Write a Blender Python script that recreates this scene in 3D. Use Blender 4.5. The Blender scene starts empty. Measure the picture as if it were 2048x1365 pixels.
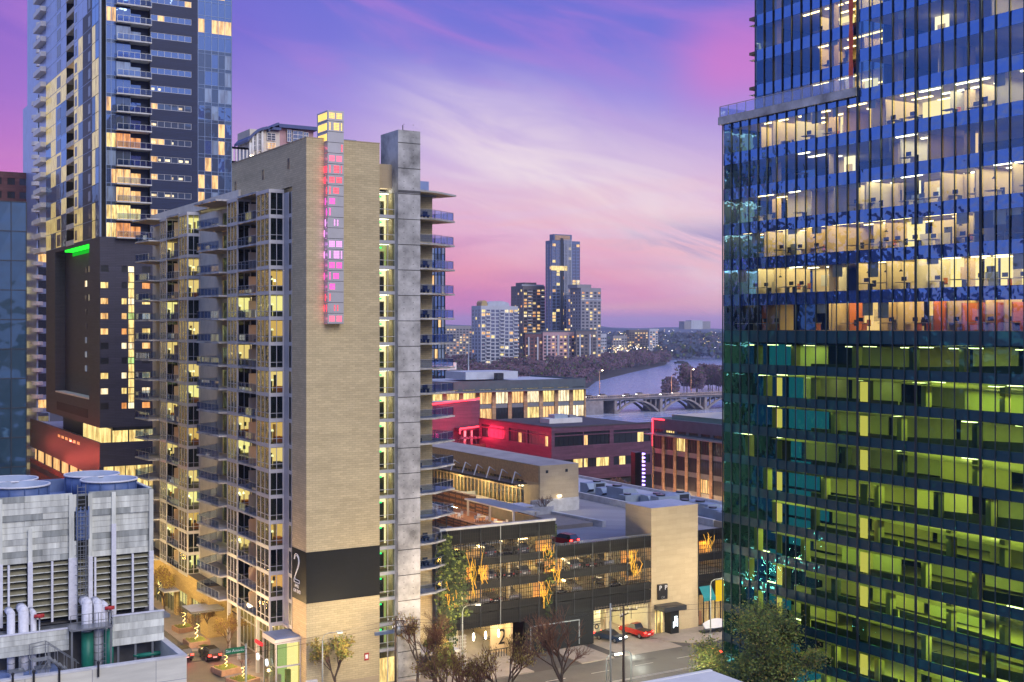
import bpy, bmesh, math, random
from mathutils import Vector, Matrix
R = random.Random(7)
sc = bpy.context.scene
COL = sc.collection
rad = math.radians

# ------------------------------------------------------------------ camera
FOC, EYE = 2440.0, 44.6                       # focal length in photo pixels, eye height in metres
HEAD = math.atan(1474 / FOC)
SN, CS = math.sin(HEAD), math.cos(HEAD)
cam_data = bpy.data.cameras.new("camera")
cam = bpy.data.objects.new("camera", cam_data)
COL.objects.link(cam)
cam.location = (0, 0, EYE)
cam.rotation_euler = (rad(90), 0, -HEAD)
cam_data.lens = 36 * FOC / 2048
cam_data.shift_y = -27.5 / 2048
cam_data.clip_end = 20000
cam_data.clip_start = 0.5
sc.camera = cam
sc.view_settings.view_transform = 'Standard'
sc.view_settings.look = 'None'
sc.view_settings.exposure = 0.0
sc.view_settings.gamma = 1.0
sc.view_settings.use_curve_mapping = False
try:
    sc.cycles.use_denoising = True
    sc.cycles.denoiser = 'OPENIMAGEDENOISE'
    sc.cycles.denoising_input_passes = 'RGB_ALBEDO_NORMAL'
except Exception:
    pass
sc.cycles.max_bounces = 7
sc.cycles.diffuse_bounces = 3
sc.cycles.glossy_bounces = 4
sc.cycles.transparent_max_bounces = 16
sc.cycles.sample_clamp_indirect = 4.0
sc.cycles.sample_clamp_direct = 12.0
sc.cycles.caustics_reflective = False
sc.cycles.caustics_refractive = False


def srgb(r, g, b):
    f = lambda c: (c / 12.92 if c <= 0.04045 else ((c + 0.055) / 1.055) ** 2.4)
    return (f(r / 255), f(g / 255), f(b / 255), 1.0)


# ------------------------------------------------------------------ sky
world = bpy.data.worlds.new("World")
sc.world = world
world.use_nodes = True
wt = world.node_tree
wt.nodes.clear()


class NT:
    """tiny helper to write node trees"""
    def __init__(s, tree): s.t = tree
    def n(s, kind, **kw):
        nd = s.t.nodes.new(kind)
        for k, v in kw.items():
            setattr(nd, k, v)
        return nd
    def l(s, a, b): s.t.links.new(a, b)
    def val(s, sock, v):
        if hasattr(v, 'is_linked'):
            s.l(v, sock)
        elif isinstance(v, (tuple, list)) and len(v) == 3 and sock.type == 'RGBA':
            sock.default_value = (*v, 1)
        else:
            sock.default_value = v
    def math(s, op, a, b=None, c=None, clamp=False):
        nd = s.n('ShaderNodeMath', operation=op, use_clamp=clamp)
        s.val(nd.inputs[0], a)
        if b is not None: s.val(nd.inputs[1], b)
        if c is not None: s.val(nd.inputs[2], c)
        return nd.outputs[0]
    def dot(s, v, w):
        nd = s.n('ShaderNodeVectorMath', operation='DOT_PRODUCT')
        s.l(v, nd.inputs[0]); nd.inputs[1].default_value = w
        return nd.outputs['Value']
    def mix(s, f, a, b, mode='MIX'):
        nd = s.n('ShaderNodeMix', data_type='RGBA', blend_type=mode)
        s.val(nd.inputs[0], f); s.val(nd.inputs[6], a); s.val(nd.inputs[7], b)
        return nd.outputs[2]
    def ramp(s, f, stops, interp='LINEAR'):
        nd = s.n('ShaderNodeValToRGB')
        nd.color_ramp.interpolation = interp
        e = nd.color_ramp.elements
        while len(e) < len(stops): e.new(0.5)
        for el, (p, c) in zip(e, stops):
            el.position = p
            el.color = c if len(c) == 4 else (*c, 1)
        s.val(nd.inputs[0], f)
        return nd.outputs[0]
    def combine(s, x, y, z):
        nd = s.n('ShaderNodeCombineXYZ')
        s.val(nd.inputs[0], x); s.val(nd.inputs[1], y); s.val(nd.inputs[2], z)
        return nd.outputs[0]
    def noise(s, vec, scale, detail=4, rough=.55, distort=0, color=False):
        nd = s.n('ShaderNodeTexNoise')
        if vec is not None: s.l(vec, nd.inputs['Vector'])
        nd.inputs['Scale'].default_value = scale
        nd.inputs['Detail'].default_value = detail
        nd.inputs['Roughness'].default_value = rough
        nd.inputs['Distortion'].default_value = distort
        return nd.outputs['Color' if color else 0]


def smooth(w, x, lo, hi):
    nd = w.n('ShaderNodeMapRange', interpolation_type='SMOOTHSTEP')
    w.l(x, nd.inputs[0])
    nd.inputs[1].default_value = lo; nd.inputs[2].default_value = hi
    return nd.outputs[0]


SUN_EL, SUN_AZ = 1.0, 300.0
w = NT(wt)
tc = w.n('ShaderNodeTexCoord').outputs['Generated']
dx = w.dot(tc, (CS, -SN, 0))         # towards the right of the street grid
dy = w.dot(tc, (SN, CS, 0))
dz = w.dot(tc, (0, 0, 1))
hlen = w.math('SQRT', w.math('ADD', w.math('MULTIPLY', dx, dx), w.math('MULTIPLY', dy, dy)))
elev = w.math('DIVIDE', dz, w.math('MAXIMUM', hlen, 0.02))
az = w.math('ARCTAN2', dx, dy)       # 0 over the river, + towards the north
# base dusk gradient (elevation as a slope)
low = w.ramp(w.math('MULTIPLY', elev, 2.0), [
    (0.0, srgb(186, 104, 178)), (0.035, srgb(226, 124, 184)), (0.09, srgb(240, 150, 182)), (0.16, srgb(228, 162, 208)),
    (0.27, srgb(196, 164, 224)), (0.37, srgb(156, 138, 226)), (0.47, srgb(114, 110, 218)), (0.62, srgb(92, 98, 212)), (1.0, srgb(62, 84, 196))])
low_l = w.ramp(w.math('MULTIPLY', elev, 2.0), [
    (0.0, srgb(206, 82, 150)), (0.10, srgb(228, 92, 152)), (0.22, srgb(206, 110, 198)), (0.36, srgb(158, 98, 206)),
    (0.55, srgb(116, 84, 202)), (1.0, srgb(62, 84, 196))])
base = w.mix(smooth(w, az, -0.10, -0.42), low, low_l)
# stretched cloud sheets that climb towards the left
cv = w.combine(w.math('MULTIPLY', az, 2.2), w.math('ADD', w.math('MULTIPLY', elev, 8.5), w.math('MULTIPLY', az, 2.4)), 3.7)
n1 = w.noise(cv, 1.15, 5, .5, .5)
n2 = w.noise(cv, 3.3, 5, .55, .8)
cv2 = w.combine(w.math('MULTIPLY', az, 2.6), w.math('MULTIPLY', elev, 17.0), 9.1)
n3 = w.noise(cv2, 1.6, 5, .55, .6)
# the bright sheet: a broad diagonal streak over the river
diag = w.math('ADD', elev, w.math('MULTIPLY', az, 0.40))
d1 = w.math('SUBTRACT', diag, 0.125)
band = w.math('SUBTRACT', 1.0, smooth(w, w.math('ABSOLUTE', d1), 0.0, 0.125))
band = w.math('MULTIPLY', band, smooth(w, az, -0.16, 0.0))
band = w.math('MULTIPLY', band, smooth(w, n1, 0.22, 0.62))
n4 = w.noise(w.combine(w.math('MULTIPLY', az, 3.2), w.math('ADD', w.math('MULTIPLY', elev, 15.0), w.math('MULTIPLY', az, 4.2)), 1.3), 2.2, 6, .6, .9)
band = w.math('MULTIPLY', band, w.math('ADD', 0.50, w.math('MULTIPLY', smooth(w, n4, 0.30, 0.66), 0.50)))
c1 = w.mix(w.math('MULTIPLY', band, 0.92), base, srgb(244, 226, 236))
# high pink-violet wisps
up = smooth(w, elev, 0.10, 0.30)
pk = w.math('MULTIPLY', w.math('MULTIPLY', smooth(w, n2, 0.42, 0.78), up), 0.45)
c2 = w.mix(pk, c1, srgb(206, 126, 216))
dpz = w.math('MULTIPLY', smooth(w, n1, 0.52, 0.78), w.math('MULTIPLY', up, 0.55))
c2b = w.mix(dpz, c2, srgb(86, 86, 206))
rp = w.math('MULTIPLY', w.math('SUBTRACT', 1.0, smooth(w, w.math('ABSOLUTE', w.math('SUBTRACT', az, 0.185)), 0.01, 0.075)),
            w.math('SUBTRACT', 1.0, smooth(w, w.math('ABSOLUTE', w.math('SUBTRACT', elev, 0.215)), 0.005, 0.06)))
c2c = w.mix(w.math('MULTIPLY', rp, 0.75), c2b, srgb(214, 116, 206))
# low salmon and mauve streaks near the horizon
lowm = w.math('SUBTRACT', 1.0, smooth(w, elev, 0.05, 0.15))
sk = w.math('MULTIPLY', w.math('MULTIPLY', smooth(w, n3, 0.46, 0.74), lowm), 0.65)
c3 = w.mix(sk, c2c, srgb(248, 180, 184))
gk = w.math('MULTIPLY', w.math('MULTIPLY', smooth(w, n3, 0.50, 0.28), lowm), 0.55)
c4 = w.mix(gk, c3, srgb(190, 112, 186))
# grey-lilac cloud bank to the right of the river, low
gb = w.math('MULTIPLY', w.math('MULTIPLY', smooth(w, az, 0.05, 0.15), w.math('SUBTRACT', 1.0, smooth(w, w.math('ABSOLUTE', w.math('SUBTRACT', elev, 0.068)), 0.0, 0.028))), w.math('MULTIPLY', smooth(w, n4, 0.35, 0.6), 0.85))
c5 = w.mix(gb, c4, srgb(150, 136, 196))
# the half of the sky away from the sunset is a deep even blue
away = w.math('MAXIMUM', smooth(w, az, -0.46, -0.72), smooth(w, az, 0.52, 0.80))
bluehi = w.ramp(w.math('MULTIPLY', elev, 0.7), [(0.0, (0.50, 0.46, 0.74)), (0.12, (0.36, 0.46, 0.98)), (0.4, (0.30, 0.46, 1.10)), (1.0, (0.34, 0.48, 1.05))])
c6 = w.mix(away, c5, bluehi)
c7 = w.mix(smooth(w, elev, -0.02, -0.2), c6, (0.06, 0.06, 0.10))
bg1 = w.n('ShaderNodeBackground')
w.l(c7, bg1.inputs[0]); bg1.inputs[1].default_value = 0.95
sky = w.n('ShaderNodeTexSky', sky_type='NISHITA', sun_disc=False)
sky.sun_elevation = rad(SUN_EL); sky.sun_rotation = rad(SUN_AZ)
bg2 = w.n('ShaderNodeBackground')
w.l(sky.outputs[0], bg2.inputs[0]); bg2.inputs[1].default_value = 0.05
add = w.n('ShaderNodeAddShader')
w.l(bg1.outputs[0], add.inputs[0]); w.l(bg2.outputs[0], add.inputs[1])
wo = w.n('ShaderNodeOutputWorld')
w.l(add.outputs[0], wo.inputs[0])

# soft afterglow from behind the viewer, a very wide source
sun_d = bpy.data.lights.new("sun", 'SUN')
sun_d.energy = 2.5; sun_d.angle = rad(40); sun_d.color = (1.0, 0.90, 0.80)
sun = bpy.data.objects.new("sun", sun_d); COL.objects.link(sun)
sd = Vector((-0.10, 0.80, -0.55)).normalized()          # direction the light travels
sun.rotation_euler = sd.to_track_quat('-Z', 'Y').to_euler()


# ------------------------------------------------------------------ measured positions: photo column/row + a known plane -> metres
def U(px): return (px - 1024) / FOC
def at(px, d): return d * (SN + CS * U(px)), d * (CS - SN * U(px))
def onY(px, Y): return at(px, Y / (CS - SN * U(px)))[0]
def onX(px, X): return at(px, X / (SN + CS * U(px)))[1]
def depth(X, Y): return SN * X + CS * Y
def zz(py, X, Y): return EYE - (py - 655) * depth(X, Y) / FOC
def gnd(px, py, z=0.0): return at(px, (EYE - z) * FOC / (py - 655))


# ------------------------------------------------------------------ mesh builder
MATS = {}
ORG = {}


class MB:
    def __init__(s): s.v = []; s.f = []; s.m = []; s.sm = []
    def face(s, pts, m, smooth_=False):
        i = len(s.v); s.v += [tuple(p) for p in pts]; s.f.append(tuple(range(i, i + len(pts)))); s.m.append(m); s.sm.append(smooth_)
    def box(s, x0, y0, z0, x1, y1, z1, m, top=None, bot=None, left=None, front=None):
        if x1 < x0: x0, x1 = x1, x0
        if y1 < y0: y0, y1 = y1, y0
        if z1 < z0: z0, z1 = z1, z0
        i = len(s.v)
        s.v += [(x0, y0, z0), (x1, y0, z0), (x1, y1, z0), (x0, y1, z0), (x0, y0, z1), (x1, y0, z1), (x1, y1, z1), (x0, y1, z1)]
        for f, mm in (((0, 3, 2, 1), bot), ((4, 5, 6, 7), top), ((0, 1, 5, 4), front), ((1, 2, 6, 5), None), ((2, 3, 7, 6), None), ((3, 0, 4, 7), left)):
            s.f.append(tuple(i + k for k in f)); s.m.append(mm or m); s.sm.append(False)
        return s
    def obox(s, c, size, rz, m, tilt=0):
        t = MB(); a, b, h = size[0] / 2, size[1] / 2, size[2] / 2
        t.box(-a, -b, -h, a, b, h, m)
        mt = Matrix.Translation(c) @ Matrix.Rotation(rz, 4, 'Z') @ Matrix.Rotation(tilt, 4, 'X')
        s.add(t, mt); return s
    def add(s, o, mt=None):
        i = len(s.v)
        s.v += [tuple(mt @ Vector(p)) for p in o.v] if mt is not None else o.v
        s.f += [tuple(i + k for k in f) for f in o.f]; s.m += o.m; s.sm += o.sm
        return s
    def prism(s, poly, z0, z1, m, top=None, bot=None):
        n = len(poly); i = len(s.v)
        a = sum(poly[k][0] * poly[(k + 1) % n][1] - poly[(k + 1) % n][0] * poly[k][1] for k in range(n))
        if a < 0: poly = poly[::-1]
        s.v += [(p[0], p[1], z0) for p in poly] + [(p[0], p[1], z1) for p in poly]
        s.f.append(tuple(i + k for k in range(n))[::-1]); s.m.append(bot or m); s.sm.append(False)
        s.f.append(tuple(i + n + k for k in range(n))); s.m.append(top or m); s.sm.append(False)
        for k in range(n):
            l = (k + 1) % n
            s.f.append((i + k, i + l, i + n + l, i + n + k)); s.m.append(m); s.sm.append(False)
        return s
    def tube(s, p, q, r, m, n=6, r2=None, cap=True):
        p, q = Vector(p), Vector(q); d = q - p
        if d.length < 1e-6: return s
        d.normalize(); a = d.orthogonal().normalized(); b = d.cross(a); r2 = r if r2 is None else r2
        i = len(s.v)
        for c, rr in ((p, r), (q, r2)):
            for k in range(n):
                t = 2 * math.pi * k / n
                s.v.append(tuple(c + (a * math.cos(t) + b * math.sin(t)) * rr))
        for k in range(n):
            l = (k + 1) % n
            s.f.append((i + k, i + l, i + n + l, i + n + k)); s.m.append(m); s.sm.append(n > 5)
        if cap:
            s.f.append(tuple(i + k for k in range(n))[::-1]); s.m.append(m); s.sm.append(False)
            s.f.append(tuple(i + n + k for k in range(n))); s.m.append(m); s.sm.append(False)
        return s
    def path(s, pts, r, m, n=6):
        for a, b in zip(pts, pts[1:]): s.tube(a, b, r, m, n)
        return s
    def ring(s, c, r0, r1, z0, z1, m, n=40, inner=None):
        """hollow upright cylinder"""
        i = len(s.v)
        for k in range(n):
            t = 2 * math.pi * k / n; ca, sa = math.cos(t), math.sin(t)
            s.v += [(c[0] + r0 * ca, c[1] + r0 * sa, z0), (c[0] + r1 * ca, c[1] + r1 * sa, z0), (c[0] + r1 * ca, c[1] + r1 * sa, z1), (c[0] + r0 * ca, c[1] + r0 * sa, z1)]
        for k in range(n):
            a = i + 4 * k; b = i + 4 * ((k + 1) % n)
            for p, q, mm in ((0, 1, m), (1, 2, m), (2, 3, m), (3, 0, inner or m)):
                s.f.append((a + p, b + p, b + q, a + q)[::-1] if False else (a + p, a + q, b + q, b + p)[::-1]); s.m.append(mm); s.sm.append(True)
        return s
    def ball(s, c, r, m, n=8, sz=1.0):
        i = len(s.v); rows = max(3, n // 2)
        for a in range(rows + 1):
            ph = math.pi * a / rows
            for k in range(n):
                t = 2 * math.pi * k / n
                s.v.append((c[0] + r * math.sin(ph) * math.cos(t), c[1] + r * math.sin(ph) * math.sin(t), c[2] + r * sz * math.cos(ph)))
        for a in range(rows):
            for k in range(n):
                l = (k + 1) % n
                s.f.append((i + a * n + k, i + (a + 1) * n + k, i + (a + 1) * n + l, i + a * n + l)); s.m.append(m); s.sm.append(True)
        return s
    def build(s, name, parent=None, label=None):
        me = bpy.data.meshes.new(name)
        org = ORG.get(parent.name, Vector()) if parent is not None else Vector()
        me.from_pydata([(x - org.x, y - org.y, z - org.z) for x, y, z in s.v] if parent is not None else s.v, [], s.f)
        keys = []
        for k in s.m:
            if k not in keys: keys.append(k); me.materials.append(MATS[k])
        ix = {k: n for n, k in enumerate(keys)}
        me.polygons.foreach_set('material_index', [ix[k] for k in s.m])
        me.polygons.foreach_set('use_smooth', s.sm)
        me.update()
        o = bpy.data.objects.new(name, me); COL.objects.link(o)
        if parent is not None:
            o.parent = parent; ORG[o.name] = org
        if label: o['label'] = label
        return o


def tag(o, label=None, cat=None, group=None, kind=None):
    if label: o['label'] = label
    if cat: o['category'] = cat
    if group: o['group'] = group
    if kind: o['kind'] = kind
    return o


def thing(name, label, cat, loc=(0, 0, 0), group=None):
    o = bpy.data.objects.new(name, None); COL.objects.link(o)
    o.location = loc; o.empty_display_size = 0.5
    ORG[o.name] = Vector(loc)
    return tag(o, label, cat, group)


def struct(name, mb):
    o = mb.build(name); o['kind'] = 'structure'; return o


def kids(o): return [c for c in COL.objects if c.parent == o]


TREE = {}


def dup(o, loc, rz=0.0, label=None, scale=1.0, group=None):
    """a copy of a thing with copies of its parts and sub-parts"""
    if o.name not in TREE:
        TREE[o.name] = [(c, kids(c)) for c in kids(o)]
    r = o.copy(); COL.objects.link(r); r.location = loc; r.rotation_euler = (0, 0, rz); r.scale = (scale,) * 3
    if label: r['label'] = label
    if group: r['group'] = group
    for c, gs in TREE[o.name]:
        n = c.copy(); COL.objects.link(n); n.parent = r
        for g in gs:
            h = g.copy(); COL.objects.link(h); h.parent = n
    return r


# walls with real openings: axis 'Y' faces -Y (towards the viewer), axis 'X' faces -X
def slabbox(mb, axis, plane, a0, a1, z0, z1, t0, t1, m):
    if axis == 'Y': mb.box(a0, plane + t0, z0, a1, plane + t1, z1, m)
    else: mb.box(plane + t0, a0, z0, plane + t1, a1, z1, m)


def wall(mb, axis, plane, a0, a1, z0, z1, cols, rows, m, t=0.3):
    cols = sorted(cols); rows = sorted(rows); prev = a0
    for c0, c1 in cols:
        if c0 - prev > 1e-3: slabbox(mb, axis, plane, prev, c0, z0, z1, 0, t, m)
        pz = z0
        for r0, r1 in rows:
            if r0 - pz > 1e-3: slabbox(mb, axis, plane, c0, c1, pz, r0, 0, t, m)
            pz = r1
        if z1 - pz > 1e-3: slabbox(mb, axis, plane, c0, c1, pz, z1, 0, t, m)
        prev = c1
    if a1 - prev > 1e-3: slabbox(mb, axis, plane, prev, a1, z0, z1, 0, t, m)


def parts(root, cells, name='window', limit=100):
    """cells: small builders; the first LIMIT become parts of their own, the rest one mass"""
    for c in cells[:limit]: c.build(name, root)
    if len(cells) > limit:
        mb = MB()
        for c in cells[limit:]: mb.add(c)
        mb.build(name, root)['kind'] = 'stuff'


def pane(axis, plane, a0, a1, z0, z1, m, inset=0.16, bars=(0, 0), fm=None, fw=0.06):
    """one window: glass set back in its opening, with a frame and glazing bars"""
    mb = MB()
    slabbox(mb, axis, plane, a0, a1, z0, z1, inset, inset + 0.03, m)
    if fm:
        o0, o1 = inset - 0.05, inset - 0.003
        e = 0.004
        slabbox(mb, axis, plane, a0 + e, a0 + fw, z0 + e, z1 - e, o0, o1, fm); slabbox(mb, axis, plane, a1 - fw, a1 - e, z0 + e, z1 - e, o0, o1, fm)
        slabbox(mb, axis, plane, a0 + fw, a1 - fw, z0 + e, z0 + fw, o0, o1, fm); slabbox(mb, axis, plane, a0 + fw, a1 - fw, z1 - fw, z1 - e, o0, o1, fm)
        for k in range(bars[0]):
            c = a0 + (a1 - a0) * (k + 1) / (bars[0] + 1)
            slabbox(mb, axis, plane, c - fw / 2, c + fw / 2, z0 + fw, z1 - fw, o0, o1, fm)
        for k in range(bars[1]):
            c = z0 + (z1 - z0) * (k + 1) / (bars[1] + 1)
            slabbox(mb, axis, plane, a0 + fw, a1 - fw, c - fw / 2, c + fw / 2, o0 - 0.004, o1 - 0.004, fm)
    return mb


# ------------------------------------------------------------------ materials
def newmat(key):
    m = bpy.data.materials.new(key); m.use_nodes = True
    MATS[key] = m
    m.node_tree.nodes.clear()
    k = NT(m.node_tree)
    out = k.n('ShaderNodeOutputMaterial')
    return m, k, out


def objvec(k): return k.n('ShaderNodeTexCoord').outputs['Object']


def flatvec(k):
    """(x + y, z): runs along any wall of the street grid"""
    sp = k.n('ShaderNodeSeparateXYZ'); k.l(objvec(k), sp.inputs[0])
    return k.combine(k.math('ADD', sp.outputs[0], sp.outputs[1]), sp.outputs[2], 0.0), sp


def M(key, col, rough=0.7, metal=0.0, var=0.15, scale=0.7, bump=0.0, bscale=6.0, emis=None, es=0.0, spec=0.4, streak=False):
    m, k, out = newmat(key)
    b = k.n('ShaderNodeBsdfPrincipled')
    vec = objvec(k)
    if streak:
        mp = k.n('ShaderNodeMapping'); mp.inputs['Scale'].default_value = (1, 1, 0.12); k.l(vec, mp.inputs[0]); vec = mp.outputs[0]
    if var > 0:
        n = k.noise(vec, scale, 6, .62)
        a = tuple(c * (1 - var) for c in col[:3]); d = tuple(min(1, c * (1 + var)) for c in col[:3])
        k.l(k.ramp(n, [(0.3, a), (0.7, d)]), b.inputs['Base Color'])
    else:
        b.inputs['Base Color'].default_value = (*col[:3], 1)
    b.inputs['Roughness'].default_value = rough
    b.inputs['Metallic'].default_value = metal
    b.inputs['Specular IOR Level'].default_value = spec
    if bump > 0:
        bn = k.n('ShaderNodeBump'); bn.inputs['Strength'].default_value = bump; bn.inputs['Distance'].default_value = 0.05
        k.l(k.noise(objvec(k), bscale, 5), bn.inputs['Height']); k.l(bn.outputs[0], b.inputs['Normal'])
    if emis:
        b.inputs['Emission Color'].default_value = (*emis[:3], 1); b.inputs['Emission Strength'].default_value = es
    k.l(b.outputs[0], out.inputs[0])
    return m


def BR(key, c1, c2, cm, bw, bh, mortar=0.012, rough=0.85, bump=0.3, var=0.2, vscale=0.5, offset=0.5):
    """coursed masonry or panels, in metres"""
    m, k, out = newmat(key)
    vec, sp = flatvec(k)
    t = k.n('ShaderNodeTexBrick'); t.offset = offset
    k.l(vec, t.inputs['Vector'])
    t.inputs['Scale'].default_value = 1.0
    t.inputs['Brick Width'].default_value = bw; t.inputs['Row Height'].default_value = bh
    t.inputs['Mortar Size'].default_value = mortar; t.inputs['Mortar Smooth'].default_value = 0.1; t.inputs['Bias'].default_value = 0.0
    t.inputs['Color1'].default_value = (*c1, 1); t.inputs['Color2'].default_value = (*c2, 1); t.inputs['Mortar'].default_value = (*cm, 1)
    mp = k.n('ShaderNodeMapping'); mp.inputs['Scale'].default_value = (0.22, 1.5, 1); k.l(vec, mp.inputs[0])
    n = k.noise(mp.outputs[0], vscale * 1.6, 6, .65)
    col = k.mix(1.0, t.outputs['Color'], k.ramp(n, [(0.25, (1 - var,) * 3), (0.75, (1 + var,) * 3)]), 'MULTIPLY')
    b = k.n('ShaderNodeBsdfPrincipled')
    k.l(col, b.inputs['Base Color']); b.inputs['Roughness'].default_value = rough; b.inputs['Specular IOR Level'].default_value = 0.3
    bn = k.n('ShaderNodeBump'); bn.inputs['Strength'].default_value = bump; bn.inputs['Distance'].default_value = 0.02; bn.invert = True
    k.l(t.outputs['Fac'], bn.inputs['Height']); k.l(bn.outputs[0], b.inputs['Normal'])
    k.l(b.outputs[0], out.inputs[0])
    return m


def glass(key, tint, refl, fac, wave=0.0, wscale=0.4, edge=0.5):
    """clear glass sheet: part of the light goes straight through, part is mirrored"""
    m, k, out = newmat(key)
    tr = k.n('ShaderNodeBsdfTransparent'); tr.inputs[0].default_value = (*tint, 1)
    gl = k.n('ShaderNodeBsdfGlossy'); gl.inputs[0].default_value = (*refl, 1); gl.inputs['Roughness'].default_value = 0.015
    lw = k.n('ShaderNodeLayerWeight'); lw.inputs[0].default_value = 0.35
    f = k.math('ADD', fac, k.math('MULTIPLY', lw.outputs['Fresnel'], edge), clamp=True)
    if wave > 0:
        bn = k.n('ShaderNodeBump'); bn.inputs['Strength'].default_value = 1.0; bn.inputs['Distance'].default_value = wave
        k.l(k.noise(objvec(k), wscale, 2, .5), bn.inputs['Height']); k.l(bn.outputs[0], gl.inputs['Normal'])
    mx = k.n('ShaderNodeMixShader'); k.l(f, mx.inputs[0]); k.l(tr.outputs[0], mx.inputs[1]); k.l(gl.outputs[0], mx.inputs[2])
    k.l(mx.outputs[0], out.inputs[0])
    return m


def mirror(key, col, refl, fac, wave=0.0, wscale=0.4, edge=0.6, emis=None, es=0.0, evar=None):
    """solid coated glazing with nothing visible behind; EMIS paints the lit room or reflection it shows"""
    m, k, out = newmat(key)
    b = k.n('ShaderNodeBsdfPrincipled')
    b.inputs['Base Color'].default_value = (*col, 1); b.inputs['Roughness'].default_value = 0.35
    if emis:
        b.inputs['Emission Strength'].default_value = es
        if evar:
            mp = k.n('ShaderNodeMapping'); mp.inputs['Scale'].default_value = (1.6, 1.6, 0.22); k.l(objvec(k), mp.inputs[0])   # painted streaks: curtain folds, dim corners, reflections
            n = k.noise(mp.outputs[0], evar, 4, .7)
            k.l(k.ramp(n, [(0.30, (emis[0] * .22, emis[1] * .16, emis[2] * .12)), (0.44, (emis[0] * .62, emis[1] * .52, emis[2] * .42)), (0.56, emis), (0.75, tuple(c * 1.12 for c in emis))]), b.inputs['Emission Color'])
        else:
            b.inputs['Emission Color'].default_value = (*emis, 1)
    gl = k.n('ShaderNodeBsdfGlossy'); gl.inputs[0].default_value = (*refl, 1); gl.inputs['Roughness'].default_value = 0.02
    lw = k.n('ShaderNodeLayerWeight'); lw.inputs[0].default_value = 0.35
    f = k.math('ADD', fac, k.math('MULTIPLY', lw.outputs['Fresnel'], edge), clamp=True)
    if wave > 0:
        bn = k.n('ShaderNodeBump'); bn.inputs['Strength'].default_value = 1.0; bn.inputs['Distance'].default_value = wave
        k.l(k.noise(objvec(k), wscale, 2, .5), bn.inputs['Height']); k.l(bn.outputs[0], gl.inputs['Normal'])
    mx = k.n('ShaderNodeMixShader'); k.l(f, mx.inputs[0]); k.l(b.outputs[0], mx.inputs[1]); k.l(gl.outputs[0], mx.inputs[2])
    k.l(mx.outputs[0], out.inputs[0])
    return m


def E(key, col, s):
    m, k, out = newmat(key)
    e = k.n('ShaderNodeEmission'); e.inputs[0].default_value = (*col, 1); e.inputs[1].default_value = s
    k.l(e.outputs[0], out.inputs[0])
    return m


def screenmat(key, col, clear, pitch):
    """woven metal mesh: dark wire with holes"""
    m, k, out = newmat(key)
    vec, sp = flatvec(k)
    t = k.n('ShaderNodeTexBrick'); t.offset = 0.0; k.l(vec, t.inputs[0]); t.inputs['Scale'].default_value = 1
    t.inputs['Brick Width'].default_value = pitch; t.inputs['Row Height'].default_value = pitch * 1.6; t.inputs['Mortar Size'].default_value = pitch * clear; t.inputs['Mortar Smooth'].default_value = 0
    b = k.n('ShaderNodeBsdfPrincipled'); b.inputs['Base Color'].default_value = (*col, 1); b.inputs['Roughness'].default_value = 0.5; b.inputs['Metallic'].default_value = 0.3
    tr = k.n('ShaderNodeBsdfTransparent')
    mx = k.n('ShaderNodeMixShader'); k.l(t.outputs['Fac'], mx.inputs[0]); k.l(tr.outputs[0], mx.inputs[1]); k.l(b.outputs[0], mx.inputs[2])
    k.l(mx.outputs[0], out.inputs[0])
    return m


# masonry and concrete
BR('tan_brick', (0.58, 0.49, 0.30), (0.49, 0.41, 0.25), (0.36, 0.30, 0.19), 0.80, 0.27, 0.018, var=0.15, vscale=0.22, bump=0.4)
BR('black_brick', (0.006, 0.0085, 0.010), (0.005, 0.007, 0.008), (0.004, 0.005, 0.006), 0.62, 0.21, 0.012, var=0.2, rough=0.6)
BR('tan_panel', (0.46, 0.375, 0.25), (0.42, 0.34, 0.225), (0.36, 0.29, 0.20), 1.5, 0.75, 0.012, var=0.10, bump=0.15)
BR('precast', (0.60, 0.58, 0.48), (0.50, 0.49, 0.42), (0.22, 0.22, 0.23), 4.2, 1.7, 0.02, var=0.2, bump=0.3, offset=0)
BR('dark_clad', (0.012, 0.024, 0.078), (0.010, 0.019, 0.062), (0.005, 0.009, 0.028), 3.0, 0.32, 0.02, rough=0.45, var=0.15, bump=0.3)
BR('brown_clad', (0.050, 0.050, 0.078), (0.040, 0.041, 0.066), (0.018, 0.018, 0.030), 3.0, 0.32, 0.02, rough=0.5, var=0.2, bump=0.3)
BR('copper', (0.115, 0.055, 0.095), (0.09, 0.045, 0.078), (0.045, 0.024, 0.04), 2.4, 0.9, 0.02, rough=0.45, var=0.3, bump=0.2)
BR('limestone', (0.50, 0.33, 0.20), (0.34, 0.21, 0.12), (0.26, 0.17, 0.11), 1.1, 0.8, 0.02, var=0.25)
BR('red_brick', (0.17, 0.085, 0.085), (0.13, 0.06, 0.065), (0.09, 0.06, 0.06), 1.6, 0.8, 0.03, var=0.2)
BR('deck_pave', (0.34, 0.33, 0.33), (0.31, 0.30, 0.31), (0.2, 0.2, 0.2), 6, 6, 0.03, var=0.2)
M('concrete', (0.40, 0.40, 0.40), 0.9, var=0.55, scale=0.38, bump=0.35, bscale=5)
M('concrete_lt', (0.52, 0.52, 0.51), 0.9, var=0.2, scale=0.8, bump=0.15)
M('concrete_dk', (0.10, 0.10, 0.105), 0.85, var=0.25)
M('joint', (0.05, 0.05, 0.05), 0.9, var=0)
M('white_paint', (0.66, 0.66, 0.66), 0.5, var=0.06)
M('grey_frame', (0.46, 0.47, 0.50), 0.45, metal=0.2, var=0.06)
M('pale_frame', (0.55, 0.55, 0.57), 0.4, metal=0.2, var=0.06)
M('dark_frame', (0.035, 0.04, 0.05), 0.4, metal=0.4, var=0.1)
M('steel', (0.32, 0.34, 0.36), 0.35, metal=0.7, var=0.1)
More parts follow.
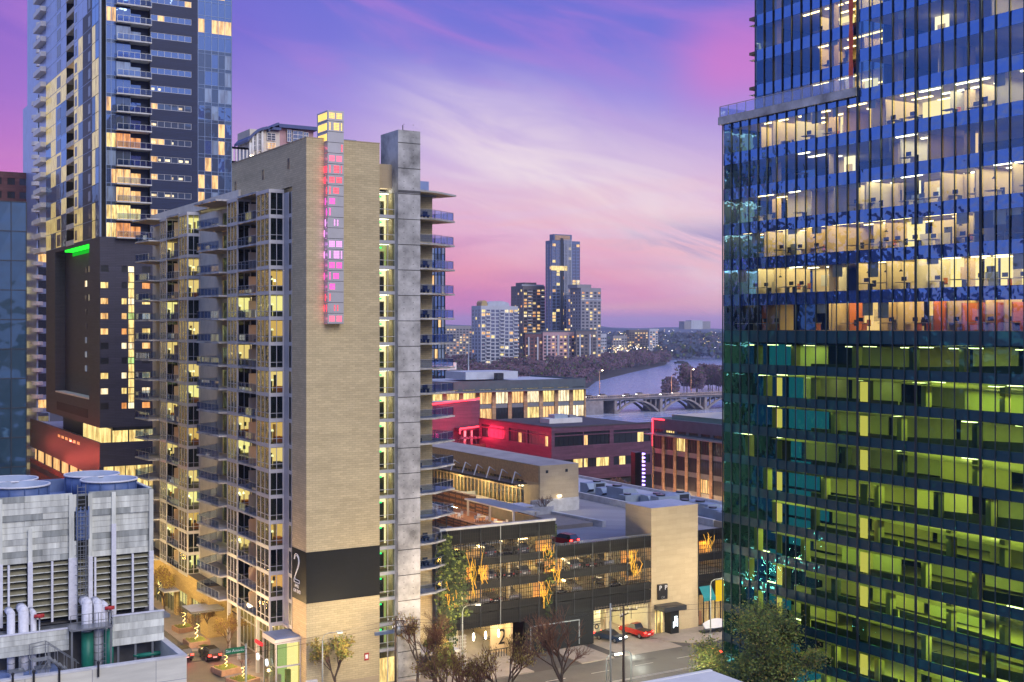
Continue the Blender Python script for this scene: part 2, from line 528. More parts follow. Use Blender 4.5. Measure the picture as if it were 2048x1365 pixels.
M('black_metal', (0.02, 0.02, 0.022), 0.45, metal=0.3, var=0.1)
M('roof_blue', (0.42, 0.45, 0.52), 0.7, var=0.15, scale=0.3)
M('roof_dark', (0.055, 0.05, 0.065), 0.8, var=0.25, scale=0.25)
M('roof_pale', (0.58, 0.58, 0.60), 0.75, var=0.12, scale=0.3)
M('asphalt', (0.060, 0.058, 0.056), 0.75, var=0.25, scale=0.35, bump=0.2, bscale=14)
M('asphalt_patch', (0.038, 0.037, 0.036), 0.8, var=0.2)
M('sidewalk', (0.30, 0.26, 0.22), 0.85, var=0.15, scale=0.6, bump=0.1)
M('paint_line', (0.62, 0.60, 0.52), 0.7, var=0.15, scale=3)
M('roof_tan', (0.36, 0.33, 0.31), 0.85, var=0.2, scale=.3)
M('soil', (0.05, 0.045, 0.045), 0.95, var=0.4, scale=0.02)
M('bark', (0.085, 0.062, 0.048), 0.9, var=0.3, scale=6, bump=0.5)
M('bark_grey', (0.13, 0.11, 0.10), 0.9, var=0.3, scale=6)
M('twig', (0.15, 0.075, 0.045), 0.9, var=0.3, scale=2)
M('leaf_green', (0.15, 0.19, 0.035), 0.7, var=0.5, scale=0.6)
M('leaf_dark', (0.055, 0.085, 0.024), 0.7, var=0.5, scale=0.6)
M('leaf_gold', (0.26, 0.20, 0.04), 0.7, var=0.5, scale=0.6)
M('leaf_wood', (0.085, 0.07, 0.105), 0.9, var=0.55, scale=0.06)
M('leaf_wood_red', (0.125, 0.075, 0.105), 0.9, var=0.5, scale=0.06)
M('hill', (0.055, 0.075, 0.125), 0.95, var=0.5, scale=0.012)
M('blue_steel', (0.07, 0.12, 0.28), 0.5, var=0.2, scale=1.5)
M('green_pipe', (0.012, 0.16, 0.11), 0.45, var=0.2, scale=1.5)
M('pipe_white', (0.62, 0.63, 0.68), 0.5, var=0.12, scale=4)
M('valve_red', (0.40, 0.03, 0.03), 0.5, var=0.1)
M('wood_deck', (0.26, 0.12, 0.055), 0.8, var=0.3, scale=2)
M('fence_brown', (0.085, 0.05, 0.042), 0.8, var=0.3, scale=2)
M('zinc_blue', (0.20, 0.28, 0.50), 0.35, metal=0.5, var=0.1)
M('teal', (0.01, 0.17, 0.20), 0.6, var=0.1)
M('sign_green', (0.005, 0.16, 0.07), 0.4, var=0)
M('sign_white', (0.8, 0.8, 0.8), 0.5, var=0, emis=(1, 1, 1), es=0.15)
M('sign_black', (0.012, 0.012, 0.014), 0.35, var=0)
M('car_dark', (0.012, 0.013, 0.016), 0.18, metal=0.3, var=0, spec=0.7)
M('car_red', (0.42, 0.025, 0.02), 0.2, metal=0.2, var=0, spec=0.7)
M('car_silver', (0.42, 0.43, 0.45), 0.25, metal=0.6, var=0, spec=0.6)
M('car_blue', (0.03, 0.06, 0.13), 0.2, metal=0.4, var=0, spec=0.6)
M('rubber', (0.012, 0.012, 0.012), 0.8, var=0)
M('planter', (0.40, 0.24, 0.15), 0.8, var=0.2, scale=2)
M('interior_wall', (0.62, 0.52, 0.34), 0.8, var=0.1, scale=0.5)
M('interior_tan', (0.55, 0.42, 0.24), 0.85, var=0.12, scale=0.5)
M('floor_in', (0.16, 0.12, 0.08), 0.6, var=0.2)
M('dark_in', (0.022, 0.028, 0.034), 0.8, var=0.2)
M('desk', (0.48, 0.44, 0.36), 0.6, var=0.1)
M('orange_in', (0.62, 0.20, 0.05), 0.7, var=0.1)
M('chair_in', (0.03, 0.035, 0.05), 0.6, var=0.1)
M('curtain', (0.62, 0.60, 0.54), 0.9, var=0.12, scale=2)
M('balc_soffit', (0.42, 0.34, 0.24), 0.85, var=0.15)
M('divider', (0.58, 0.44, 0.31), 0.8, var=0.12)
M('cream_wall', (0.62, 0.58, 0.50), 0.8, var=0.1)
M('pink_wall', (0.42, 0.27, 0.29), 0.8, var=0.15)
M('blue_wall', (0.16, 0.20, 0.32), 0.7, var=0.15)
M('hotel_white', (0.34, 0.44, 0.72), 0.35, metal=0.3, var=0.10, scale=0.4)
M('louver', (0.22, 0.21, 0.14), 0.7, var=0.25, scale=1.5)
M('louver_dark', (0.018, 0.02, 0.018), 0.9, var=0.2)
M('rust', (0.14, 0.11, 0.09), 0.8, var=0.4, scale=3)
M('tower_board', (0.56, 0.58, 0.52), 0.85, var=0.42, scale=1.3, bump=0.3, bscale=3, streak=True)
M('stainless_art', (0.46, 0.46, 0.50), 0.4, metal=0.3, var=0.06)

# glazing
glass('tower_glass', (0.80, 0.82, 0.62), (0.16, 0.40, 1.0), 0.20, wave=0.10, wscale=0.55, edge=0.42)
mirror('tower_spandrel', (0.006, 0.035, 0.12), (0.13, 0.36, 1.0), 0.40, wave=0.14, wscale=0.6, edge=0.45)
mirror('garage_spandrel', (0.002, 0.050, 0.072), (0.02, 0.30, 0.38), 0.22, wave=0.10, wscale=0.5, edge=0.25)
glass('garage_glass', (0.42, 0.62, 0.24), (0.06, 0.38, 0.52), 0.14, wave=0.10, wscale=0.5, edge=0.26)
glass('bay_glass', (0.78, 0.84, 0.74), (0.5, 0.75, 0.9), 0.03, wave=0.03, wscale=0.8, edge=0.22)
glass('bay_side_glass', (0.62, 0.66, 0.58), (1.0, 0.95, 0.82), 0.30, wave=0.16, wscale=0.9, edge=0.5)
glass('rail_glass', (0.70, 0.78, 0.92), (0.8, 0.86, 1.0), 0.07, edge=0.22)
glass('shop_glass', (0.85, 0.88, 0.80), (0.8, 0.85, 1.0), 0.05, edge=0.3)
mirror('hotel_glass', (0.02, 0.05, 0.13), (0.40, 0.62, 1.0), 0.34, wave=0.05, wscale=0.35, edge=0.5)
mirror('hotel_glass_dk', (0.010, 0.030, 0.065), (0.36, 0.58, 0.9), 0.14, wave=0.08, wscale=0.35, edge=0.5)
mirror('teal_glass', (0.004, 0.03, 0.055), (0.26, 0.50, 0.75), 0.22, wave=0.25, wscale=0.22, edge=0.5)
mirror('dark_glass', (0.010, 0.014, 0.022), (0.7, 0.75, 0.9), 0.06, wave=0.04, wscale=0.5, edge=0.4)
mirror('far_glass', (0.03, 0.045, 0.08), (0.8, 0.85, 1.0), 0.22, edge=0.4)
for key, c, s in (('lit_warm', (1.0, 0.62, 0.24), 1.0), ('lit_yellow', (1.0, 0.80, 0.30), 1.05), ('lit_orange', (1.0, 0.42, 0.12), 0.85), ('lit_pale', (1.0, 0.88, 0.58), 1.15), ('lit_green', (0.62, 0.95, 0.32), 0.8)):
    mirror(key, (0.05, 0.04, 0.03), (0.8, 0.85, 1.0), 0.03, edge=0.25, emis=c, es=s * 1.35, evar=0.9)
mirror('lit_blue', (0.03, 0.05, 0.10), (0.7, 0.8, 1.0), 0.15, edge=0.3, emis=(0.5, 0.65, 1.0), es=0.30, evar=0.5)

# things that give off light, and room walls painted to glow
E('room_warm', (1.0, 0.66, 0.27), 1.40)
E('room_yellow', (1.0, 0.80, 0.34), 1.66)
E('room_orange', (1.0, 0.46, 0.15), 1.22)
E('room_pale', (1.0, 0.88, 0.55), 1.93)
E('room_green', (0.70, 0.76, 0.10), 0.85)
E('room_green_dim', (0.42, 0.62, 0.16), 0.42)
E('teal_glow', (0.02, 0.26, 0.80), 0.55)
E('ceil_light', (1.0, 0.95, 0.80), 8.0)
E('ceil_warm', (1.0, 0.78, 0.42), 7.0)
E('lamp_glow', (1.0, 0.82, 0.55), 12.0)
E('fairy', (1.0, 0.72, 0.26), 6.0)
E('neon_red', (1.0, 0.03, 0.05), 6.0)
E('neon_green', (0.02, 1.0, 0.03), 2.2)
E('art_yellow', (1.0, 0.62, 0.12), 2.2)
E('art_red', (1.0, 0.05, 0.09), 2.2)
E('art_rose', (1.0, 0.14, 0.26), 2.0)
E('art_magenta', (1.0, 0.06, 0.48), 2.2)
E('art_pink', (1.0, 0.30, 0.92), 2.4)
E('art_tube', (1.0, 0.50, 0.06), 1.5)
E('tail_red', (1.0, 0.03, 0.02), 14.0)
E('head_white', (1.0, 0.96, 0.85), 20.0)
E('sign_glow', (0.85, 0.95, 1.0), 3.0)
E('sign_yellow', (1.0, 0.62, 0.02), 0.9)
E('pylon_violet', (0.45, 0.30, 1.0), 4.0)
E('exit_green', (0.02, 1.0, 0.25), 2.5)
E('far_light', (1.0, 0.74, 0.36), 2.2)
E('far_red', (1.0, 0.14, 0.08), 2.0)


# ------------------------------------------------------------------ ground, roads, river
mb = MB(); mb.face([(-9000, -3000, 0), (9000, -3000, 0), (9000, 12000, 0), (-9000, 12000, 0)], 'soil'); struct('ground', mb)
mb = MB()
mb.face([(-120, 116, .004), (330, 116, .004), (330, 133.5, .004), (-120, 133.5, .004)], 'asphalt')
mb.face([(36, 133.5, .004), (49, 133.5, .004), (49, 420, .004), (36, 420, .004)], 'asphalt'); mb.face([(49, 156.5, .004), (51.4, 158, .004), (51.4, 165, .004), (49, 166.5, .004)], 'asphalt')
mb.face([(49, 215, .004), (330, 215, .004), (330, 240, .004), (49, 240, .004)], 'asphalt')
for k in range(16):                                        # mended strips and covers
    x, y, a, b = R.uniform(52, 125), R.uniform(118, 131), R.uniform(.8, 6), R.uniform(.5, 1.4)
    mb.face([(x, y, .0055 + k * .0001), (x + a, y, .0055 + k * .0001), (x + a, y + b, .0055 + k * .0001), (x, y + b, .0055 + k * .0001)], 'asphalt_patch')
struct('road', mb)
mb = MB()
for y in (120.4, 124.8, 129.2):
    for k in range(-12, 40):
        if y == 124.8: continue
        x = 20 + k * 7
        mb.box(x, y - .07, .008, x + 3, y + .07, .010, 'paint_line')
for y in (124.6, 124.95): mb.box(-60, y - .06, .008, 300, y + .06, .010, 'paint_line')
for k in range(9): mb.box(50.5, 117.2 + k * 1.8, .008, 53.5, 117.9 + k * 1.8, .010, 'paint_line')
for k in range(24): mb.box(41.2, 138 + k * 9, .008, 41.32, 141 + k * 9, .010, 'paint_line')
mb.box(36.4, 134.3, .008, 48.6, 134.8, .010, 'paint_line')
struct('road_markings', mb)
mb = MB()
mb.prism([(49, 137.2), (49.9, 134.6), (52.5, 133.5), (84, 133.5), (84, 141), (62, 141), (62, 156.5), (49, 156.5)], 0.003, 0.14, 'sidewalk'); mb.prism([(51.4, 158), (51.4, 165), (49, 166.5), (62, 166.5), (62, 156.5), (49, 156.5)], 0.003, 0.14, 'sidewalk'); mb.box(49, 166.5, 0.003, 62, 214, 0.14, 'sidewalk')
mb.box(91.5, 133.5, 0.003, 96.8, 141, 0.14, 'sidewalk')
mb.prism([(107.5, 141), (108.2, 137), (110.5, 134.4), (114, 133.5), (200, 133.5), (200, 141)], 0.003, 0.14, 'sidewalk')
mb.box(-100, 108, 0.003, 89, 116, 0.14, 'sidewalk')
mb.box(26, 133.5, 0.003, 36, 420, 0.14, 'sidewalk')
mb.box(53.3, 240, 0.003, 49, 420, 0.14, 'sidewalk')
struct('pavement', mb)

# river: the near bank, the bend upstream and the far reach
riv = [gnd(*p) for p in ((1060, 872), (1120, 812), (1166, 784), (1192, 764), (1262, 746), (1330, 731), (1345, 712), (1400, 707), (1700, 703), (1900, 712), (1900, 860), (1500, 900))]
m, k, out = newmat('water')
b = k.n('ShaderNodeBsdfPrincipled'); b.inputs['Base Color'].default_value = (0.30, 0.38, 0.58, 1); b.inputs['Roughness'].default_value = 0.12; b.inputs['IOR'].default_value = 1.6
b.inputs['Specular IOR Level'].default_value = 0.8
bn = k.n('ShaderNodeBump'); bn.inputs['Distance'].default_value = 3.0; bn.inputs['Strength'].default_value = 0.8
mp = k.n('ShaderNodeMapping'); mp.inputs['Scale'].default_value = (0.05, 0.16, 1); k.l(objvec(k), mp.inputs[0])
k.l(k.noise(mp.outputs[0], 1.0, 5, .6), bn.inputs['Height']); k.l(bn.outputs[0], b.inputs['Normal']); k.l(b.outputs[0], out.inputs[0])
mb = MB(); mb.prism([(x, y) for x, y in riv], -0.5, 0.15, 'water'); struct('river', mb)

# rolling hills that close the horizon
def hills():
    mb = MB(); n = 90
    rows = [(1750, 2), (2100, 10), (2600, 24), (3200, 38), (4000, 56), (5200, 62), (6500, 58)]
    P = []
    for d, h in rows:
        r = []
        for i in range(n + 1):
            px = -1500 + i * 5000 / n
            x, y = at(px, d)
            z = h * (0.72 + 0.28 * math.sin(px * 0.006 + d * 0.01) + 0.14 * math.sin(px * 0.021 + d) + 0.07 * R.random())
            if d < 2200 and 1330 < px < 2100: z = -2
            r.append((x, y, z))
        P.append(r)
    for a, b in zip(P, P[1:]):
        for i in range(n):
            mb.face([a[i], a[i + 1], b[i + 1], b[i]], 'hill')
    return mb
struct('hills', hills())


# ------------------------------------------------------------------ the big office tower on the right
def office_tower():
    X = 90.2; mod = 1.415; ye = 84.1                       # facade plane, curtain-wall module, fold between the two halves
    root = thing('office_tower', 'tall blue glass office tower with lit yellow floors, filling the right side of the photo', 'office tower', (X, ye, 0))
    fl0, fh, vis = 44.3, 3.9, 2.66
    nC = 25; nA = 14
    yA = [ye + k * mod for k in range(nA + 1)]
    yC = [ye - k * mod for k in range(nC + 1)]
    ztop = 112.0; zA = 67.6
    XB = 93.7                                              # the set-back upper half
    offices = [(fl0 + fh * k) for k in range(0, 18)]
    garage = []
    gz = 43.0
    while gz > 0.5: garage.append(gz); gz -= 3.32
    # ---- glass sheets: one window per module and storey, near ones are parts of their own
    wins = []
    for z in offices:
        for k in range(nC):
            wins.append((yC[k + 1], yC[k], z, z + vis, X, 0))
        for k in range(nA):
            xx = X if z < 63.9 else XB
            if xx == XB and (yA[k + 1] > 102.6): continue
            wins.append((yA[k], yA[k + 1], z, z + vis, xx, 0))
    def dist(wd): return math.hypot(wd[4], wd[0]) + abs(wd[2] - EYE) * .6 + (200 if wd[2] > 76 or wd[0] < 63.5 else 0)
    wins.sort(key=dist)
    cells = []
    for y0, y1, z0, z1, xx, g in wins:
        c = MB(); t = R.uniform(-.012, .012)
        c.face([(xx + t, y1 - .03, z0), (xx, y0 + .03, z0), (xx + R.uniform(-.012, .012), y0 + .03, z1), (xx + t, y1 - .03, z1)], 'tower_glass')
        cells.append(c)
    parts(root, cells, 'window')
    # ---- spandrels between storeys
    for k, z in enumerate(offices):
        mb = MB()
        for q in range(nC):
            t = R.uniform(0, .02)
            mb.box(X + t, yC[q + 1] + .03, z + vis, X + .12, yC[q] - .03, z + fh, 'tower_spandrel')
        for q in range(nA):
            xx = X if z < 63.9 else XB
            if z < 63.9 and z + fh > zA: zt = zA - .5
            else: zt = z + fh
            if xx == XB and yA[q + 1] > 102.6: continue
            t = R.uniform(0, .02)
            mb.box(xx + t, yA[q] + .03, z + vis, xx + .12, yA[q + 1] - .03, zt, 'tower_spandrel')
        mb.build('spandrel', root)
    # ---- mullion fins
    mb = MB()
    for k, y in enumerate(yC):
        mb.box(X - .15, y - .03, 0.0, X - .02, y + .03, ztop, 'tower_fin')
        if k % 5 == 0: mb.box(X - .14, y + .06, 0, X - .01, y + .20, ztop, 'dark_frame')
    for y in yA[1:]:
        mb.box(X - .15, y - .03, 0.0, X - .02, y + .03, zA - .5, 'tower_fin')
        if y < 102.7: mb.box(XB - .14, y - .03, zA + .4, XB - .02, y + .03, ztop, 'dark_frame')
    mb.build('mullion', root)
    # ---- concrete band that caps the lower half, and the terrace rail on it
    mb = MB(); mb.box(X - .35, ye + .1, zA - .5, XB + .3, 104.4, zA + .35, 'concrete'); mb.build('parapet', root)
    mb = MB()
    for k in range(15):
        y = ye + .3 + k * 1.42
        mb.box(X - .2, y, zA + .35, X - .15, y + .05, zA + 1.5, 'steel')
        if k < 14: mb.box(X - .18, y + .06, zA + .42, X - .165, y + 1.40, zA + 1.44, 'rail_glass')
    for k in range(4):
        x = X - .2 + k * 1.2
        mb.box(x, 104.2, zA + .35, x + .05, 104.25, zA + 1.5, 'steel')
    mb.box(X - .1, 104.21, zA + .42, X + 3.9, 104.225, zA + 1.44, 'rail_glass')
    mb.box(X - .22, ye + .3, zA + 1.5, X - .13, 104.28, zA + 1.56, 'steel')
    mb.build('railing', root)
    # ---- the far end walls and roof
    mb = MB()
    mb.box(X + .1, yA[-1] - .12, 0, X + 34, yA[-1], zA - .5, 'tower_spandrel')
    mb.box(XB + .1, 102.45, zA + .3, X + 34, 102.6, ztop, 'hotel_glass')
    for k in range(0, 12): mb.box(XB, 102.6, zA + .5 + k * 3.9, X + 34, 102.66, zA + .7 + k * 3.9, 'dark_frame')
    mb.box(XB - .03, ye + .02, zA + .35, XB + 30, ye + .14, ztop, 'tower_spandrel')
    mb.box(X + 12.5, yC[-1], 0, X + 13, 102.4, ztop - .2, 'dark_in')
    mb.box(X + .1, yC[-1], ztop, X + 34, 102.6, ztop + .5, 'roof_dark')
    mb.box(X + .1, yC[-1] - .12, 0, X + 34, yC[-1], ztop, 'tower_spandrel')
    mb.build('end_wall', root)

    def zone_lamp(xa, xb, a, b, z, power, col):
        ld = bpy.data.lights.new('ceiling_panel', 'AREA'); ld.shape = 'RECTANGLE'; ld.size = xb - xa; ld.size_y = b - a; ld.energy = power * (xb - xa) * (b - a); ld.color = col
        lo = bpy.data.objects.new('ceiling_panel', ld); COL.objects.link(lo); lo.location = ((xa + xb) / 2, (a + b) / 2, z)
    # ---- office storeys: floors, ceilings with light strips, rooms, desks
    lit = {}                                               # (storey, first y, last y) -> kind of light
    def zone(k, a, b, kind): lit.setdefault(k, []).append((a, b, kind))
    Y = lambda px: onX(px, X)
    zone(0, 40, Y(1650), 'warm'); zone(0, Y(1650), Y(1580), 'yellow'); zone(0, Y(1548), Y(1450), 'dimstrip')
    zone(1, 40, Y(1650), 'yellow'); zone(1, Y(1588), Y(1455), 'pale')
    zone(2, Y(1908), Y(1642), 'yellow'); zone(2, Y(1640), Y(1450), 'yellow'); zone(2, 40, Y(1908), 'dim')
    zone(3, Y(1930), Y(1760), 'pale'); zone(3, Y(1740), Y(1680), 'pale'); zone(3, Y(2060), Y(1935), 'pale'); zone(3, Y(1640), Y(1615), 'pale'); zone(3, Y(1580), Y(1545), 'pale'); zone(3, Y(1525), Y(1470), 'yellow')
    zone(4, Y(1815), Y(1775), 'pale'); zone(4, Y(1765), Y(1748), 'pale'); zone(4, Y(1600), Y(1562), 'pale'); zone(4, Y(2024), Y(2000), 'pale'); zone(4, Y(1862), Y(1842), 'warm'); zone(4, Y(1715), Y(1700), 'warm')
    zone(5, Y(1965), Y(1815), 'pale'); zone(5, Y(1812), Y(1735), 'yellow'); zone(5, Y(1640), Y(1470), 'yellow'); zone(5, Y(1712), Y(1662), 'warm'); zone(5, Y(2060), Y(1985), 'pale')
    zone(6, Y(1815), Y(1792), 'pale'); zone(6, Y(2024), Y(1985), 'pale'); zone(6, Y(1590), Y(1555), 'warm'); zone(6, Y(1862), Y(1850), 'pale'); zone(6, Y(1700), Y(1600), 'warm'); zone(6, Y(1640), Y(1605), 'pale')
    zone(7, Y(1712), Y(1560), 'warm'); zone(7, Y(1815), Y(1788), 'pale'); zone(7, Y(2060), Y(1995), 'pale'); zone(7, Y(1960), Y(1948), 'pale')
    zone(8, Y(1715), Y(1540), 'yellow'); zone(8, Y(1910), Y(1840), 'pale'); zone(8, Y(1962), Y(1950), 'pale')
    zone(9, Y(1715), Y(1540), 'yellow'); zone(9, Y(1850), Y(1800), 'yellow')
    for k, z in enumerate(offices[:11]):
        floor = MB(); rooms = MB(); lamps = MB(); furn = MB()
        for (ya, yb, x0) in ((yC[-1], ye, X), (ye, yA[-1] - .2, X if z < 63.9 else XB)):
            floor.box(x0 + .13, ya, z - .35, X + 12.4, yb, z - .02, 'floor_in')
            floor.box(x0 + .13, ya, z + vis + .28, X + 12.4, yb, z + vis + .34, 'cream_wall')
        for a, b, kind in lit.get(k, []):
            a, b = max(a, yC[-1] + .3), min(b, yA[-1] - .4)
            if b - a < .5: continue
            x0 = (X if z < 63.9 or b < ye else XB) + .14
            deep = R.choice((6.5, 7.5, 9)) if kind != 'dimstrip' else 4
            wl = {'warm': 'room_warm', 'yellow': 'room_yellow', 'pale': 'room_pale', 'dim': 'dark_in', 'dimstrip': 'room_warm'}[kind]
            if kind not in ('dim', 'dimstrip'): zone_lamp(x0 + .8, x0 + deep - 1.5, a, b, z + vis + .12, {'pale': 15, 'yellow': 13, 'warm': 10}[kind], {'pale': (1, .90, .66), 'yellow': (1, .80, .44), 'warm': (1, .70, .34)}[kind])
            # back wall broken into lit bays
            y = a
            while y < b - .05:
                wd = min(R.uniform(1.3, 4.2), b - y)
                dd = x0 + deep + R.uniform(-2.2, 0)
                r = R.random()
                key = wl if r < .62 else ('interior_wall' if r < .8 else ('room_orange' if r < .86 and k < 2 else 'interior_tan'))
                if kind == 'dimstrip': key = R.choice(('room_warm', 'dark_in', 'interior_tan'))
                rooms.box(dd, y, z, dd + .1, y + wd, z + vis + .27, key)
                if R.random() < .62:
                    fx = x0 + R.uniform(.5, 3.5)
                    rooms.box(fx, y - .06, z, dd, y + .06, z + vis + .27, R.choice(('interior_wall', 'interior_wall', 'interior_tan', 'orange_in' if k == 0 else 'cream_wall')))
                if R.random() < .35:                       # picture, whiteboard or door on the wall
                    c = y + wd * .5
                    rooms.box(dd - .06, c - .45, z + R.choice((0, .9)), dd - .01, c + .45, z + 2.1, R.choice(('dark_in', 'white_paint', 'interior_tan', 'desk')))
                if R.random() < .30:                       # roller blind part of the way down
                    h = R.uniform(.4, 1.5)
                    rooms.box(x0 + .1, y + .05, z + vis - h, x0 + .13, y + min(wd, 1.35), z + vis + .2, 'curtain')
                y += wd
            # ceiling light strips, in rows
            if kind != 'dim':
                for xr in (1.6, 4.2, 6.4):
                    if xr > deep - .8: continue
                    y = a + R.uniform(.2, .8)
                    while y + 1.5 < b:
                        if R.random() < .8:
                            lamps.box(x0 + xr, y, z + vis + .18, x0 + xr + .22, y + R.choice((1.5, 2.4)), z + vis + .26, 'ceil_light' if kind == 'pale' else 'ceil_warm')
                        y += R.choice((2.0, 2.83, 3.2))
            # desks, screens, chairs, pendant lamps
            y = a + .4
            while y < b - 1.4:
                if R.random() < .82:
                    dx = R.uniform(.7, 2.4)
                    furn.box(x0 + dx, y, z + .68, x0 + dx + .8, y + 1.35, z + .74, 'desk')
                    furn.box(x0 + dx + .1, y + .06, z, x0 + dx + .7, y + .12, z + .68, R.choice(('desk', 'dark_in', 'orange_in' if k < 2 else 'desk')))
                    if R.random() < .7: furn.box(x0 + dx + .45, y + .35, z + .86, x0 + dx + .5, y + .95, z + 1.25, 'chair_in')
                    if R.random() < .7:
                        cx = x0 + dx + 1.1
                        furn.box(cx, y + .4, z + .42, cx + .5, y + .9, z + .5, 'chair_in'); furn.box(cx + .45, y + .42, z + .5, cx + .52, y + .88, z + 1.05, R.choice(('chair_in', 'orange_in', 'chair_in')))
                    if R.random() < .3: furn.box(x0 + dx + 2, y, z, x0 + dx + 2.06, y + 1.4, z + 1.4, R.choice(('desk', 'blue_wall', 'curtain')))
                    if R.random() < .16 and k < 4:
                        furn.tube((x0 + 2, y + .6, z + vis + .2), (x0 + 2, y + .6, z + 1.95), .015, 'black_metal', 4); furn.tube((x0 + 2, y + .6, z + 1.95), (x0 + 2, y + .6, z + 1.75), .05, 'black_metal', 8, .2)
                y += R.uniform(1.5, 2.4)
        # structural columns
        for q in range(0, nC + nA, 6):
            y = yC[-1] + .7 + q * mod
            if y > yA[-1] - 1 : continue
            rooms.box(X + 4.3, y - .35, z, X + 5.0, y + .35, z + vis + .27, 'interior_tan')
        if k == 0:                                         # orange fins of the cafe on the lowest lit storey
            for q in range(7):
                y = 64.5 + q * 1.75
                furn.box(X + 1.6, y, fl0, X + 3.6, y + .14, fl0 + 2.5, 'orange_in')
        floor.build('floor_plate', root)
        for bb, nm in ((rooms, 'room'), (lamps, 'ceiling_lamp'), (furn, 'office_furniture')):
            if bb.v: bb.build(nm, root)['kind'] = 'stuff'

    # ---- parking storeys below: green lit ramps seen through tinted glass
    gl = MB()
    for i, z in enumerate(garage):
        sp = MB(); inn = MB()
        zf = max(z - 3.32, .2)
        for q in range(nC + nA):
            y0 = yC[-1] + q * mod
            gl.face([(X + R.uniform(-.012, .012), y0 + mod - .03, zf + .95), (X, y0 + .03, zf + .95), (X + R.uniform(-.012, .012), y0 + .03, z), (X, y0 + mod - .03, z)], 'garage_glass')
            sp.box(X + R.uniform(0, .02), y0 + .03, zf, X + .12, y0 + mod - .03, zf + .95, 'garage_spandrel')
        # slabs: the ones towards the viewer slope like a ramp
        ysplit = Y(1770)
        rise = 1.15 * (1 if i % 2 else -1)
        inn.face([(X + .2, ye + 12.5, z - .25), (X + .2, ysplit, z - .25), (X + 12, ysplit, z - .25), (X + 12, ye + 12.5, z - .25)], 'interior_wall')
        inn.face([(X + .2, ysplit, z - .3), (X + .2, yC[-1], z - .3 - rise), (X + 12, yC[-1], z - .3 - rise), (X + 12, ysplit, z - .3)], 'interior_wall')
        # parapet walls of the ramps run inside the glass
        inn.face([(X + 2.0, ysplit, zf + .15), (X + 2.0, yC[-1], zf + .15 - rise), (X + 2.0, yC[-1], zf + 1.1 - rise), (X + 2.0, ysplit, zf + 1.1)], 'concrete_dk')
        inn.box(X + 1.6, ysplit, zf + .2, X + 1.8, ye + 8, zf + 1.15, 'concrete_dk')
        # lit back walls, bay by bay
        y = yC[-1]
        while y < yA[-1] - .3:
            wd = R.choice((5.66, 7.07, 8.5)); e = min(y + wd, yA[-1] - .3)
            xw = X + R.choice((6.5, 9.5, 9.5))
            key = R.choice(('garage_wall', 'garage_wall', 'interior_wall'))
            if y > Y(1545): key = 'teal_glow'  # unlit end: wall painted to glow blue so its glass looks teal
            if y < Y(1560) and R.random() < .92: zone_lamp(X + 1.0, X + 6.0, y + .3, e - .2, z - .42 - (rise if y < ysplit - 4 and rise > 0 else 0) * .6, R.choice((6, 10, 15, 2.0, 8)), (.86, 1, .30))
            for xr in (2.6, 5.2): inn.box(X + xr, y + 1.2, z - .40, X + xr + .2, y + 2.8, z - .33, 'ceil_light')
            inn.box(xw, y + .5, zf, xw + .1, e - .1, z - .3, key)
            inn.box(X + 1.2, y, zf, X + 2.0, y + .55, z - .3, R.choice(('interior_wall', 'interior_wall', 'concrete_dk')))
            y = e
        # lift core, warm light
        if i > 0: inn.box(X + .5, Y(1727), zf + 1.0, X + .6, Y(1713), z - .4, 'room_warm' if i % 4 else 'interior_tan')
        if i > 0: inn.box(X + .5, Y(1556), zf + 1.0, X + .6, Y(1546), z - .4, 'room_warm' if i % 3 else 'interior_tan')
        sp.build('garage_spandrel', root); inn.build('garage_ramp', root)['kind'] = 'stuff'
    gl.build('garage_window', root)['kind'] = 'stuff'
    mb = MB(); mb.box(X + .13, yC[-1], 43.0, X + 12.4, yA[-1] - .2, 43.9, 'dark_in'); mb.box(X + .01, yC[-1], 43.0, X + .12, yA[-1] - .1, 44.25, 'garage_spandrel'); mb.build('transfer_slab', root)
    # red reflection in the glass, built as a painted strip by the fold
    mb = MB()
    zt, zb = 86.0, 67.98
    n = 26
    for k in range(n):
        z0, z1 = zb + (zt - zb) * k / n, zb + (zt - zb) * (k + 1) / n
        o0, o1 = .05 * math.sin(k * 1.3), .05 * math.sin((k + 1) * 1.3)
        mb.face([(XB - .3 + o0, ye + 4.3, z0), (XB - .3 - o0, ye + 3.75, z0), (XB - .3 - o1, ye + 3.75, z1), (XB - .3 + o1, ye + 4.3, z1)], 'reflection_red')
    mb.build('red_reflection', root)
    return root
M('garage_wall', (0.62, 0.60, 0.44), .85, var=.12, scale=.4)
M('tower_fin', (0.045, 0.075, 0.10), .35, metal=.5, var=.1)
M('reflection_red', (0.90, 0.13, 0.06), 0.7, var=0.2, scale=2)
office_tower()


